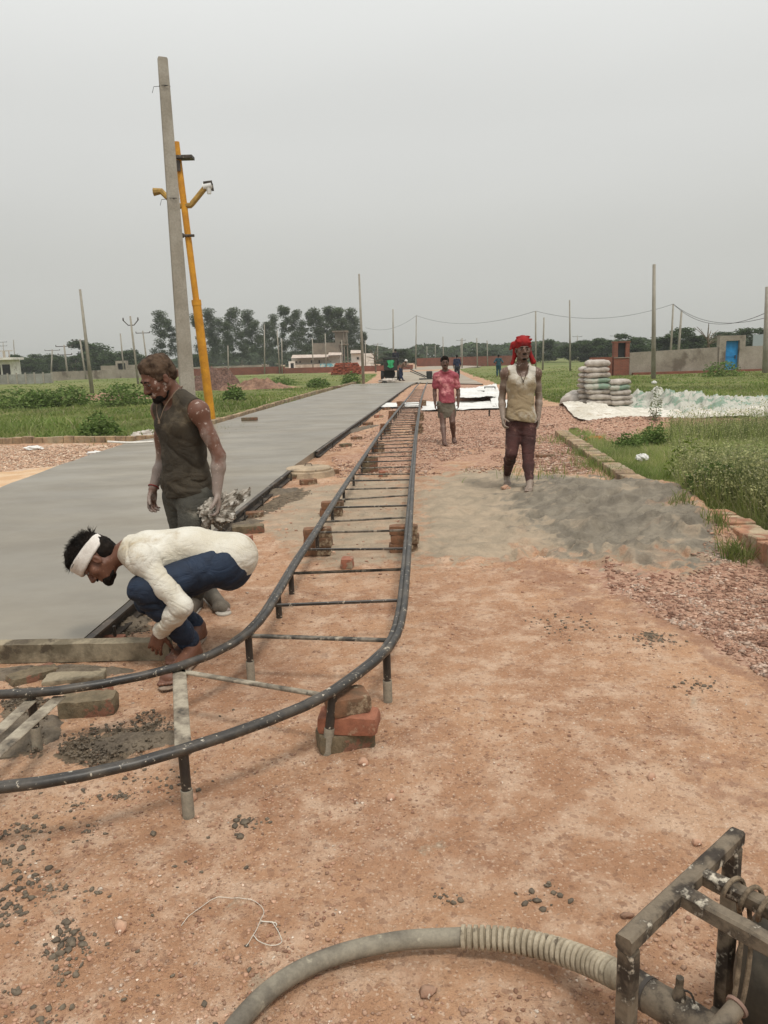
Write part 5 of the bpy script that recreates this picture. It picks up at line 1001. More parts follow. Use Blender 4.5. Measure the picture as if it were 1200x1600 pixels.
# poles of stick debris at the left kerb
mb = MB(); a, b_ = G(168, 690, .2), G(240, 690, .16); mb.tube(spline([a, (a + b_) / 2 - [0, 0, .02], b_], 8), .02, 7); o = mb.build('stick', M_WHITEW, loc=tuple(a)); tag(o, 'pale bent stick lying on the left brick kerb', 'stick')
crumple('cement_bag', 226, 689, .3, 'small grey heap on the kerb behind the standing man', M_SACK, 13, cat='heap', asp=(1.2, .6, .5))

# ================= MIXER AND TROWEL FAR DOWN THE ROAD =================
M_BLK = M('dull_black', srgb(40, 42, 40), srgb(60, 58, 54), scale=3, rough=.7, bump=.1); M_TYRE = M('tyre', (.02, .02, .02), rough=.9, bump=.2)
M_GRN = M('green_cloth', srgb(70, 176, 118), srgb(44, 140, 90), scale=3, bump=.3)
c = G(611, 595); r_ = thing('concrete_mixer', 'black mixer tractor with a green cloth hung on its back', 'mixer', tuple(c)); s_ = .9
MB().box(c + [0, .2, 1.15], (1.0, 1.1, .8), None, .03, .05).box(c + [0, .1, 1.62], (1.15, .9, .12), None, 0, .03).build('body', M_BLK, r_); MB().tube([c + [-.1, .9, .5], c + [-.1, 2.2, .6]], [.45, .3], 14).build('engine', M_BLK, r_)
for sx_ in (-.62, .58): MB().tube([c + [sx_ - .12, .2, .38], c + [sx_ + .12, .2, .38]], .38, 18).tube([c + [sx_ - .13, .2, .38], c + [sx_ + .13, .2, .38]], .16, 12).build('wheel', M_TYRE, r_, loc=tuple(c + [sx_, .2, .38]))
MB().tube([c + [-.45, 0, .25], c + [.5, 0, .25]], .04, 8).build('axle', M_BLK, r_)
u, v = np.meshgrid(np.linspace(-1, 1, 16), np.linspace(0, 1, 16)); X = np.stack([c[0] + .0 + u * (.22 + .05 * np.sin(v * 7)) + .0 * v, c[1] - .42 - .04 * np.sin(u * 6) - .02 * fbm2(u * 3, v * 3), c[2] + 1.5 - v * (.60 - .15 * abs(u))], -1); mb = MB(); mb.grid(X); mb.grid((X + [0, .03, 0])[::-1]); o = mb.build('green_cloth', M_GRN, loc=tuple(c + [0, -.4, .9]), autos=None); tag(o, 'bright green cloth hanging on the back of the mixer', 'cloth')
crumple('sack_pile', 606, 598, .42, 'cream sacks dumped behind the mixer wheels', M_SACK, 21, cat='sacks', asp=(1.4, .7, .4)); crumple('bucket_heap', 601, 600, .16, 'blue-black rag by the mixer wheel', M_BLK, 23, cat='rag')
c = G(669, 594); r_ = thing('power_trowel', 'small dark floating machine with a long handle on the far concrete', 'machine', tuple(c)); MB().box(c + [0, 0, .1], (1.3, .5, .08), None, 0, .02).build('base', M_BLK, r_); MB().box(c + [.1, 0, .4], (.42, .4, .5), None, .02, .05).build('motor', M_BLK, r_)
h0 = P(641, 577, c[1] + .5); MB().tube([c + [0, 0, .2], h0], .035, 6).tube([c + [-.2, .3, .2], h0 + [0, .3, -.15]], .03, 6).build('handle', M_BLK, r_)

# ================= PUMP FRAME AND HOSE (near right) =================
M_PUMP = M('grimy_frame_steel', srgb(112, 100, 84), srgb(54, 46, 38), scale=11, lo=.42, hi=.56, spl=srgb(186, 176, 158), spl_scale=22, spl_lo=.57, spl_hi=.68, rough=.7, bump=.6, bscale=45, bdist=.003)
M_HOSE = M('grey_hose', srgb(136, 128, 112), srgb(100, 93, 82), scale=5, lo=.4, hi=.62, spl=srgb(152, 144, 126), spl_scale=22, spl_lo=.6, spl_hi=.7, rough=.75, bump=.4, bscale=50, bdist=.002)
M_HOSE2 = M('ribbed_hose', srgb(176, 164, 142), srgb(140, 128, 108), scale=14, spl=srgb(96, 86, 72), spl_scale=20, spl_lo=.6, spl_hi=.7, rough=.85, bump=.4, bscale=60, bdist=.002)
ZF = .50
A_ = G(983, 1468, ZF); B_ = G(1146, 1312, ZF); A0 = G(953, 1700, .0); B0_ = G(1094, 1640, .0)
A0 = np.array([A_[0] - .0, A_[1], 0]) + [.0, 0, 0]; B0_ = np.array([B_[0], B_[1], 0])
ax_ = nrm(B_ - A_); r_ = thing('water_pump', 'grimy square-tube frame of the pump in the near corner', 'pump frame', tuple(A0))
wf = .033
def sq(a, b_, w_=wf, mat=M_PUMP, name='tube', up=(0, 0, 1)):
    a = np.asarray(a); b_ = np.asarray(b_); L_ = np.linalg.norm(b_ - a); d = (b_ - a) / L_; s_ = np.cross(d, up)
    s_ = nrm(np.cross(d, ax_)) if np.linalg.norm(s_) < .3 else nrm(s_); u_ = np.cross(s_, d); n = max(int(L_ / .03), 2); T_ = np.linspace(-L_ / 2, L_ / 2, n); pr = [(-1, -.7), (-.7, -1), (.7, -1), (1, -.7), (1, .7), (.7, 1), (-.7, 1), (-1, .7)]
    c = (a + b_) / 2; g = np.array([[c + d * t + (s_ * p + u_ * q) * w_ / 2 for p, q in pr + pr[:1]] for t in T_]); nn = fbm3(g.reshape(-1, 3) * 25, 2).reshape(g.shape[:2]) * .0015; nn[:, -1] = nn[:, 0]; g += nn[..., None]
    mb = MB().grid(g); mb.add(g[0][:8], [np.array([[0, 3, 2, 1], [0, 7, 4, 3], [7, 6, 5, 4]])]); mb.add(g[-1][:8], [np.array([[0, 1, 2, 3], [0, 3, 4, 7], [4, 5, 6, 7]])]); return mb.build(name, mat, r_, loc=tuple(c), autos=R(25))
sq(A_ - ax_ * .019, B_ + ax_ * .019, name='top_tube'); sq(A_ - [0, 0, .02], A0 - [0, 0, .02], name='leg'); sq(B_ - [0, 0, .02], B0_ - [0, 0, .02], name='leg')
C1 = G(1068, 1400, ZF); C2 = G(1100, 1368, ZF); out_ = nrm(np.cross(ax_, (0, 0, 1)))
e1 = G(1260, 1508, ZF); e2 = G(1260, 1462, ZF)
d1 = nrm(e1 - C1)
k1 = C1 - d1 * .004; sq(k1, C1 + d1 * .85, .034, name='crossbar'); k2 = G(1105, 1372, ZF); d2 = nrm(G(1260, 1450, ZF) - k2); sq(k2 - d2 * .012, k2 + d2 * .85, .030, name='crossbar')
E1 = C1 + d1 * .85; E2 = E1 + (B_ - A_) * .6; sq(E1 - (B_ - A_) * .45, E2, name='top_tube'); sq(E1 - (B_ - A_) * .45 - [0, 0, .02], (E1 - (B_ - A_) * .45) * [1, 1, 0], name='leg'); sq(E2 - [0, 0, .02], E2 * [1, 1, 0], name='leg')
sq(np.array([*A0[:2], .06]) - ax_ * 0, np.array([*B0_[:2], .06]), .034, name='base_tube')
# rope coil
M_ROPE = M('rope', srgb(128, 112, 92), srgb(84, 72, 58), scale=60, rough=.95, bump=.8, bscale=160, bdist=.003)
r2 = thing('rope', 'frayed rope lashed round the frame bar above the tank', 'rope', tuple(k2 + d2 * .2))
th = np.linspace(0, 2 * np.pi * 3.2, 110); side = nrm(np.cross(d2, (0, 0, 1)))
def helix(base, d, s_, r, pitch, th): return base + d * (th / (2 * np.pi) * pitch)[:, None] + s_ * (np.cos(th) * r)[:, None] + np.array([0, 0, 1]) * (np.sin(th) * r)[:, None]
MB().tube(helix(k2 + d2 * .045, d2, side, .027, .035, th), .0048, 8).build('coil', M_ROPE, r2)
q = k2 + d2 * .065; MB().tube(spline([q + [0, 0, -.02], q + [-.005, -.03, -.08], q + [-.03, -.06, -.2], q + [-.06, -.05, -.3], q + [-.05, -.05, -.44]], 30), .0048, 8).build('tail', M_ROPE, r2)
MB().tube(spline([q + [.02, 0, -.02], q + [.012, -.035, -.09], q + [-.012, -.06, -.2], q + [-.05, -.07, -.27]], 30), .0048, 8).build('tail', M_ROPE, r2)
# tank
M_TANK = M('dark_tank', srgb(58, 54, 46), srgb(92, 84, 70), scale=6, lo=.45, hi=.7, spl=srgb(130, 120, 100), spl_scale=10, spl_lo=.64, spl_hi=.7, rough=.5, bump=.3, bscale=30, bdist=.003)
tc_ = P(1378, 1675, 1.28) ; tc_[2] = max(tc_[2], .24); tr_ = thing('pump_tank', 'rounded dark steel tank under the pump frame', 'tank', (tc_[0], tc_[1], 0)); ph = np.linspace(-.5 * np.pi, .5 * np.pi, 20); ll = .18
prof = [(-ll - .10 * math.cos(p) if p < 0 else 0, 0) for p in ph]; pts = []; rr_ = []
for a in np.linspace(0, 1, 12): pts.append(-ll - .1 * math.cos(a * math.pi / 2)); rr_.append(.165 * math.sin(a * math.pi / 2) + .001)
pts += [ll]; rr_ += [.165]
for a in np.linspace(.1, 1, 8): pts.append(ll + .1 * math.sin(a * math.pi / 2)); rr_.append(.165 * math.cos(a * math.pi / 2) + .001)
MB().tube([tc_ + d1 * p for p in pts], rr_, 36).build('shell', M_TANK, tr_, autos=R(50)); MB().tube([tc_ + d1 * -.1, tc_ + d1 * -.08], .170, 36).build('band', M_PUMP, tr_, loc=tuple(tc_))
for s_ in (-.1, .14): q = tc_ + d1 * s_; MB().box((q[0], q[1], q[2] / 2 - .06), (.04, .2, q[2] - .1)).build('foot', M_PUMP, tr_, loc=(q[0], q[1], 0))
# hose: lies on the soil, rises into the pump inlet
HP = [(300, 1760, .04), (345, 1640, .04), (395, 1572, .04), (455, 1524, .04), (530, 1491, .04), (625, 1470, .042), (725, 1464, .05)]
hp = spline([G(a, b_, z) for a, b_, z in HP], 70); hr = .024
r3 = thing('suction_hose', 'thick grey hose curving over the soil with a ribbed end section', 'hose', tuple(hp[0] * [1, 1, 0])); MB().tube(hp, hr, 20).build('smooth_hose', M_HOSE, r3)
H2 = [(722, 1464, .05), (790, 1468, .06), (860, 1482, .075), (920, 1503, .10), (965, 1524, .13), (1000, 1545, .145)]
h2 = spline([G(a, b_, z) for a, b_, z in H2], 420); s2 = np.concatenate([[0], np.cumsum(np.linalg.norm(np.diff(h2, axis=0), axis=1))]); ph2 = s2 / .0165
rr2 = .0255 + .004 * (s2 / s2[-1]) + .0046 * np.clip(np.sin(ph2 * 2 * np.pi) * 2.6 + 1.5, -1, 1) * np.where(s2 > s2[-1] * .86, .3, 1); MB().tube(h2, rr2, 24).build('ribbed_hose', M_HOSE2, r3, autos=None)
H3 = spline([G(a, b_, z) for a, b_, z in [(990, 1539, .145), (1030, 1565, .15), (1075, 1590, .15), (1150, 1640, .15)]], 20); MB().tube(H3, .037, 26).build('inlet_pipe', M_PUMP, r3)
q = H3[3]; MB().tube([q - nrm(H3[4] - H3[3]) * .004, q + nrm(H3[4] - H3[3]) * .006], .0385, 26).build('clamp_band', M_FORM, r3, loc=tuple(q))
q = H3[9] + [.0, .0, .036]; MB().tube([q - [0, 0, .01], q + [0, 0, .014], q + [0, 0, .03]], [.016, .013, .007], 8).tube([q + [0, 0, .03], q + [0, 0, .05]], .009, 6).build('clamp_bolt', M_PUMP, r3, loc=tuple(q)); MB().tube(spline([q + [0, 0, .02], q + [.02, -.01, .02], q + [.03, -.02, -.01]], 8), .0025, 5).build('wire_end', M_FORM, r3, loc=tuple(q))
q0 = P(1128, 1600, .93); q1 = P(1152, 1572, .95); r4 = thing('pump_outlet', 'short open pipe spout beside the dark tank', 'pipe', tuple(q0)); MB().tube([q0 + (q0 - q1) * 1.5, q1], .013, 16).build('spout', M_PUMP, r4); MB().tube([q1 - (q1 - q0) * .1, q1 + (q1 - q0) * .02], [.016, .017], 16).build('flange', M('copper_tone', srgb(140, 112, 98), srgb(110, 88, 76), scale=10), r4, loc=tuple(q1))
# ================= PEOPLE: implicit bodies meshed by surface nets =================
class SDF:
    def __init__(s, lo, hi, h):
        s.h = h; s.lo = np.array(lo, float); s.n = np.ceil((np.array(hi) - s.lo) / h).astype(int) + 1; s.F = np.full(s.n, .08, np.float32)
    def _win(s, lo, hi):
        a = np.clip(np.floor((lo - s.lo) / s.h).astype(int), 0, s.n - 1); b = np.clip(np.ceil((hi - s.lo) / s.h).astype(int) + 1, 1, s.n)
        if np.any(b <= a): return None, None
        sl = tuple(slice(x, y) for x, y in zip(a, b)); g = np.meshgrid(*[(np.arange(x, y) * s.h + o).astype(np.float32) for x, y, o in zip(a, b, s.lo)], indexing='ij'); return sl, g
    def _comb(s, sl, d, k, op):
        f = s.F[sl]
        if op == 'add':
            hh = np.clip(.5 + .5 * (f - d) / k, 0, 1); s.F[sl] = f * (1 - hh) + d * hh - k * hh * (1 - hh)
        else:
            hh = np.clip(.5 - .5 * (f + d) / k, 0, 1); s.F[sl] = f * (1 - hh) - d * hh + k * hh * (1 - hh)
    def cone(s, a, b, r1, r2, k=.02, op='add', flat=None):
        """round cone; flat=(dir, factor) squeezes it along dir"""
        a = np.asarray(a, float); b = np.asarray(b, float); m = max(r1, r2) + k + s.h * 2; sl, g = s._win(np.minimum(a, b) - m, np.maximum(a, b) + m)
        if sl is None: return s
        d = b - a; L2 = d @ d + 1e-9; px, py, pz = g[0] - a[0], g[1] - a[1], g[2] - a[2]; t = np.clip((px * d[0] + py * d[1] + pz * d[2]) / L2, 0, 1)
        qx, qy, qz = px - d[0] * t, py - d[1] * t, pz - d[2] * t
        if flat is not None:
            n = nrm(flat[0]); q = qx * n[0] + qy * n[1] + qz * n[2]; e = (1 / flat[1] - 1) * q; qx = qx + n[0] * e; qy = qy + n[1] * e; qz = qz + n[2] * e
        s._comb(sl, np.sqrt(qx * qx + qy * qy + qz * qz) - (r1 + (r2 - r1) * t), k, op); return s
    def ell(s, c, ax, r, k=.02, op='add'):
        c = np.asarray(c, float); r = np.asarray(r, float); ax = np.asarray(ax, float); m = np.sqrt(((ax * r[:, None]) ** 2).sum(0)) + k + s.h * 2; sl, g = s._win(c - m, c + m)
        if sl is None: return s
        p = [g[i] - c[i] for i in range(3)]; q = [p[0] * ax[j][0] + p[1] * ax[j][1] + p[2] * ax[j][2] for j in range(3)]
        k0 = np.sqrt(sum((q[j] / r[j]) ** 2 for j in range(3))); k1 = np.sqrt(sum((q[j] / r[j] ** 2) ** 2 for j in range(3))) + 1e-6; s._comb(sl, k0 * (k0 - 1) / k1, k, op); return s
    def plane(s, p, n, k=.006):
        """keep only the side n points away from (cuts where (x-p).n > 0)"""
        n = nrm(n); g = np.meshgrid(*[(np.arange(s.n[i]) * s.h + s.lo[i]).astype(np.float32) for i in range(3)], indexing='ij'); d = (g[0] - p[0]) * n[0] + (g[1] - p[1]) * n[1] + (g[2] - p[2]) * n[2]
        hh = np.clip(.5 - .5 * (s.F - d) / k, 0, 1); s.F = (s.F * (1 - hh) + d * hh + k * hh * (1 - hh)).astype(np.float32); return s
    def disp(s, fn, band=.05):
        idx = np.argwhere(np.abs(s.F) < band); p = idx * s.h + s.lo; s.F[idx[:, 0], idx[:, 1], idx[:, 2]] += fn(p).astype(np.float32); return s
    def mesh(s):
        F = s.F; S = F < 0; nx, ny, nz = F.shape; c = np.zeros((nx - 1, ny - 1, nz - 1), np.uint8)
        for i in (0, 1):
            for j in (0, 1):
                for k in (0, 1): c += S[i:nx - 1 + i, j:ny - 1 + j, k:nz - 1 + k]
        idx = np.argwhere((c > 0) & (c < 8)); P_ = np.zeros((len(idx), 3)); cnt = np.zeros(len(idx))
        for ax in range(3):
            for u in (0, 1):
                for v in (0, 1):
                    o = [0, 0, 0]; o[(ax + 1) % 3] = u; o[(ax + 2) % 3] = v; a = idx + o; e = np.zeros(3, int); e[ax] = 1; b = a + e; fa = F[a[:, 0], a[:, 1], a[:, 2]]; fb = F[b[:, 0], b[:, 1], b[:, 2]]
                    m = (fa < 0) != (fb < 0); t = np.where(m, fa / np.where(m, fa - fb, 1), 0); q = a + e * t[:, None]; P_[m] += q[m]; cnt += m
        P_ /= cnt[:, None]; V = P_ * s.h + s.lo; flat = (idx[:, 0] * (ny - 1) + idx[:, 1]) * (nz - 1) + idx[:, 2]; Q = []
        for ax in range(3):
            b, c2 = (ax + 1) % 3, (ax + 2) % 3; sl1 = [slice(None)] * 3; sl2 = [slice(None)] * 3; sl1[ax] = slice(0, -1); sl2[ax] = slice(1, None); A = S[tuple(sl1)]; B = S[tuple(sl2)]; ed = np.argwhere(A != B)
            ed = ed[(ed[:, b] > 0) & (ed[:, c2] > 0) & (ed[:, b] < F.shape[b] - 1) & (ed[:, c2] < F.shape[c2] - 1)]; st = A[ed[:, 0], ed[:, 1], ed[:, 2]]; cs = []
            for u, v in ((-1, -1), (0, -1), (0, 0), (-1, 0)): o = np.zeros(3, int); o[b] = u; o[c2] = v; cs.append(np.searchsorted(flat, ((ed[:, 0] + o[0]) * (ny - 1) + ed[:, 1] + o[1]) * (nz - 1) + ed[:, 2] + o[2]))
            q = np.stack(cs, -1); Q.append(np.where(st[:, None], q, q[:, ::-1]))
        return V, np.vstack(Q)
def frame(u, f):
    """axes (right, forward, up) from an up and a forward hint"""
    u = nrm(u); f = np.asarray(f, float); f = nrm(f - u * (f @ u)); return np.array([np.cross(f, u), f, u])
class Man:
    """J: world joints (pel, hipL/R, kneeL/R, ankL/R, toeL/R, chest, neck, shL/R, elL/R, wrL/R, head); headf, headu: face direction and crown direction"""
    def __init__(s, name, label, J, fwd, headf, headu, h=.006, sc=1.0, hands=None, group=None, barefoot=True):
        s.J = {k: np.asarray(v, float) for k, v in J.items()}; s.h = h; s.sc = sc; s.hands = hands or {}; J = s.J; s.fwd = nrm(fwd)
        allp = np.array(list(J.values())); s.lo = allp.min(0) - .2 * sc; s.hi = allp.max(0) + .2 * sc; s.lo[2] = min(s.lo[2], allp[:, 2].min() - .06); base = np.array([J['pel'][0], J['pel'][1], min(J['ankL'][2], J['ankR'][2]) - .08]); s.root = thing(name, label, 'person', tuple(base), group)
        s.HA = frame(headu, headf); s.PA = frame(J['chest'] - J['pel'], s.fwd); s.PA = s.orient(J['hipR'] - J['hipL'], J['chest'] - J['pel']); s.CA = s.orient(J['shR'] - J['shL'], J['neck'] - J['chest']); s.barefoot = barefoot
        s.mid = (J['pel'] + J['chest']) / 2 + s.J.get('belly', np.zeros(3)); s.MA = s.orient(s.PA[0] + s.CA[0], J['chest'] - J['pel'])
    def orient(s, side, up): u = nrm(up); r = nrm(side - u * (side @ u)); return np.array([r, np.cross(u, r), u])
    def hp(s, x, y, z): return s.J['head'] + (s.HA[0] * x + s.HA[1] * y + s.HA[2] * z) * s.sc
    def grid(s, lo=None, hi=None, h=None): return SDF(s.lo if lo is None else lo, s.hi if hi is None else hi, h or s.h)
    def torso(s, g, o=0.0, neck=True):
        J, c = s.J, s.sc
        g.ell(J['pel'] + s.PA[2] * .01 * c, s.PA, np.array([.158, .115, .125]) * c + o, .04); g.ell(s.mid, s.MA, np.array([.138, .100, .16]) * c + o, .05); g.ell(J['chest'], s.CA, np.array([.158, .112, .165]) * c + o, .05)
        g.cone(J['shL'] - s.CA[2] * .01, J['shR'] - s.CA[2] * .01, .052 * c + o, .052 * c + o, .04)
        for k in 'LR': g.cone(J['neck'], J['sh' + k], .05 * c + o, .046 * c + o, .03); g.ell(J['chest'] + s.CA[1] * .055 * c + (J['sh' + k] - J['chest']) * .35, s.CA, np.array([.07, .05, .055]) * c + o, .03)
        return g
    def arm(s, g, k, o=0.0, upto=1.0, start=0.0, kk=.02):
        J, c = s.J, s.sc; a, b, w_ = J['sh' + k], J['el' + k], J['wr' + k]
        g.ell(a, s.CA, np.array([.055, .055, .058]) * c + o, .03); g.cone(a, b, .046 * c + o, .037 * c + o, .03); g.cone(a * .5 + b * .5 + s.CA[1] * .008, a * .35 + b * .65, .040 * c + o, .036 * c + o, .02)
        if upto > 0: e = b + (w_ - b) * upto; m_ = b * .68 + w_ * .32; g.cone(b, m_, .037 * c + o, .040 * c + o, kk); g.cone(m_, e, .040 * c + o, (.027 + .013 * (1 - upto)) * c + o, kk)
        return g
    def leg(s, g, k, o=0.0, upto=1.0, o2=None, kk=.025):
        J, c = s.J, s.sc; a, b, w_ = J['hip' + k], J['knee' + k], J['ank' + k]; o2 = o if o2 is None else o2; back = nrm(np.cross(np.cross(nrm(w_ - b), s.fwd), nrm(w_ - b)))
        g.cone(a, b, .086 * c + o, .056 * c + o2, .04)
        if upto > 0: e = b + (w_ - b) * upto; m_ = b * .68 + w_ * .32 - back * .014; g.cone(b, m_, .054 * c + o2, .056 * c + o2, kk); g.cone(m_, e, .056 * c + o2, (.034 + .02 * (1 - upto)) * c + o2, kk)
        return g
    def head(s, g, o=0.0):
        p, A, c = s.hp, s.HA, s.sc; r = lambda *a: np.array(a) * c + o
        g.ell(p(0, -.012, .035), A, r(.074, .094, .086), .02); g.ell(p(0, .028, -.03), A, r(.060, .060, .080), .03); g.ell(p(0, .034, -.074), A, r(.046, .050, .038), .02); g.cone(p(-.012, .074, -.1), p(.012, .074, -.1), .017 * c + o, .017 * c + o, .018)
        for q in (-1, 1): g.ell(p(q * .046, .052, -.024), A, r(.022, .024, .024), .018); g.cone(p(q * .056, .0, -.05), p(q * .03, .05, -.095), .018 * c, .016 * c, .02)
        g.cone(p(-.036, .080, .020), p(.036, .080, .020), .011 * c, .011 * c, .012)
        g.cone(p(0, .086, .006), p(0, .108, -.034), .0085 * c, .0135 * c, .009)
        for q in (-1, 1): g.cone(p(q * .012, .096, -.040), p(q * .010, .098, -.039), .0095 * c, .0095 * c, .006); g.ell(p(q * .031, .097, -.001), A, r(.015, .014, .010), .010, 'sub'); g.cone(p(q * .020, .0865, .0065), p(q * .042, .082, .0055), .0052 * c, .0048 * c, .003); g.cone(p(q * .020, .085, -.0085), p(q * .042, .081, -.0085), .0045 * c, .004 * c, .003)
        g.cone(p(-.020, .084, -.063), p(.020, .084, -.063), .0075 * c, .0075 * c, .007); g.cone(p(-.016, .084, -.075), p(.016, .084, -.075), .0085 * c, .0085 * c, .007); g.cone(p(-.02, .099, -.0687), p(.02, .099, -.0687), .0035 * c, .0035 * c, .004, 'sub')
        for q in (-1, 1): g.ell(p(q * .079, -.006, -.008), A, r(.010, .019, .032), .007); g.ell(p(q * .090, .002, -.006), A, r(.009, .010, .018), .005, 'sub')
        g.cone(s.J['neck'] + s.CA[2] * -.01, p(0, -.028, -.055), .058 * c, .052 * c, .03); return g
    def hand(s, g, k):
        """palm and five bent fingers; spec: d finger direction, n palm normal (palm faces this way), t thumb side, curl"""
        J, c = s.J, s.sc; sp = s.hands.get(k, {}); w_ = J['wr' + k]; d = nrm(sp.get('d', w_ - J['el' + k])); n = np.asarray(sp.get('n', s.PA[0] * (1 if k == 'L' else -1)), float); n = nrm(n - d * (n @ d)); t = np.cross(n, d)
        if t @ np.asarray(sp.get('t', s.fwd), float) < 0: t = -t
        cu = sp.get('curl', .35); kn = w_ + d * .082 * c
        g.ell(w_ + d * .045 * c, np.array([t, n, d]), np.array([.036, .016, .052]) * c, .014); g.cone(w_ + d * .03 * c - t * .018 * c, kn - t * .022 * c, .014 * c, .013 * c, .012); g.cone(w_ + d * .03 * c + t * .018 * c, kn + t * .022 * c, .015 * c, .012 * c, .012)
        for i, (off, L_, r) in enumerate(((.030, .070, .0092), (.010, .078, .0094), (-.011, .072, .009), (-.030, .056, .0080))):
            a = kn + t * off * c; di = nrm(d + t * (.10 - .07 * i)); cc = cu * (1 + .14 * i) + rng.random() * .08
            for j, (f, r2) in enumerate(((.45, 1.0), (.30, .92), (.25, .82))):
                ang = cc * (j + .55); dj = nrm(di * math.cos(ang) + n * math.sin(ang)); b = a + dj * L_ * f * c; g.cone(a, b, r * r2 * c, r * (r2 - .07) * c, .003); a = b
        a = w_ + d * .022 * c + t * .026 * c + n * .006 * c; dj = nrm(d * .6 + t * .65 + n * .35)
        for f, r in ((.038, .0125), (.030, .0105), (.024, .0090)): b = a + dj * f * c; g.cone(a, b, r * c, (r - .001) * c, .006); a = b; dj = nrm(dj + d * .35 + n * .25 * (1 + cu))
        return g
    def foot(s, g, k, o=0.0, toes=True):
        J, c = s.J, s.sc; a, t = J['ank' + k], J['toe' + k]; up = np.array([0, 0, 1.]); d = nrm((t - a) * [1, 1, 0]); r = np.cross(d, up); L_ = .175 * c; sole = min(t[2], a[2] - .05 * c)
        heel = a - d * .032 * c; heel[2] += -.052 * c; ball = t.copy(); g.cone(a + [0, 0, .01], heel, .034 * c + o, .030 * c + o, .02); g.cone(heel, ball, .030 * c + o, .030 * c + o, .03); g.cone(a - up * .012, ball + up * .006, .034 * c + o, .022 * c + o, .03)
        g.cone(ball - r * .024 * c, ball + r * .026 * c, .020 * c + o, .021 * c + o, .02)
        if toes:
            for i, (off, L2, rr) in enumerate(((.030, .046, .0125), (.012, .044, .0095), (-.004, .040, .0088), (-.019, .034, .0082), (-.032, .027, .008))):
                sgn = 1 if k == 'L' else -1; q = ball + r * off * c * sgn - up * .004; g.cone(q, q + d * L2 * c - up * .008 * c, rr * c + o, rr * .95 * c + o, .004)
        return g
    def body(s, mat, feet=True):
        g = s.grid(); s.torso(g); [s.arm(g, k) for k in 'LR']; [s.leg(g, k) for k in 'LR']; s.head(g); [s.hand(g, k) for k in 'LR']
        if feet: [s.foot(g, k) for k in 'LR']
        V, Q = g.mesh(); s.part('body', V, Q, mat); return s
    def part(s, name, V, Q, mat, parent=None): return link(name, V, [Q], mat, parent or s.root)
    def eyes(s, mat_w, mat_b):
        for q in (-1, 1):
            c = s.hp(q * .031, .0775, -.001); r = .0112 * s.sc; o = MB().tube([c - s.HA[1] * r * k for k in (-1, -.9, -.6, 0, .6, .9, 1)], [r * math.sqrt(max(1 - k * k, .0004)) for k in (-1, -.9, -.6, 0, .6, .9, 1)], 14).build('eye', mat_w, s.root)
            c2 = c + s.HA[1] * r * .93 - s.HA[2] * .001; MB().tube([c2 - s.HA[1] * .002, c2 + s.HA[1] * .0012], r * .52, 12).build('iris', mat_b, o)
    def cloth(s, name, fill, folds, mat, cuts=(), subs=(), h=None, lo=None, hi=None, band=.05):
        g = s.grid(lo, hi, h); fill(g)
        if folds: g.disp(folds, band)
        for p, n in cuts: g.plane(p, n)
        for kind, *a in subs: getattr(g, kind)(*a, op='sub') if kind != 'cone' else g.cone(*a, op='sub')
        V, Q = g.mesh(); return s.part(name, V, Q, mat)
    def hairmesh(s, name, prims, cuts, amp, freq, mat, h=None):
        c = s.J['head']; g = SDF(c - .17 * s.sc, c + .17 * s.sc, h or min(s.h, .006))
        for p, r, k in prims: g.ell(s.hp(*p), s.HA, np.array(r) * s.sc, k)
        for p, r, k in cuts: g.ell(s.hp(*p), s.HA, np.array(r) * s.sc, k, 'sub')
        g.disp(lambda p: amp * (fbm3(p * freq, 3) - .3 * abs(fbm3(p * freq * 2.1 + 9, 2)))); V, Q = g.mesh(); return s.part(name, V, Q, mat)
    def brows(s, mat):
        for q in (-1, 1): MB().tube(spline([s.hp(q * .012, .0925, .017), s.hp(q * .030, .092, .0215), s.hp(q * .048, .080, .015)], 8), np.array([.003, .0045, .005, .005, .0045, .004, .003, .002]) * s.sc, 6).build('eyebrow', mat, s.root)
def folds(axis, amp, freq, seed=0, amp2=.4):
    """cloth creases running across the axis"""
    ax = nrm(axis)
    def fn(p):
        q = p - np.outer(p @ ax, ax) * 0; al = (p @ ax)[:, None] * ax; q = (p - al) * .42 + al * 1.0; w_ = fbm3(p * freq * .35 + seed, 2)[:, None] * .12
        r = np.clip(abs(fbm3((q + w_) * freq + seed, 2)) * 3.4, 0, 1) ** .7; r2 = np.clip(abs(fbm3((q + w_) * freq * 1.9 + seed + 3, 2)) * 3.4, 0, 1) ** .7; return amp * (.85 - 1.15 * r - .35 * r2) + amp * amp2 * .5 * fbm3(p * freq * 2.5 + seed, 2)
    return fn
def skin(name, base, dust, lo=.45, hi=.62, scale=6, zg=None):
    return M(name, base, dust, zg=zg, scale=scale, lo=lo, hi=hi, spl=tuple(min(1, c * 1.5) for c in dust), spl_scale=38, spl_lo=.60, spl_hi=.64, rough=.55, bump=.25, bscale=140, bdist=.0015, spec=.4)
def MCR(*a, **k): k.setdefault('crease', (6.5, .009, (1, 1, 1.6))); return M(*a, **k)
S_BROWN = (.130, .056, .034); S_DUST = (.26, .20, .165)
MS_A = skin('dusty_skin', S_BROWN, (.25, .195, .165), .42, .66, 7, (.75, 1.45, .17, -.20)); MS_B = skin('brown_skin', (.135, .058, .034), (.16, .08, .05), .5, .75); MS_C = skin('cement_dusted_skin', (.125, .070, .048), (.24, .185, .145), .38, .66, 5, (.9, 1.5, .12, -.12)); MS_D = skin('dark_skin', (.10, .050, .034), (.15, .10, .075), .5, .75)
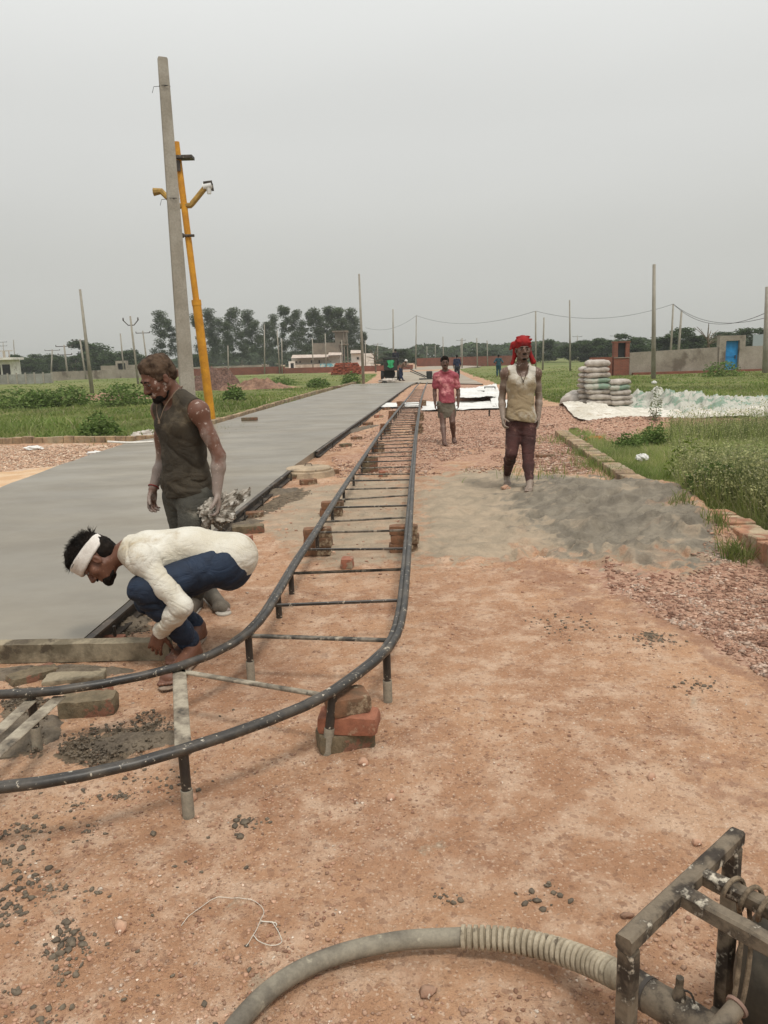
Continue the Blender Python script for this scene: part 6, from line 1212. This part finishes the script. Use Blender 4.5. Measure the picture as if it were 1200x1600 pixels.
MH = M('black_hair', (.008, .007, .006), (.018, .013, .010), scale=20, spec=.12, rough=.9, bump=.9, bscale=180, bdist=.004); MHB = M('dusty_brown_hair', (.034, .020, .012), (.10, .065, .042), scale=26, spec=.15, rough=.8, bump=.9, bscale=180, bdist=.004)
MEW = M('eye_white', (.16, .14, .12), rough=.3, bump=0); MEB = M('iris_dark', (.015, .008, .005), rough=.2, bump=0)
MFLIP = M('worn_sandal', srgb(120, 100, 84), srgb(150, 134, 118), scale=12, rough=.9, bump=.3)
Z0 = lambda p: float(gz(p[0], p[1]))

# ---- crouching man in the cream shirt ----
J = dict(pel=P(352, 873, 3.97), hipL=P(350, 882, 3.87), hipR=P(352, 880, 4.08), kneeL=P(226, 922, 3.72), kneeR=P(232, 938, 4.10), ankL=P(302, 1022, 3.84), ankR=P(312, 1008, 4.14),
         chest=P(246, 868, 3.94), neck=P(203, 858, 3.93), shL=P(222, 874, 3.74), shR=P(212, 868, 4.11), elL=P(284, 948, 3.66), elR=P(268, 930, 4.22), wrL=P(250, 988, 3.76), wrR=P(258, 985, 4.12), head=P(152, 874, 3.90))
J['toeL'] = G(264, 1060, .05); J['toeR'] = G(272, 1030, .05); J['belly'] = np.array([.0, 0, .045])
J['ankL'][2] = max(J['ankL'][2], .105); J['ankR'][2] = max(J['ankR'][2], .105)
m1 = Man('person', 'man crouching in a cream long-sleeved shirt and blue track pants, gripping the board end', J, (-1, -.1, 0), (-.50, -.30, -.80), (-.84, -.05, .50), h=.0052, hands={'L': dict(d=(-.38, .05, -.92), n=(.1, .95, 0), t=(.9, .1, 0), curl=.42), 'R': dict(d=(-.3, 0, -1), n=(.3, -.9, 0), t=(-1, 0, 0), curl=.7)})
m1.body(MS_B); m1.eyes(MEW, MEB); m1.brows(MH)
MSH = MCR('cream_shirt', srgb(208, 204, 193), srgb(192, 184, 166), scale=3.5, spl=srgb(156, 136, 104), spl_scale=4, spl_lo=.55, spl_hi=.74, bump=.25, bscale=160, bdist=.001, rough=.9)
MNV = MCR('blue_track_pants', srgb(32, 46, 66), srgb(22, 31, 46), scale=5, spl=srgb(120, 124, 128), spl_scale=26, spl_lo=.69, spl_hi=.72, bump=.2, bscale=120, bdist=.001, rough=.75)
def f1(g):
    m1.torso(g, .017); g.ell(m1.J['pel'] + np.array([.055, 0, .01]), m1.PA, (.165, .125, .12), .05); g.cone(m1.mid + [.02, 0, -.02], m1.J['pel'] + [-.03, 0, -.01], .115, .12, .05)
    for k in 'LR': m1.arm(g, k, .014, .93)
fs = folds(m1.J['elL'] - m1.J['shL'], .007, 15, 3); ft = folds((.75, 0, .4), .006, 8, 5)
def shirtfold(p):
    da = np.linalg.norm(p - (m1.J['elL'] * .6 + m1.J['shL'] * .4), axis=1); db = np.linalg.norm(p - (m1.J['elL'] * .45 + m1.J['wrL'] * .55), axis=1); w_ = np.clip(1 - np.minimum(da, db) / .24, 0, 1)
    arm = folds(m1.J['wrL'] - m1.J['elL'], .007, 19, 8)(p); return w_ * np.where(da < db, fs(p), arm) + (1 - w_) * ft(p) * np.clip(np.linalg.norm(p - m1.J['pel'] - [.05, 0, 0], axis=1) / .2 - .5, .1, 1)
hd = nrm(m1.J['neck'] - m1.J['chest']); m1.cloth('shirt', f1, shirtfold, MSH, cuts=[(m1.J['wrL'] - nrm(m1.J['wrL'] - m1.J['elL']) * .02, nrm(m1.J['wrL'] - m1.J['elL']) * .25 + np.array([0, 0, -1]) * .9), (m1.J['pel'] + np.array([.135, 0, -.07]), (.55, 0, -.85))][:0],
    subs=[('ell', m1.J['neck'] + hd * .062 + np.array([0, 0, .015]), m1.CA, np.array([.078, .08, .045]), .008)])
def f1b(g):
    for k in 'LR': m1.leg(g, k, .016, .90, .020)
    g.ell(m1.J['pel'] - m1.PA[2] * .0 + np.array([.02, 0, -.045]), m1.PA, (.172, .125, .12), .04)
kn = m1.J['kneeL']; m1.cloth('track_pants', f1b, lambda p: folds(m1.J['ankL'] - kn, .012, 11, 12)(p) * np.clip(1.2 - np.linalg.norm(p - kn, axis=1) * 2.2, .5, 1), MNV)
# band round the head, hair above it, beard below
def ringcloth(man, c0, ax, r, thick, height, name, mat, seed=0, tuck=None, turns=3):
    """a wound strip: several overlapping soft rolls round an ellipse"""
    th = np.linspace(0, 2 * np.pi, 49); g = SDF(c0 - .19, c0 + .19, min(man.h, .006)); 
    for i in range(turns):
        z = (i / max(turns - 1, 1) - .5) * height; tl = rng.normal() * .05; pts = [c0 + ax[0] * r[0] * math.cos(a) + ax[1] * r[1] * math.sin(a) + ax[2] * (z + tl * r[1] * math.sin(a + seed)) for a in th]
        for a, b in zip(pts[:-1], pts[1:]): g.cone(a, b, thick, thick, .003)
    g.disp(lambda p: .0025 * fbm3(p * 40 + seed, 3)); V, Q = g.mesh(); return man.part(name, V, Q, mat)
MWB = M('white_headband', srgb(214, 208, 200), srgb(190, 182, 172), scale=8, rough=.9, bump=.3, bscale=120, bdist=.002)
tilt = frame(m1.HA[2] * .93 - m1.HA[1] * .05, m1.HA[1]); ringcloth(m1, m1.hp(0, -.002, .048), tilt, (.088, .107), .0105, .046, 'headband', MWB, 3, turns=5)
m1.hairmesh('hair', [((0, -.012, .062), (.088, .106, .078), .01), ((0, .03, .125), (.055, .05, .03), .03), ((0, .075, .105), (.05, .03, .03), .02), ((0, -.06, .0), (.076, .060, .070), .01)], [((0, .075, .0), (.085, .07, .082), .01), ((0, .10, .03), (.09, .05, .03), .008)], .016, 26, MH)
ts = MB()
for k in range(900):
    a = rng.random() * 6.28; e = .25 + 1.2 * rng.random(); d = np.array([math.cos(a) * math.cos(e), math.sin(a) * math.cos(e), math.sin(e)]); b = m1.hp(d[0] * .082, -.012 + d[1] * .10, .062 + d[2] * .072); dr = nrm((m1.HA[0] * d[0] + m1.HA[1] * (d[1] + .5) + m1.HA[2] * d[2]) + rng.normal(size=3) * .35); L_ = .022 + .03 * rng.random(); ts.tube([b, b + dr * L_ * .6, b + dr * L_ + [0, 0, -.006]], [.0016, .0012, .0005], 4, cap=False)
ts.build('hair_tufts', MH, m1.root, autos=None)
m1.hairmesh('beard', [((0, .042, -.092), (.051, .052, .034), .012),  ((0, .094, -.0525), (.026, .010, .006), .006), ((0, .074, -.108), (.026, .024, .022), .012)], [((0, .108, -.069), (.022, .022, .011), .004), ((0, .105, -.02), (.046, .045, .030), .008), ((0, -.02, -.13), (.05, .05, .04), .01)], .004, 60, MH, h=.0045)
def sandal(man, k, mat, strap=True):
    a, t = man.J['ank' + k], man.J['toe' + k]; d = nrm((t - a) * [1, 1, 0]); c = man.sc; z = t[2] - .030 * c; q0 = np.array([*(a - d * .055 * c)[:2], z]); q1 = np.array([*(t + d * .05 * c)[:2], z]); g = SDF(np.minimum(q0, q1) - .08, np.maximum(q0, q1) + .1, min(man.h, .006))
    g.cone(q0 + d * .02, q1 - d * .02, .034 * c, .042 * c, .01, flat=((0, 0, 1), .22)); r = np.cross(d, (0, 0, 1.)); m_ = t * .6 + a * .4
    if strap:
        for (s0, s1) in ((-1, 0), (1, 0)):
            st = np.array([*(m_[:2]), z]) + r * s0 * .038 * c; en = np.array([*(t + d * .012)[:2], z + .062 * c]); mdp = (st + en) / 2 + [0, 0, .012] + r * s0 * .010; g.cone(st, mdp, .007, .006, .003); g.cone(mdp, en, .006, .006, .003)
        g.cone(np.array([*(m_[:2]), z]) + r * .042 * c, np.array([*(m_[:2]), z + .07 * c]), .008, .008, .004); g.cone(np.array([*(m_[:2]), z]) - r * .042 * c, np.array([*(m_[:2]), z + .07 * c]), .008, .008, .004)
    V, Q = g.mesh(); man.part('sandal', V, Q, mat)
sandal(m1, 'L', MFLIP); sandal(m1, 'R', MFLIP)

# ---- standing man in the dark vest ----
J = dict(pel=P(293, 762, 4.80), hipL=P(306, 778, 4.72), hipR=P(282, 776, 4.90), kneeL=P(302, 866, 4.62), kneeR=P(298, 862, 4.88), ankL=P(304, 945, 4.76), ankR=P(326, 927, 4.98), chest=P(284, 672, 4.78), neck=P(271, 617, 4.77), shL=P(310, 642, 4.64), shR=P(252, 640, 4.92), elL=P(342, 712, 4.62), elR=P(254, 722, 5.00), wrL=P(339, 769, 4.58), wrR=P(239, 764, 4.90), head=P(247, 590, 4.70))
J['ankL'][2] = .09; J['ankR'][2] = .09; J['toeL'] = G(283, 970, .03); J['toeR'] = G(346, 949, .03)
m2 = Man('person', 'standing man in a dark dirty vest holding a crumpled sack, cement on his arms', J, (-.64, -.70, 0), (-.66, -.56, -.50), (-.36, -.30, .88), h=.0062, sc=1.06, hands={'L': dict(n=(-.6, -.2, 0), d=(.02, -.05, -1), t=(-.6, -.8, 0), curl=.55), 'R': dict(d=(-.15, -.1, -1), n=(.7, -.3, 0), t=(-.5, -.8, 0), curl=.45)})
m2.body(MS_A); m2.eyes(MEW, MEB); m2.brows(MH)
MVE = MCR('dark_olive_vest', srgb(66, 58, 46), srgb(52, 46, 37), scale=5, spl=srgb(104, 93, 75), spl_scale=4, spl_lo=.55, spl_hi=.75, bump=.3, bscale=130, bdist=.001, rough=.9)
MTR = MCR('grey_track_pants', srgb(78, 76, 68), srgb(64, 62, 56), scale=6, spl=srgb(128, 122, 110), spl_scale=5, spl_lo=.58, spl_hi=.75, bump=.3, bscale=120, bdist=.001, rough=.9)
def f2(g): m2.torso(g, .014); g.ell(m2.J['pel'] + [0, 0, .03], m2.PA, (.182, .140, .15), .05); g.cone(m2.mid, m2.J['pel'] + [0, 0, .02], .125, .14, .04)
vf = folds((.25, .1, 1), .015, 8, 21)
m2.cloth('vest', f2, lambda p: vf(p) * np.clip((m2.J['chest'][2] + .05 - p[:, 2]) * 3.2, .12, 1.2), MVE, cuts=[(m2.J['pel'] + [0, 0, -.045], (.05, 0, -1))],
    subs=[('ell', m2.J['neck'] + m2.CA[1] * .055 + m2.CA[2] * .015, m2.CA, np.array([.072, .075, .11]), .008), ('ell', m2.J['neck'] + m2.CA[2] * .055, m2.CA, np.array([.085, .085, .07]), .008), ('ell', m2.J['shL'] + m2.CA[0] * (-.035) - [0, 0, .01], m2.CA, np.array([.062, .11, .105]), .008), ('ell', m2.J['shR'] + m2.CA[0] * .035 - [0, 0, .01], m2.CA, np.array([.062, .11, .105]), .008)])
def f2b(g):
    for k in 'LR': m2.leg(g, k, .020, .93, .030)
    g.ell(m2.J['pel'] + [0, 0, -.03], m2.PA, (.172, .13, .12), .04)
m2.cloth('trousers', f2b, folds((.1, .1, 1), .008, 9, 33), MTR)
MSHO = M('dusty_shoe', srgb(120, 112, 100), srgb(92, 84, 74), scale=9, rough=.9, bump=.3)
MSOLE = M('pale_sole', srgb(170, 162, 150), rough=.9)
def shoe(man, k, mat): a, t = man.J['ank' + k], man.J['toe' + k]; g = SDF(np.minimum(a, t) - .14, np.maximum(a, t) + .12, .007); man.foot(g, k, .010, toes=False); d = nrm((t - a) * [1, 1, 0]); g.cone(t, t + d * .035, .034, .026, .02); g.plane(np.array([0, 0, t[2] - .03]), (0, 0, -1)); g.plane(a + [0, 0, .03], (0, 0, 1)); V, Q = g.mesh(); o = man.part('shoe', V, Q, mat); z = t[2] - .03; r = np.cross(d, (0, 0, 1.)); g = SDF(np.minimum(a, t) - .14, np.maximum(a, t) + .14, .007); e = t + d * .05; b0 = a - d * .055; g.cone(np.array([*b0[:2], z + .008]), np.array([*e[:2], z + .008]), .040, .048, .01); g.plane(np.array([0, 0, z + .016]), (0, 0, 1)); g.plane(np.array([0, 0, z - .006]), (0, 0, -1)); V, Q = g.mesh(); man.part('sole', V, Q, MSOLE, o)
shoe(m2, 'L', MSHO); shoe(m2, 'R', MSHO)
m2.hairmesh('hair', [((0, -.018, .048), (.080, .100, .082), .01), ((0, .018, .096), (.056, .050, .022), .02), ((0, -.07, .0), (.07, .045, .06), .01), ((-.066, .0, .02), (.016, .045, .05), .01), ((.066, .0, .02), (.016, .045, .05), .01)], [((0, .100, .0), (.10, .072, .066), .008), ((-.085, .01, -.04), (.03, .04, .035), .006), ((.085, .01, -.04), (.03, .04, .035), .006)], .008, 46, MHB)
m2.hairmesh('beard', [((0, .040, -.091), (.051, .053, .034), .012), ((-.052, .014, -.050), (.013, .022, .045), .012), ((.052, .014, -.050), (.013, .022, .045), .012), ((0, .094, -.0525), (.026, .010, .006), .006), ((0, .074, -.106), (.026, .022, .020), .012)], [((0, .108, -.069), (.022, .022, .011), .004), ((0, .10, -.02), (.05, .05, .030), .008), ((0, -.02, -.13), (.05, .05, .04), .01)], .004, 60, MH, h=.005)
MCORD = M('neck_cord', srgb(120, 102, 84), rough=.8, bump=0); MRED = M('red_thread', srgb(120, 40, 34), rough=.9, bump=0)
def cord(man, drop, mat, rad=.0028, pend=True):
    n, A = man.J['neck'], man.CA; pts = [n + A[0] * x * man.sc + A[1] * y * man.sc + A[2] * z * man.sc for x, y, z in ((0, -.066, .03), (-.06, -.03, .04), (-.075, .035, .015), (-.045, .098, -.05), (0, .128, -drop), (.045, .098, -.05), (.075, .035, .015), (.06, -.03, .04), (0, -.066, .03))]
    o = MB().tube(spline(pts, 60), rad, 6).build('necklace', mat, man.root)
    if pend: MB().box(pts[4] + A[1] * .005 - A[2] * .012, (.014, .008, .022), None, 0, .003).build('pendant', mat, o)
cord(m2, .12, MCORD)
q = m2.J['wrR'] - nrm(m2.J['wrR'] - m2.J['elR']) * .015; dd = nrm(m2.J['wrR'] - m2.J['elR']); s1_ = nrm(np.cross(dd, (0, 1, 0))); s2_ = np.cross(dd, s1_); MB().tube([q + (s1_ * math.cos(a) + s2_ * math.sin(a)) * .0335 for a in np.linspace(0, 6.29, 20)], .004, 6).build('wrist_thread', MRED, m2.root)
q = P(288, 800, 4.655); mb = MB()
for a, b_ in (((-.03, -.02), (.025, .02)), ((-.01, .035), (.008, -.03)), ((.0, .0), (.04, -.012)), ((-.03, .02), (0, 0))): mb.tube([q + [a[0], 0, a[1]], q + [b_[0], -.002, b_[1]]], [.007, .003], 6)
mb.build('paint_splash', M_SHEET, m2.root)
# crumpled sack in his hand
MFOIL = M('mortar_smeared_sack', srgb(176, 168, 156), srgb(96, 88, 76), scale=16, lo=.42, hi=.58, spl=srgb(204, 198, 188), spl_scale=20, spl_lo=.58, spl_hi=.64, rough=.6, bump=.7, bscale=40, bdist=.006)
h_ = m2.J['wrL'] + np.array([0, -.02, -.10]); th, ph = np.meshgrid(np.linspace(0, 2 * np.pi, 61), np.linspace(0, np.pi, 40)); d = np.stack([np.sin(ph) * np.cos(th), np.sin(ph) * np.sin(th), np.cos(ph)], -1); k = (1 + .75 * fbm3(d.reshape(-1, 3) * 2.6 + 4, 4) - .35 * abs(fbm3(d.reshape(-1, 3) * 6, 2))).reshape(ph.shape); k[:, -1] = k[:, 0]
X = d * k[..., None] * np.array([.12, .06, .10]); X[..., 0] += .55 * X[..., 2] * (X[..., 2] > 0) * 1.2; X = X + h_ + [-.02, .045, -.01]
mb = MB().grid(X); tt = np.stack([np.linspace(0, 1, 12)] * 8, 1); uu = np.linspace(-1, 1, 8)[None]; W = h_ + np.stack([.03 + tt * .17 + 0 * uu, .03 + 0 * tt + .02 * fbm2(tt * 5, uu * 3 + 4), -.02 + tt * .12 + uu * (.05 - .02 * tt) + .015 * fbm2(tt * 7, uu * 4)], -1); mb.grid(W); mb.grid((W + [0, .006, 0])[::-1])
o = mb.build('crumpled_sack', MFOIL, loc=tuple(h_), autos=R(30)); tag(o, 'crumpled mortar-smeared plastic sack held in the standing man hand', 'sack')

# ---- walking man with the red head cloth ----
J = dict(pel=P(813, 656, 8.80), hipL=P(826, 664, 8.78), hipR=P(803, 664, 8.82), kneeL=P(825, 712, 8.60), kneeR=P(799, 710, 8.62), ankL=P(824, 763, 8.52), ankR=P(795, 748, 9.05), chest=P(814, 602, 8.80), neck=P(815, 571, 8.80), shL=P(838, 583, 8.80), shR=P(790, 583, 8.80), elL=P(842, 621, 8.86), elR=P(784, 623, 8.86), wrL=P(841, 652, 8.78), wrR=P(786, 653, 8.74), head=P(817, 546, 8.76))
for k, pt in (('L', (826, 776)), ('R', (793, 758))): t = G(*pt, .03); t[2] = Z0(t) + .045; J['toe' + k] = t; J['ank' + k][2] = t[2] + (.06 if k == 'L' else .09); J['ank' + k][1] = t[1] + .10
m3 = Man('person', 'walking man with a red head cloth, stained cream vest and maroon trousers', J, (.02, -1, 0), (.03, -1, -.06), (0, .03, 1), h=.0075, sc=1.02, hands={'L': dict(curl=.3, n=(-1, 0, 0), t=(0, -1, 0)), 'R': dict(curl=.55, n=(1, 0, 0), t=(0, -1, 0))})
m3.body(MS_C); m3.eyes(MEW, MEB); m3.brows(MH)
MV3 = MCR('stained_cream_vest', srgb(196, 190, 178), srgb(150, 132, 104), scale=5, lo=.36, hi=.66, zg=(.95, 1.4, .14, -.12), spl=srgb(126, 104, 78), spl_scale=9, spl_lo=.57, spl_hi=.68, bump=.3, bscale=100, bdist=.001); MT3 = MCR('maroon_trousers', srgb(72, 41, 37), srgb(58, 35, 32), scale=6, spl=srgb(128, 94, 82), spl_scale=8, spl_lo=.56, spl_hi=.72, bump=.3, bscale=90, bdist=.001); MRC = M('red_cloth', srgb(146, 26, 26), srgb(112, 20, 22), scale=8, rough=.85, bump=.4, bscale=60, bdist=.003)
def f3(g): m3.torso(g, .013); g.ell(m3.J['pel'] + [0, 0, .03], m3.PA, (.172, .130, .16), .05); g.cone(m3.mid, m3.J['pel'] + [0, 0, .02], .12, .135, .04)
v3 = folds((.45, 0, 1), .009, 9, 41)
m3.cloth('vest', f3, lambda p: v3(p) * np.clip((m3.J['chest'][2] + .05 - p[:, 2]) * 3, .15, 1.1), MV3, cuts=[(m3.J['pel'] + [0, 0, -.01], (-.18, 0, -1))],
    subs=[('ell', m3.J['neck'] + m3.CA[1] * .075 - m3.CA[2] * .035, m3.CA, np.array([.070, .08, .10]), .006), ('ell', m3.J['neck'] + m3.CA[2] * .05, m3.CA, np.array([.085, .09, .07]), .006), ('ell', m3.J['shL'] + m3.CA[0] * -.030 - [0, 0, .01], m3.CA, np.array([.062, .11, .115]), .006), ('ell', m3.J['shR'] + m3.CA[0] * .030 - [0, 0, .01], m3.CA, np.array([.062, .11, .115]), .006)])
def f3b(g):
    for k in 'LR': m3.leg(g, k, .009, 1.0, .006)
    g.ell(m3.J['pel'] + [0, 0, -.02], m3.PA, (.155, .12, .12), .04)
m3.cloth('trousers', f3b, folds((0, .1, 1), .006, 10, 43), MT3)
sandal(m3, 'L', MFLIP); sandal(m3, 'R', MFLIP)
g = SDF(m3.J['head'] - [.22, .22, .3], m3.J['head'] + [.22, .22, .2], .0065); A = m3.HA
g.ell(m3.hp(0, -.015, .062), A, (.090, .112, .092), .02); g.ell(m3.hp(.090, -.03, .05), A, (.036, .05, .042), .012); g.cone(m3.hp(-.066, .070, .068), m3.hp(.07, .070, .078), .014, .014, .005); g.cone(m3.hp(-.075, .052, .10), m3.hp(.08, .056, .095), .015, .015, .005); g.cone(m3.hp(-.06, .03, .132), m3.hp(.07, .034, .125), .014, .014, .005)
for a, b_, r1, r2 in (((-.076, -.03, .04), (-.086, -.045, -.04), .022, .022), ((-.086, -.045, -.04), (-.122, -.03, -.135), .020, .030), ((.082, -.03, .02), (.078, -.045, -.06), .022, .024), ((.078, -.045, -.06), (.112, -.03, -.15), .022, .020), ((.105, -.03, .06), (.135, -.02, .005), .022, .012)): g.cone(m3.hp(*a), m3.hp(*b_), r1, r2, .012)
g.ell(m3.hp(0, .125, -.03), A, (.068, .09, .075), .008, 'sub'); g.ell(m3.hp(0, .04, -.07), A, (.070, .08, .09), .008, 'sub'); g.disp(lambda p: folds((.35, 0, 1), .0045, 13, 4)(p)); V, Q = g.mesh(); m3.part('head_cloth', V, Q, MRC)
m3.hairmesh('moustache', [((0, .095, -.0525), (.027, .011, .0065), .006), ((0, .078, -.104), (.024, .018, .014), .01)], [], .002, 60, MH, h=.005)
cord(m3, .16, M('dark_cord', srgb(70, 54, 40), bump=0), .0035)

# ---- boy in the pink shirt ----
J = dict(pel=P(698, 632, 14.25), hipL=P(705, 636, 14.25), hipR=P(691, 636, 14.25), kneeL=P(707, 660, 14.12), kneeR=P(692, 660, 14.15), ankL=P(709, 681, 14.3), ankR=P(696, 688, 14.0), chest=P(697, 601, 14.25), neck=P(696, 580, 14.25), shL=P(711, 587, 14.25), shR=P(682, 587, 14.25), elL=P(716, 610, 14.28), elR=P(679, 610, 14.28), wrL=P(716, 630, 14.2), wrR=P(680, 631, 14.2), head=P(695, 567, 14.22))
for k, pt in (('L', (711, 690)), ('R', (696, 694))): t = G(*pt, .03); J['toe' + k] = t; J['ank' + k][2] = .08; J['ank' + k][1] = t[1] + .12; J['ank' + k][0] = t[0] - .01
m4 = Man('person', 'barefoot man in a dusty pink shirt and grey wrapped cloth walking over brick chips', J, (0, -1, 0), (.0, -1, -.12), (0, .03, 1), h=.010, sc=.90, hands={'L': dict(curl=.5, n=(-1, 0, 0), t=(0, -1, 0)), 'R': dict(curl=.6, n=(1, 0, 0), t=(0, -1, 0))})
m4.body(MS_D); m4.eyes(MEW, MEB); m4.brows(MH)
MP = MCR('dusty_pink_shirt', srgb(158, 78, 88), srgb(140, 66, 76), scale=4, spl=srgb(206, 140, 140), spl_scale=5, spl_lo=.5, spl_hi=.68, bump=.2, bscale=60, bdist=.002); ML_ = MCR('grey_wrap_cloth', srgb(112, 106, 92), srgb(92, 86, 74), scale=7, spl=srgb(130, 122, 106), spl_scale=9, spl_lo=.56, spl_hi=.66, bump=.3, bscale=60, bdist=.002)
def f4(g): m4.torso(g, .012); g.cone(m4.mid, m4.J['pel'] + [0, 0, .06], .13, .14, .04); [g.cone(m4.J['sh' + k], m4.J['sh' + k] * .3 + m4.J['el' + k] * .7, .054, .058, .03) for k in 'LR']
m4.cloth('shirt', f4, folds((.3, 0, 1), .008, 9, 51), MP, cuts=[(m4.J['pel'] + [0, 0, .03], (0, 0, -1))], subs=[('ell', m4.J['neck'] + m4.CA[2] * .05 + m4.CA[1] * .03, m4.CA, np.array([.075, .085, .065]), .006)])
def f4b(g):
    p = m4.J['pel']; g.cone(p + [0, 0, .02], p + [0, 0, -.25], .150, .170, .03, flat=((0, 1, 0), .78)); g.cone(p + [-.02, 0, .0], p + [.0, 0, -.12], .160, .165, .02, flat=((0, 1, 0), .80))
m4.cloth('wrapped_cloth', f4b, folds((.25, 0, 1), .010, 9, 53), ML_, cuts=[(m4.J['pel'] + [0, 0, -.235], (.05, 0, -1)), (m4.J['pel'] + [0, 0, .07], (0, 0, 1))])
m4.hairmesh('hair', [((0, -.018, .052), (.086, .104, .090), .01), ((0, .05, .105), (.06, .05, .034), .02), ((0, -.07, .0), (.07, .045, .06), .01)], [((0, .105, -.005), (.10, .075, .070), .008), ((-.085, .02, -.05), (.04, .06, .05), .006), ((.085, .02, -.05), (.04, .06, .05), .006)], .010, 30, MH, h=.008)
m4.hairmesh('moustache', [((0, .095, -.0525), (.028, .011, .007), .006)], [], .001, 60, MH, h=.006)

# ---- far workers ----
def farman(base, hgt, label, fwd, pose, top, bottom, skin_m, hair=MH, sleeves=True, vest=None, cap=None):
    """a small background worker; pose gives joints in a body frame (right, forward, up) as fractions of height"""
    f = nrm(np.array([*fwd, 0])); r = np.cross(f, (0, 0, 1.)); J = {k: base + (r * v[0] + f * v[1] + np.array([0, 0, 1.]) * v[2]) * hgt for k, v in pose.items()}
    m_ = Man('person', label, J, f, f * .95 + np.array([0, 0, -.15 - pose.get('look', [0, 0, 0])[2]]), J['head'] - J['neck'], h=.014, sc=hgt / 1.72); m_.body(skin_m)
    def ft_(g): m_.torso(g, .02); [m_.arm(g, k, .016, .0 if sleeves == 1 else .9) for k in 'LR' if sleeves]
    m_.cloth('shirt', ft_, folds((.2, 0, 1), .01, 8, 3), top, subs=[('ell', J['neck'] + m_.CA[2] * .06, m_.CA, np.array([.08, .08, .07]), .01)])
    def fl_(g): [m_.leg(g, k, .022, .92, .026) for k in 'LR']; g.ell(J['pel'], m_.PA, (.175, .14, .14), .04)
    m_.cloth('trousers', fl_, folds((0, .1, 1), .01, 8, 7), bottom)
    if cap is None: m_.hairmesh('hair', [((0, -.018, .052), (.088, .104, .092), .01), ((0, -.07, .0), (.07, .045, .06), .01)], [((0, .105, -.01), (.10, .075, .080), .008)], .008, 30, hair, h=.012)
    else: m_.hairmesh('cap', [((0, -.01, .055), (.098, .115, .09), .01), ((0, -.06, .0), (.085, .06, .07), .01)], [((0, .115, -.03), (.12, .08, .080), .008)], .006, 30, cap, h=.012)
    return m_
std = dict(pel=(0, 0, .53), hipL=(-.055, 0, .51), hipR=(.055, 0, .51), kneeL=(-.06, .03, .28), kneeR=(.065, .0, .28), ankL=(-.06, -.02, .05), ankR=(.07, .02, .05), toeL=(-.065, .06, .02), toeR=(.08, .1, .02), chest=(0, .01, .71), neck=(0, 0, .83), shL=(-.105, 0, .80), shR=(.105, 0, .80), elL=(-.14, -.02, .62), elR=(.14, -.02, .62), wrL=(-.14, .05, .50), wrR=(.14, .05, .50), head=(0, .02, .925))
MN = M('navy_shirt', srgb(38, 46, 72), srgb(28, 34, 52), scale=4, bump=.2); MNT = M('dark_trousers', srgb(34, 36, 46), srgb(52, 52, 56), scale=4, bump=.2); MTE = M('teal_shirt', srgb(40, 82, 92), srgb(30, 62, 72), scale=4, bump=.2); MBR = M('brown_shirt', srgb(122, 98, 82), srgb(96, 78, 66), scale=4, bump=.2)
b0 = P(714, 560, 55); b0[2] = .02; farman(b0, 1.70, 'man in a dark navy shirt walking away behind the pink-shirted man', (-.1, 1), std, MN, MNT, MS_D)
hip = dict(std); hip.update(elL=(-.20, -.06, .66), elR=(.20, -.06, .66), wrL=(-.10, .03, .58), wrR=(.10, .03, .58)); b0 = P(779, 560, 60); b0[2] = .0; farman(b0, 1.66, 'man in teal work clothes standing hands on hips in the field', (.2, 1), hip, MTE, MTE, MS_D, sleeves=1)
bend = dict(std); bend.update(chest=(0, .10, .69), neck=(0, .19, .79), head=(0, .25, .86), shL=(-.10, .17, .765), shR=(.10, .17, .765), elL=(-.12, .22, .62), elR=(.12, .24, .63), wrL=(-.05, .34, .60), wrR=(.05, .38, .60), ankL=(-.08, -.1, .05), toeL=(-.09, -.02, .02), ankR=(.08, .12, .05), toeR=(.09, .2, .02)); b0 = P(626, 570, 54); b0[2] = .06; farman(b0, 1.55, 'man in a white cap leaning on the handle of the floating machine', (.85, -.3), bend, MBR, MN, MS_D, cap=M_SHEET)
sit = dict(std); sit.update(hipL=(-.055, .02, .52), kneeL=(-.09, .24, .50), kneeR=(.09, .24, .50), ankL=(-.09, .26, .26), ankR=(.09, .26, .26), toeL=(-.09, .34, .24), toeR=(.09, .34, .24), wrL=(-.06, .25, .62), wrR=(.06, .25, .62)); b0 = G(614, 595); b0 = b0 + [.25, .75, .68]; farman(b0, 1.6, 'dark driver sitting on the mixer above the green cloth', (.1, 1), sit, MNT, MNT, MS_D)
# ================= AIR =================
hz = bpy.data.materials.new('haze_air'); hz.use_nodes = True; n_ = hz.node_tree.nodes; n_.clear(); ho = n_.new('ShaderNodeOutputMaterial'); hv = n_.new('ShaderNodeVolumePrincipled')
hv.inputs['Color'].default_value = (.80, .82, .80, 1); hv.inputs['Density'].default_value = .0006; hv.inputs['Anisotropy'].default_value = .2; hz.node_tree.links.new(hv.outputs[0], ho.inputs['Volume'])
o = MB().box((0, 1500, 8.6), (19400, 3200, 21.6)).build('haze', hz, loc=(0, 1200, 0), smooth=False, autos=None); tag(o, 'thin humid haze over the whole site', 'haze', kind='stuff')
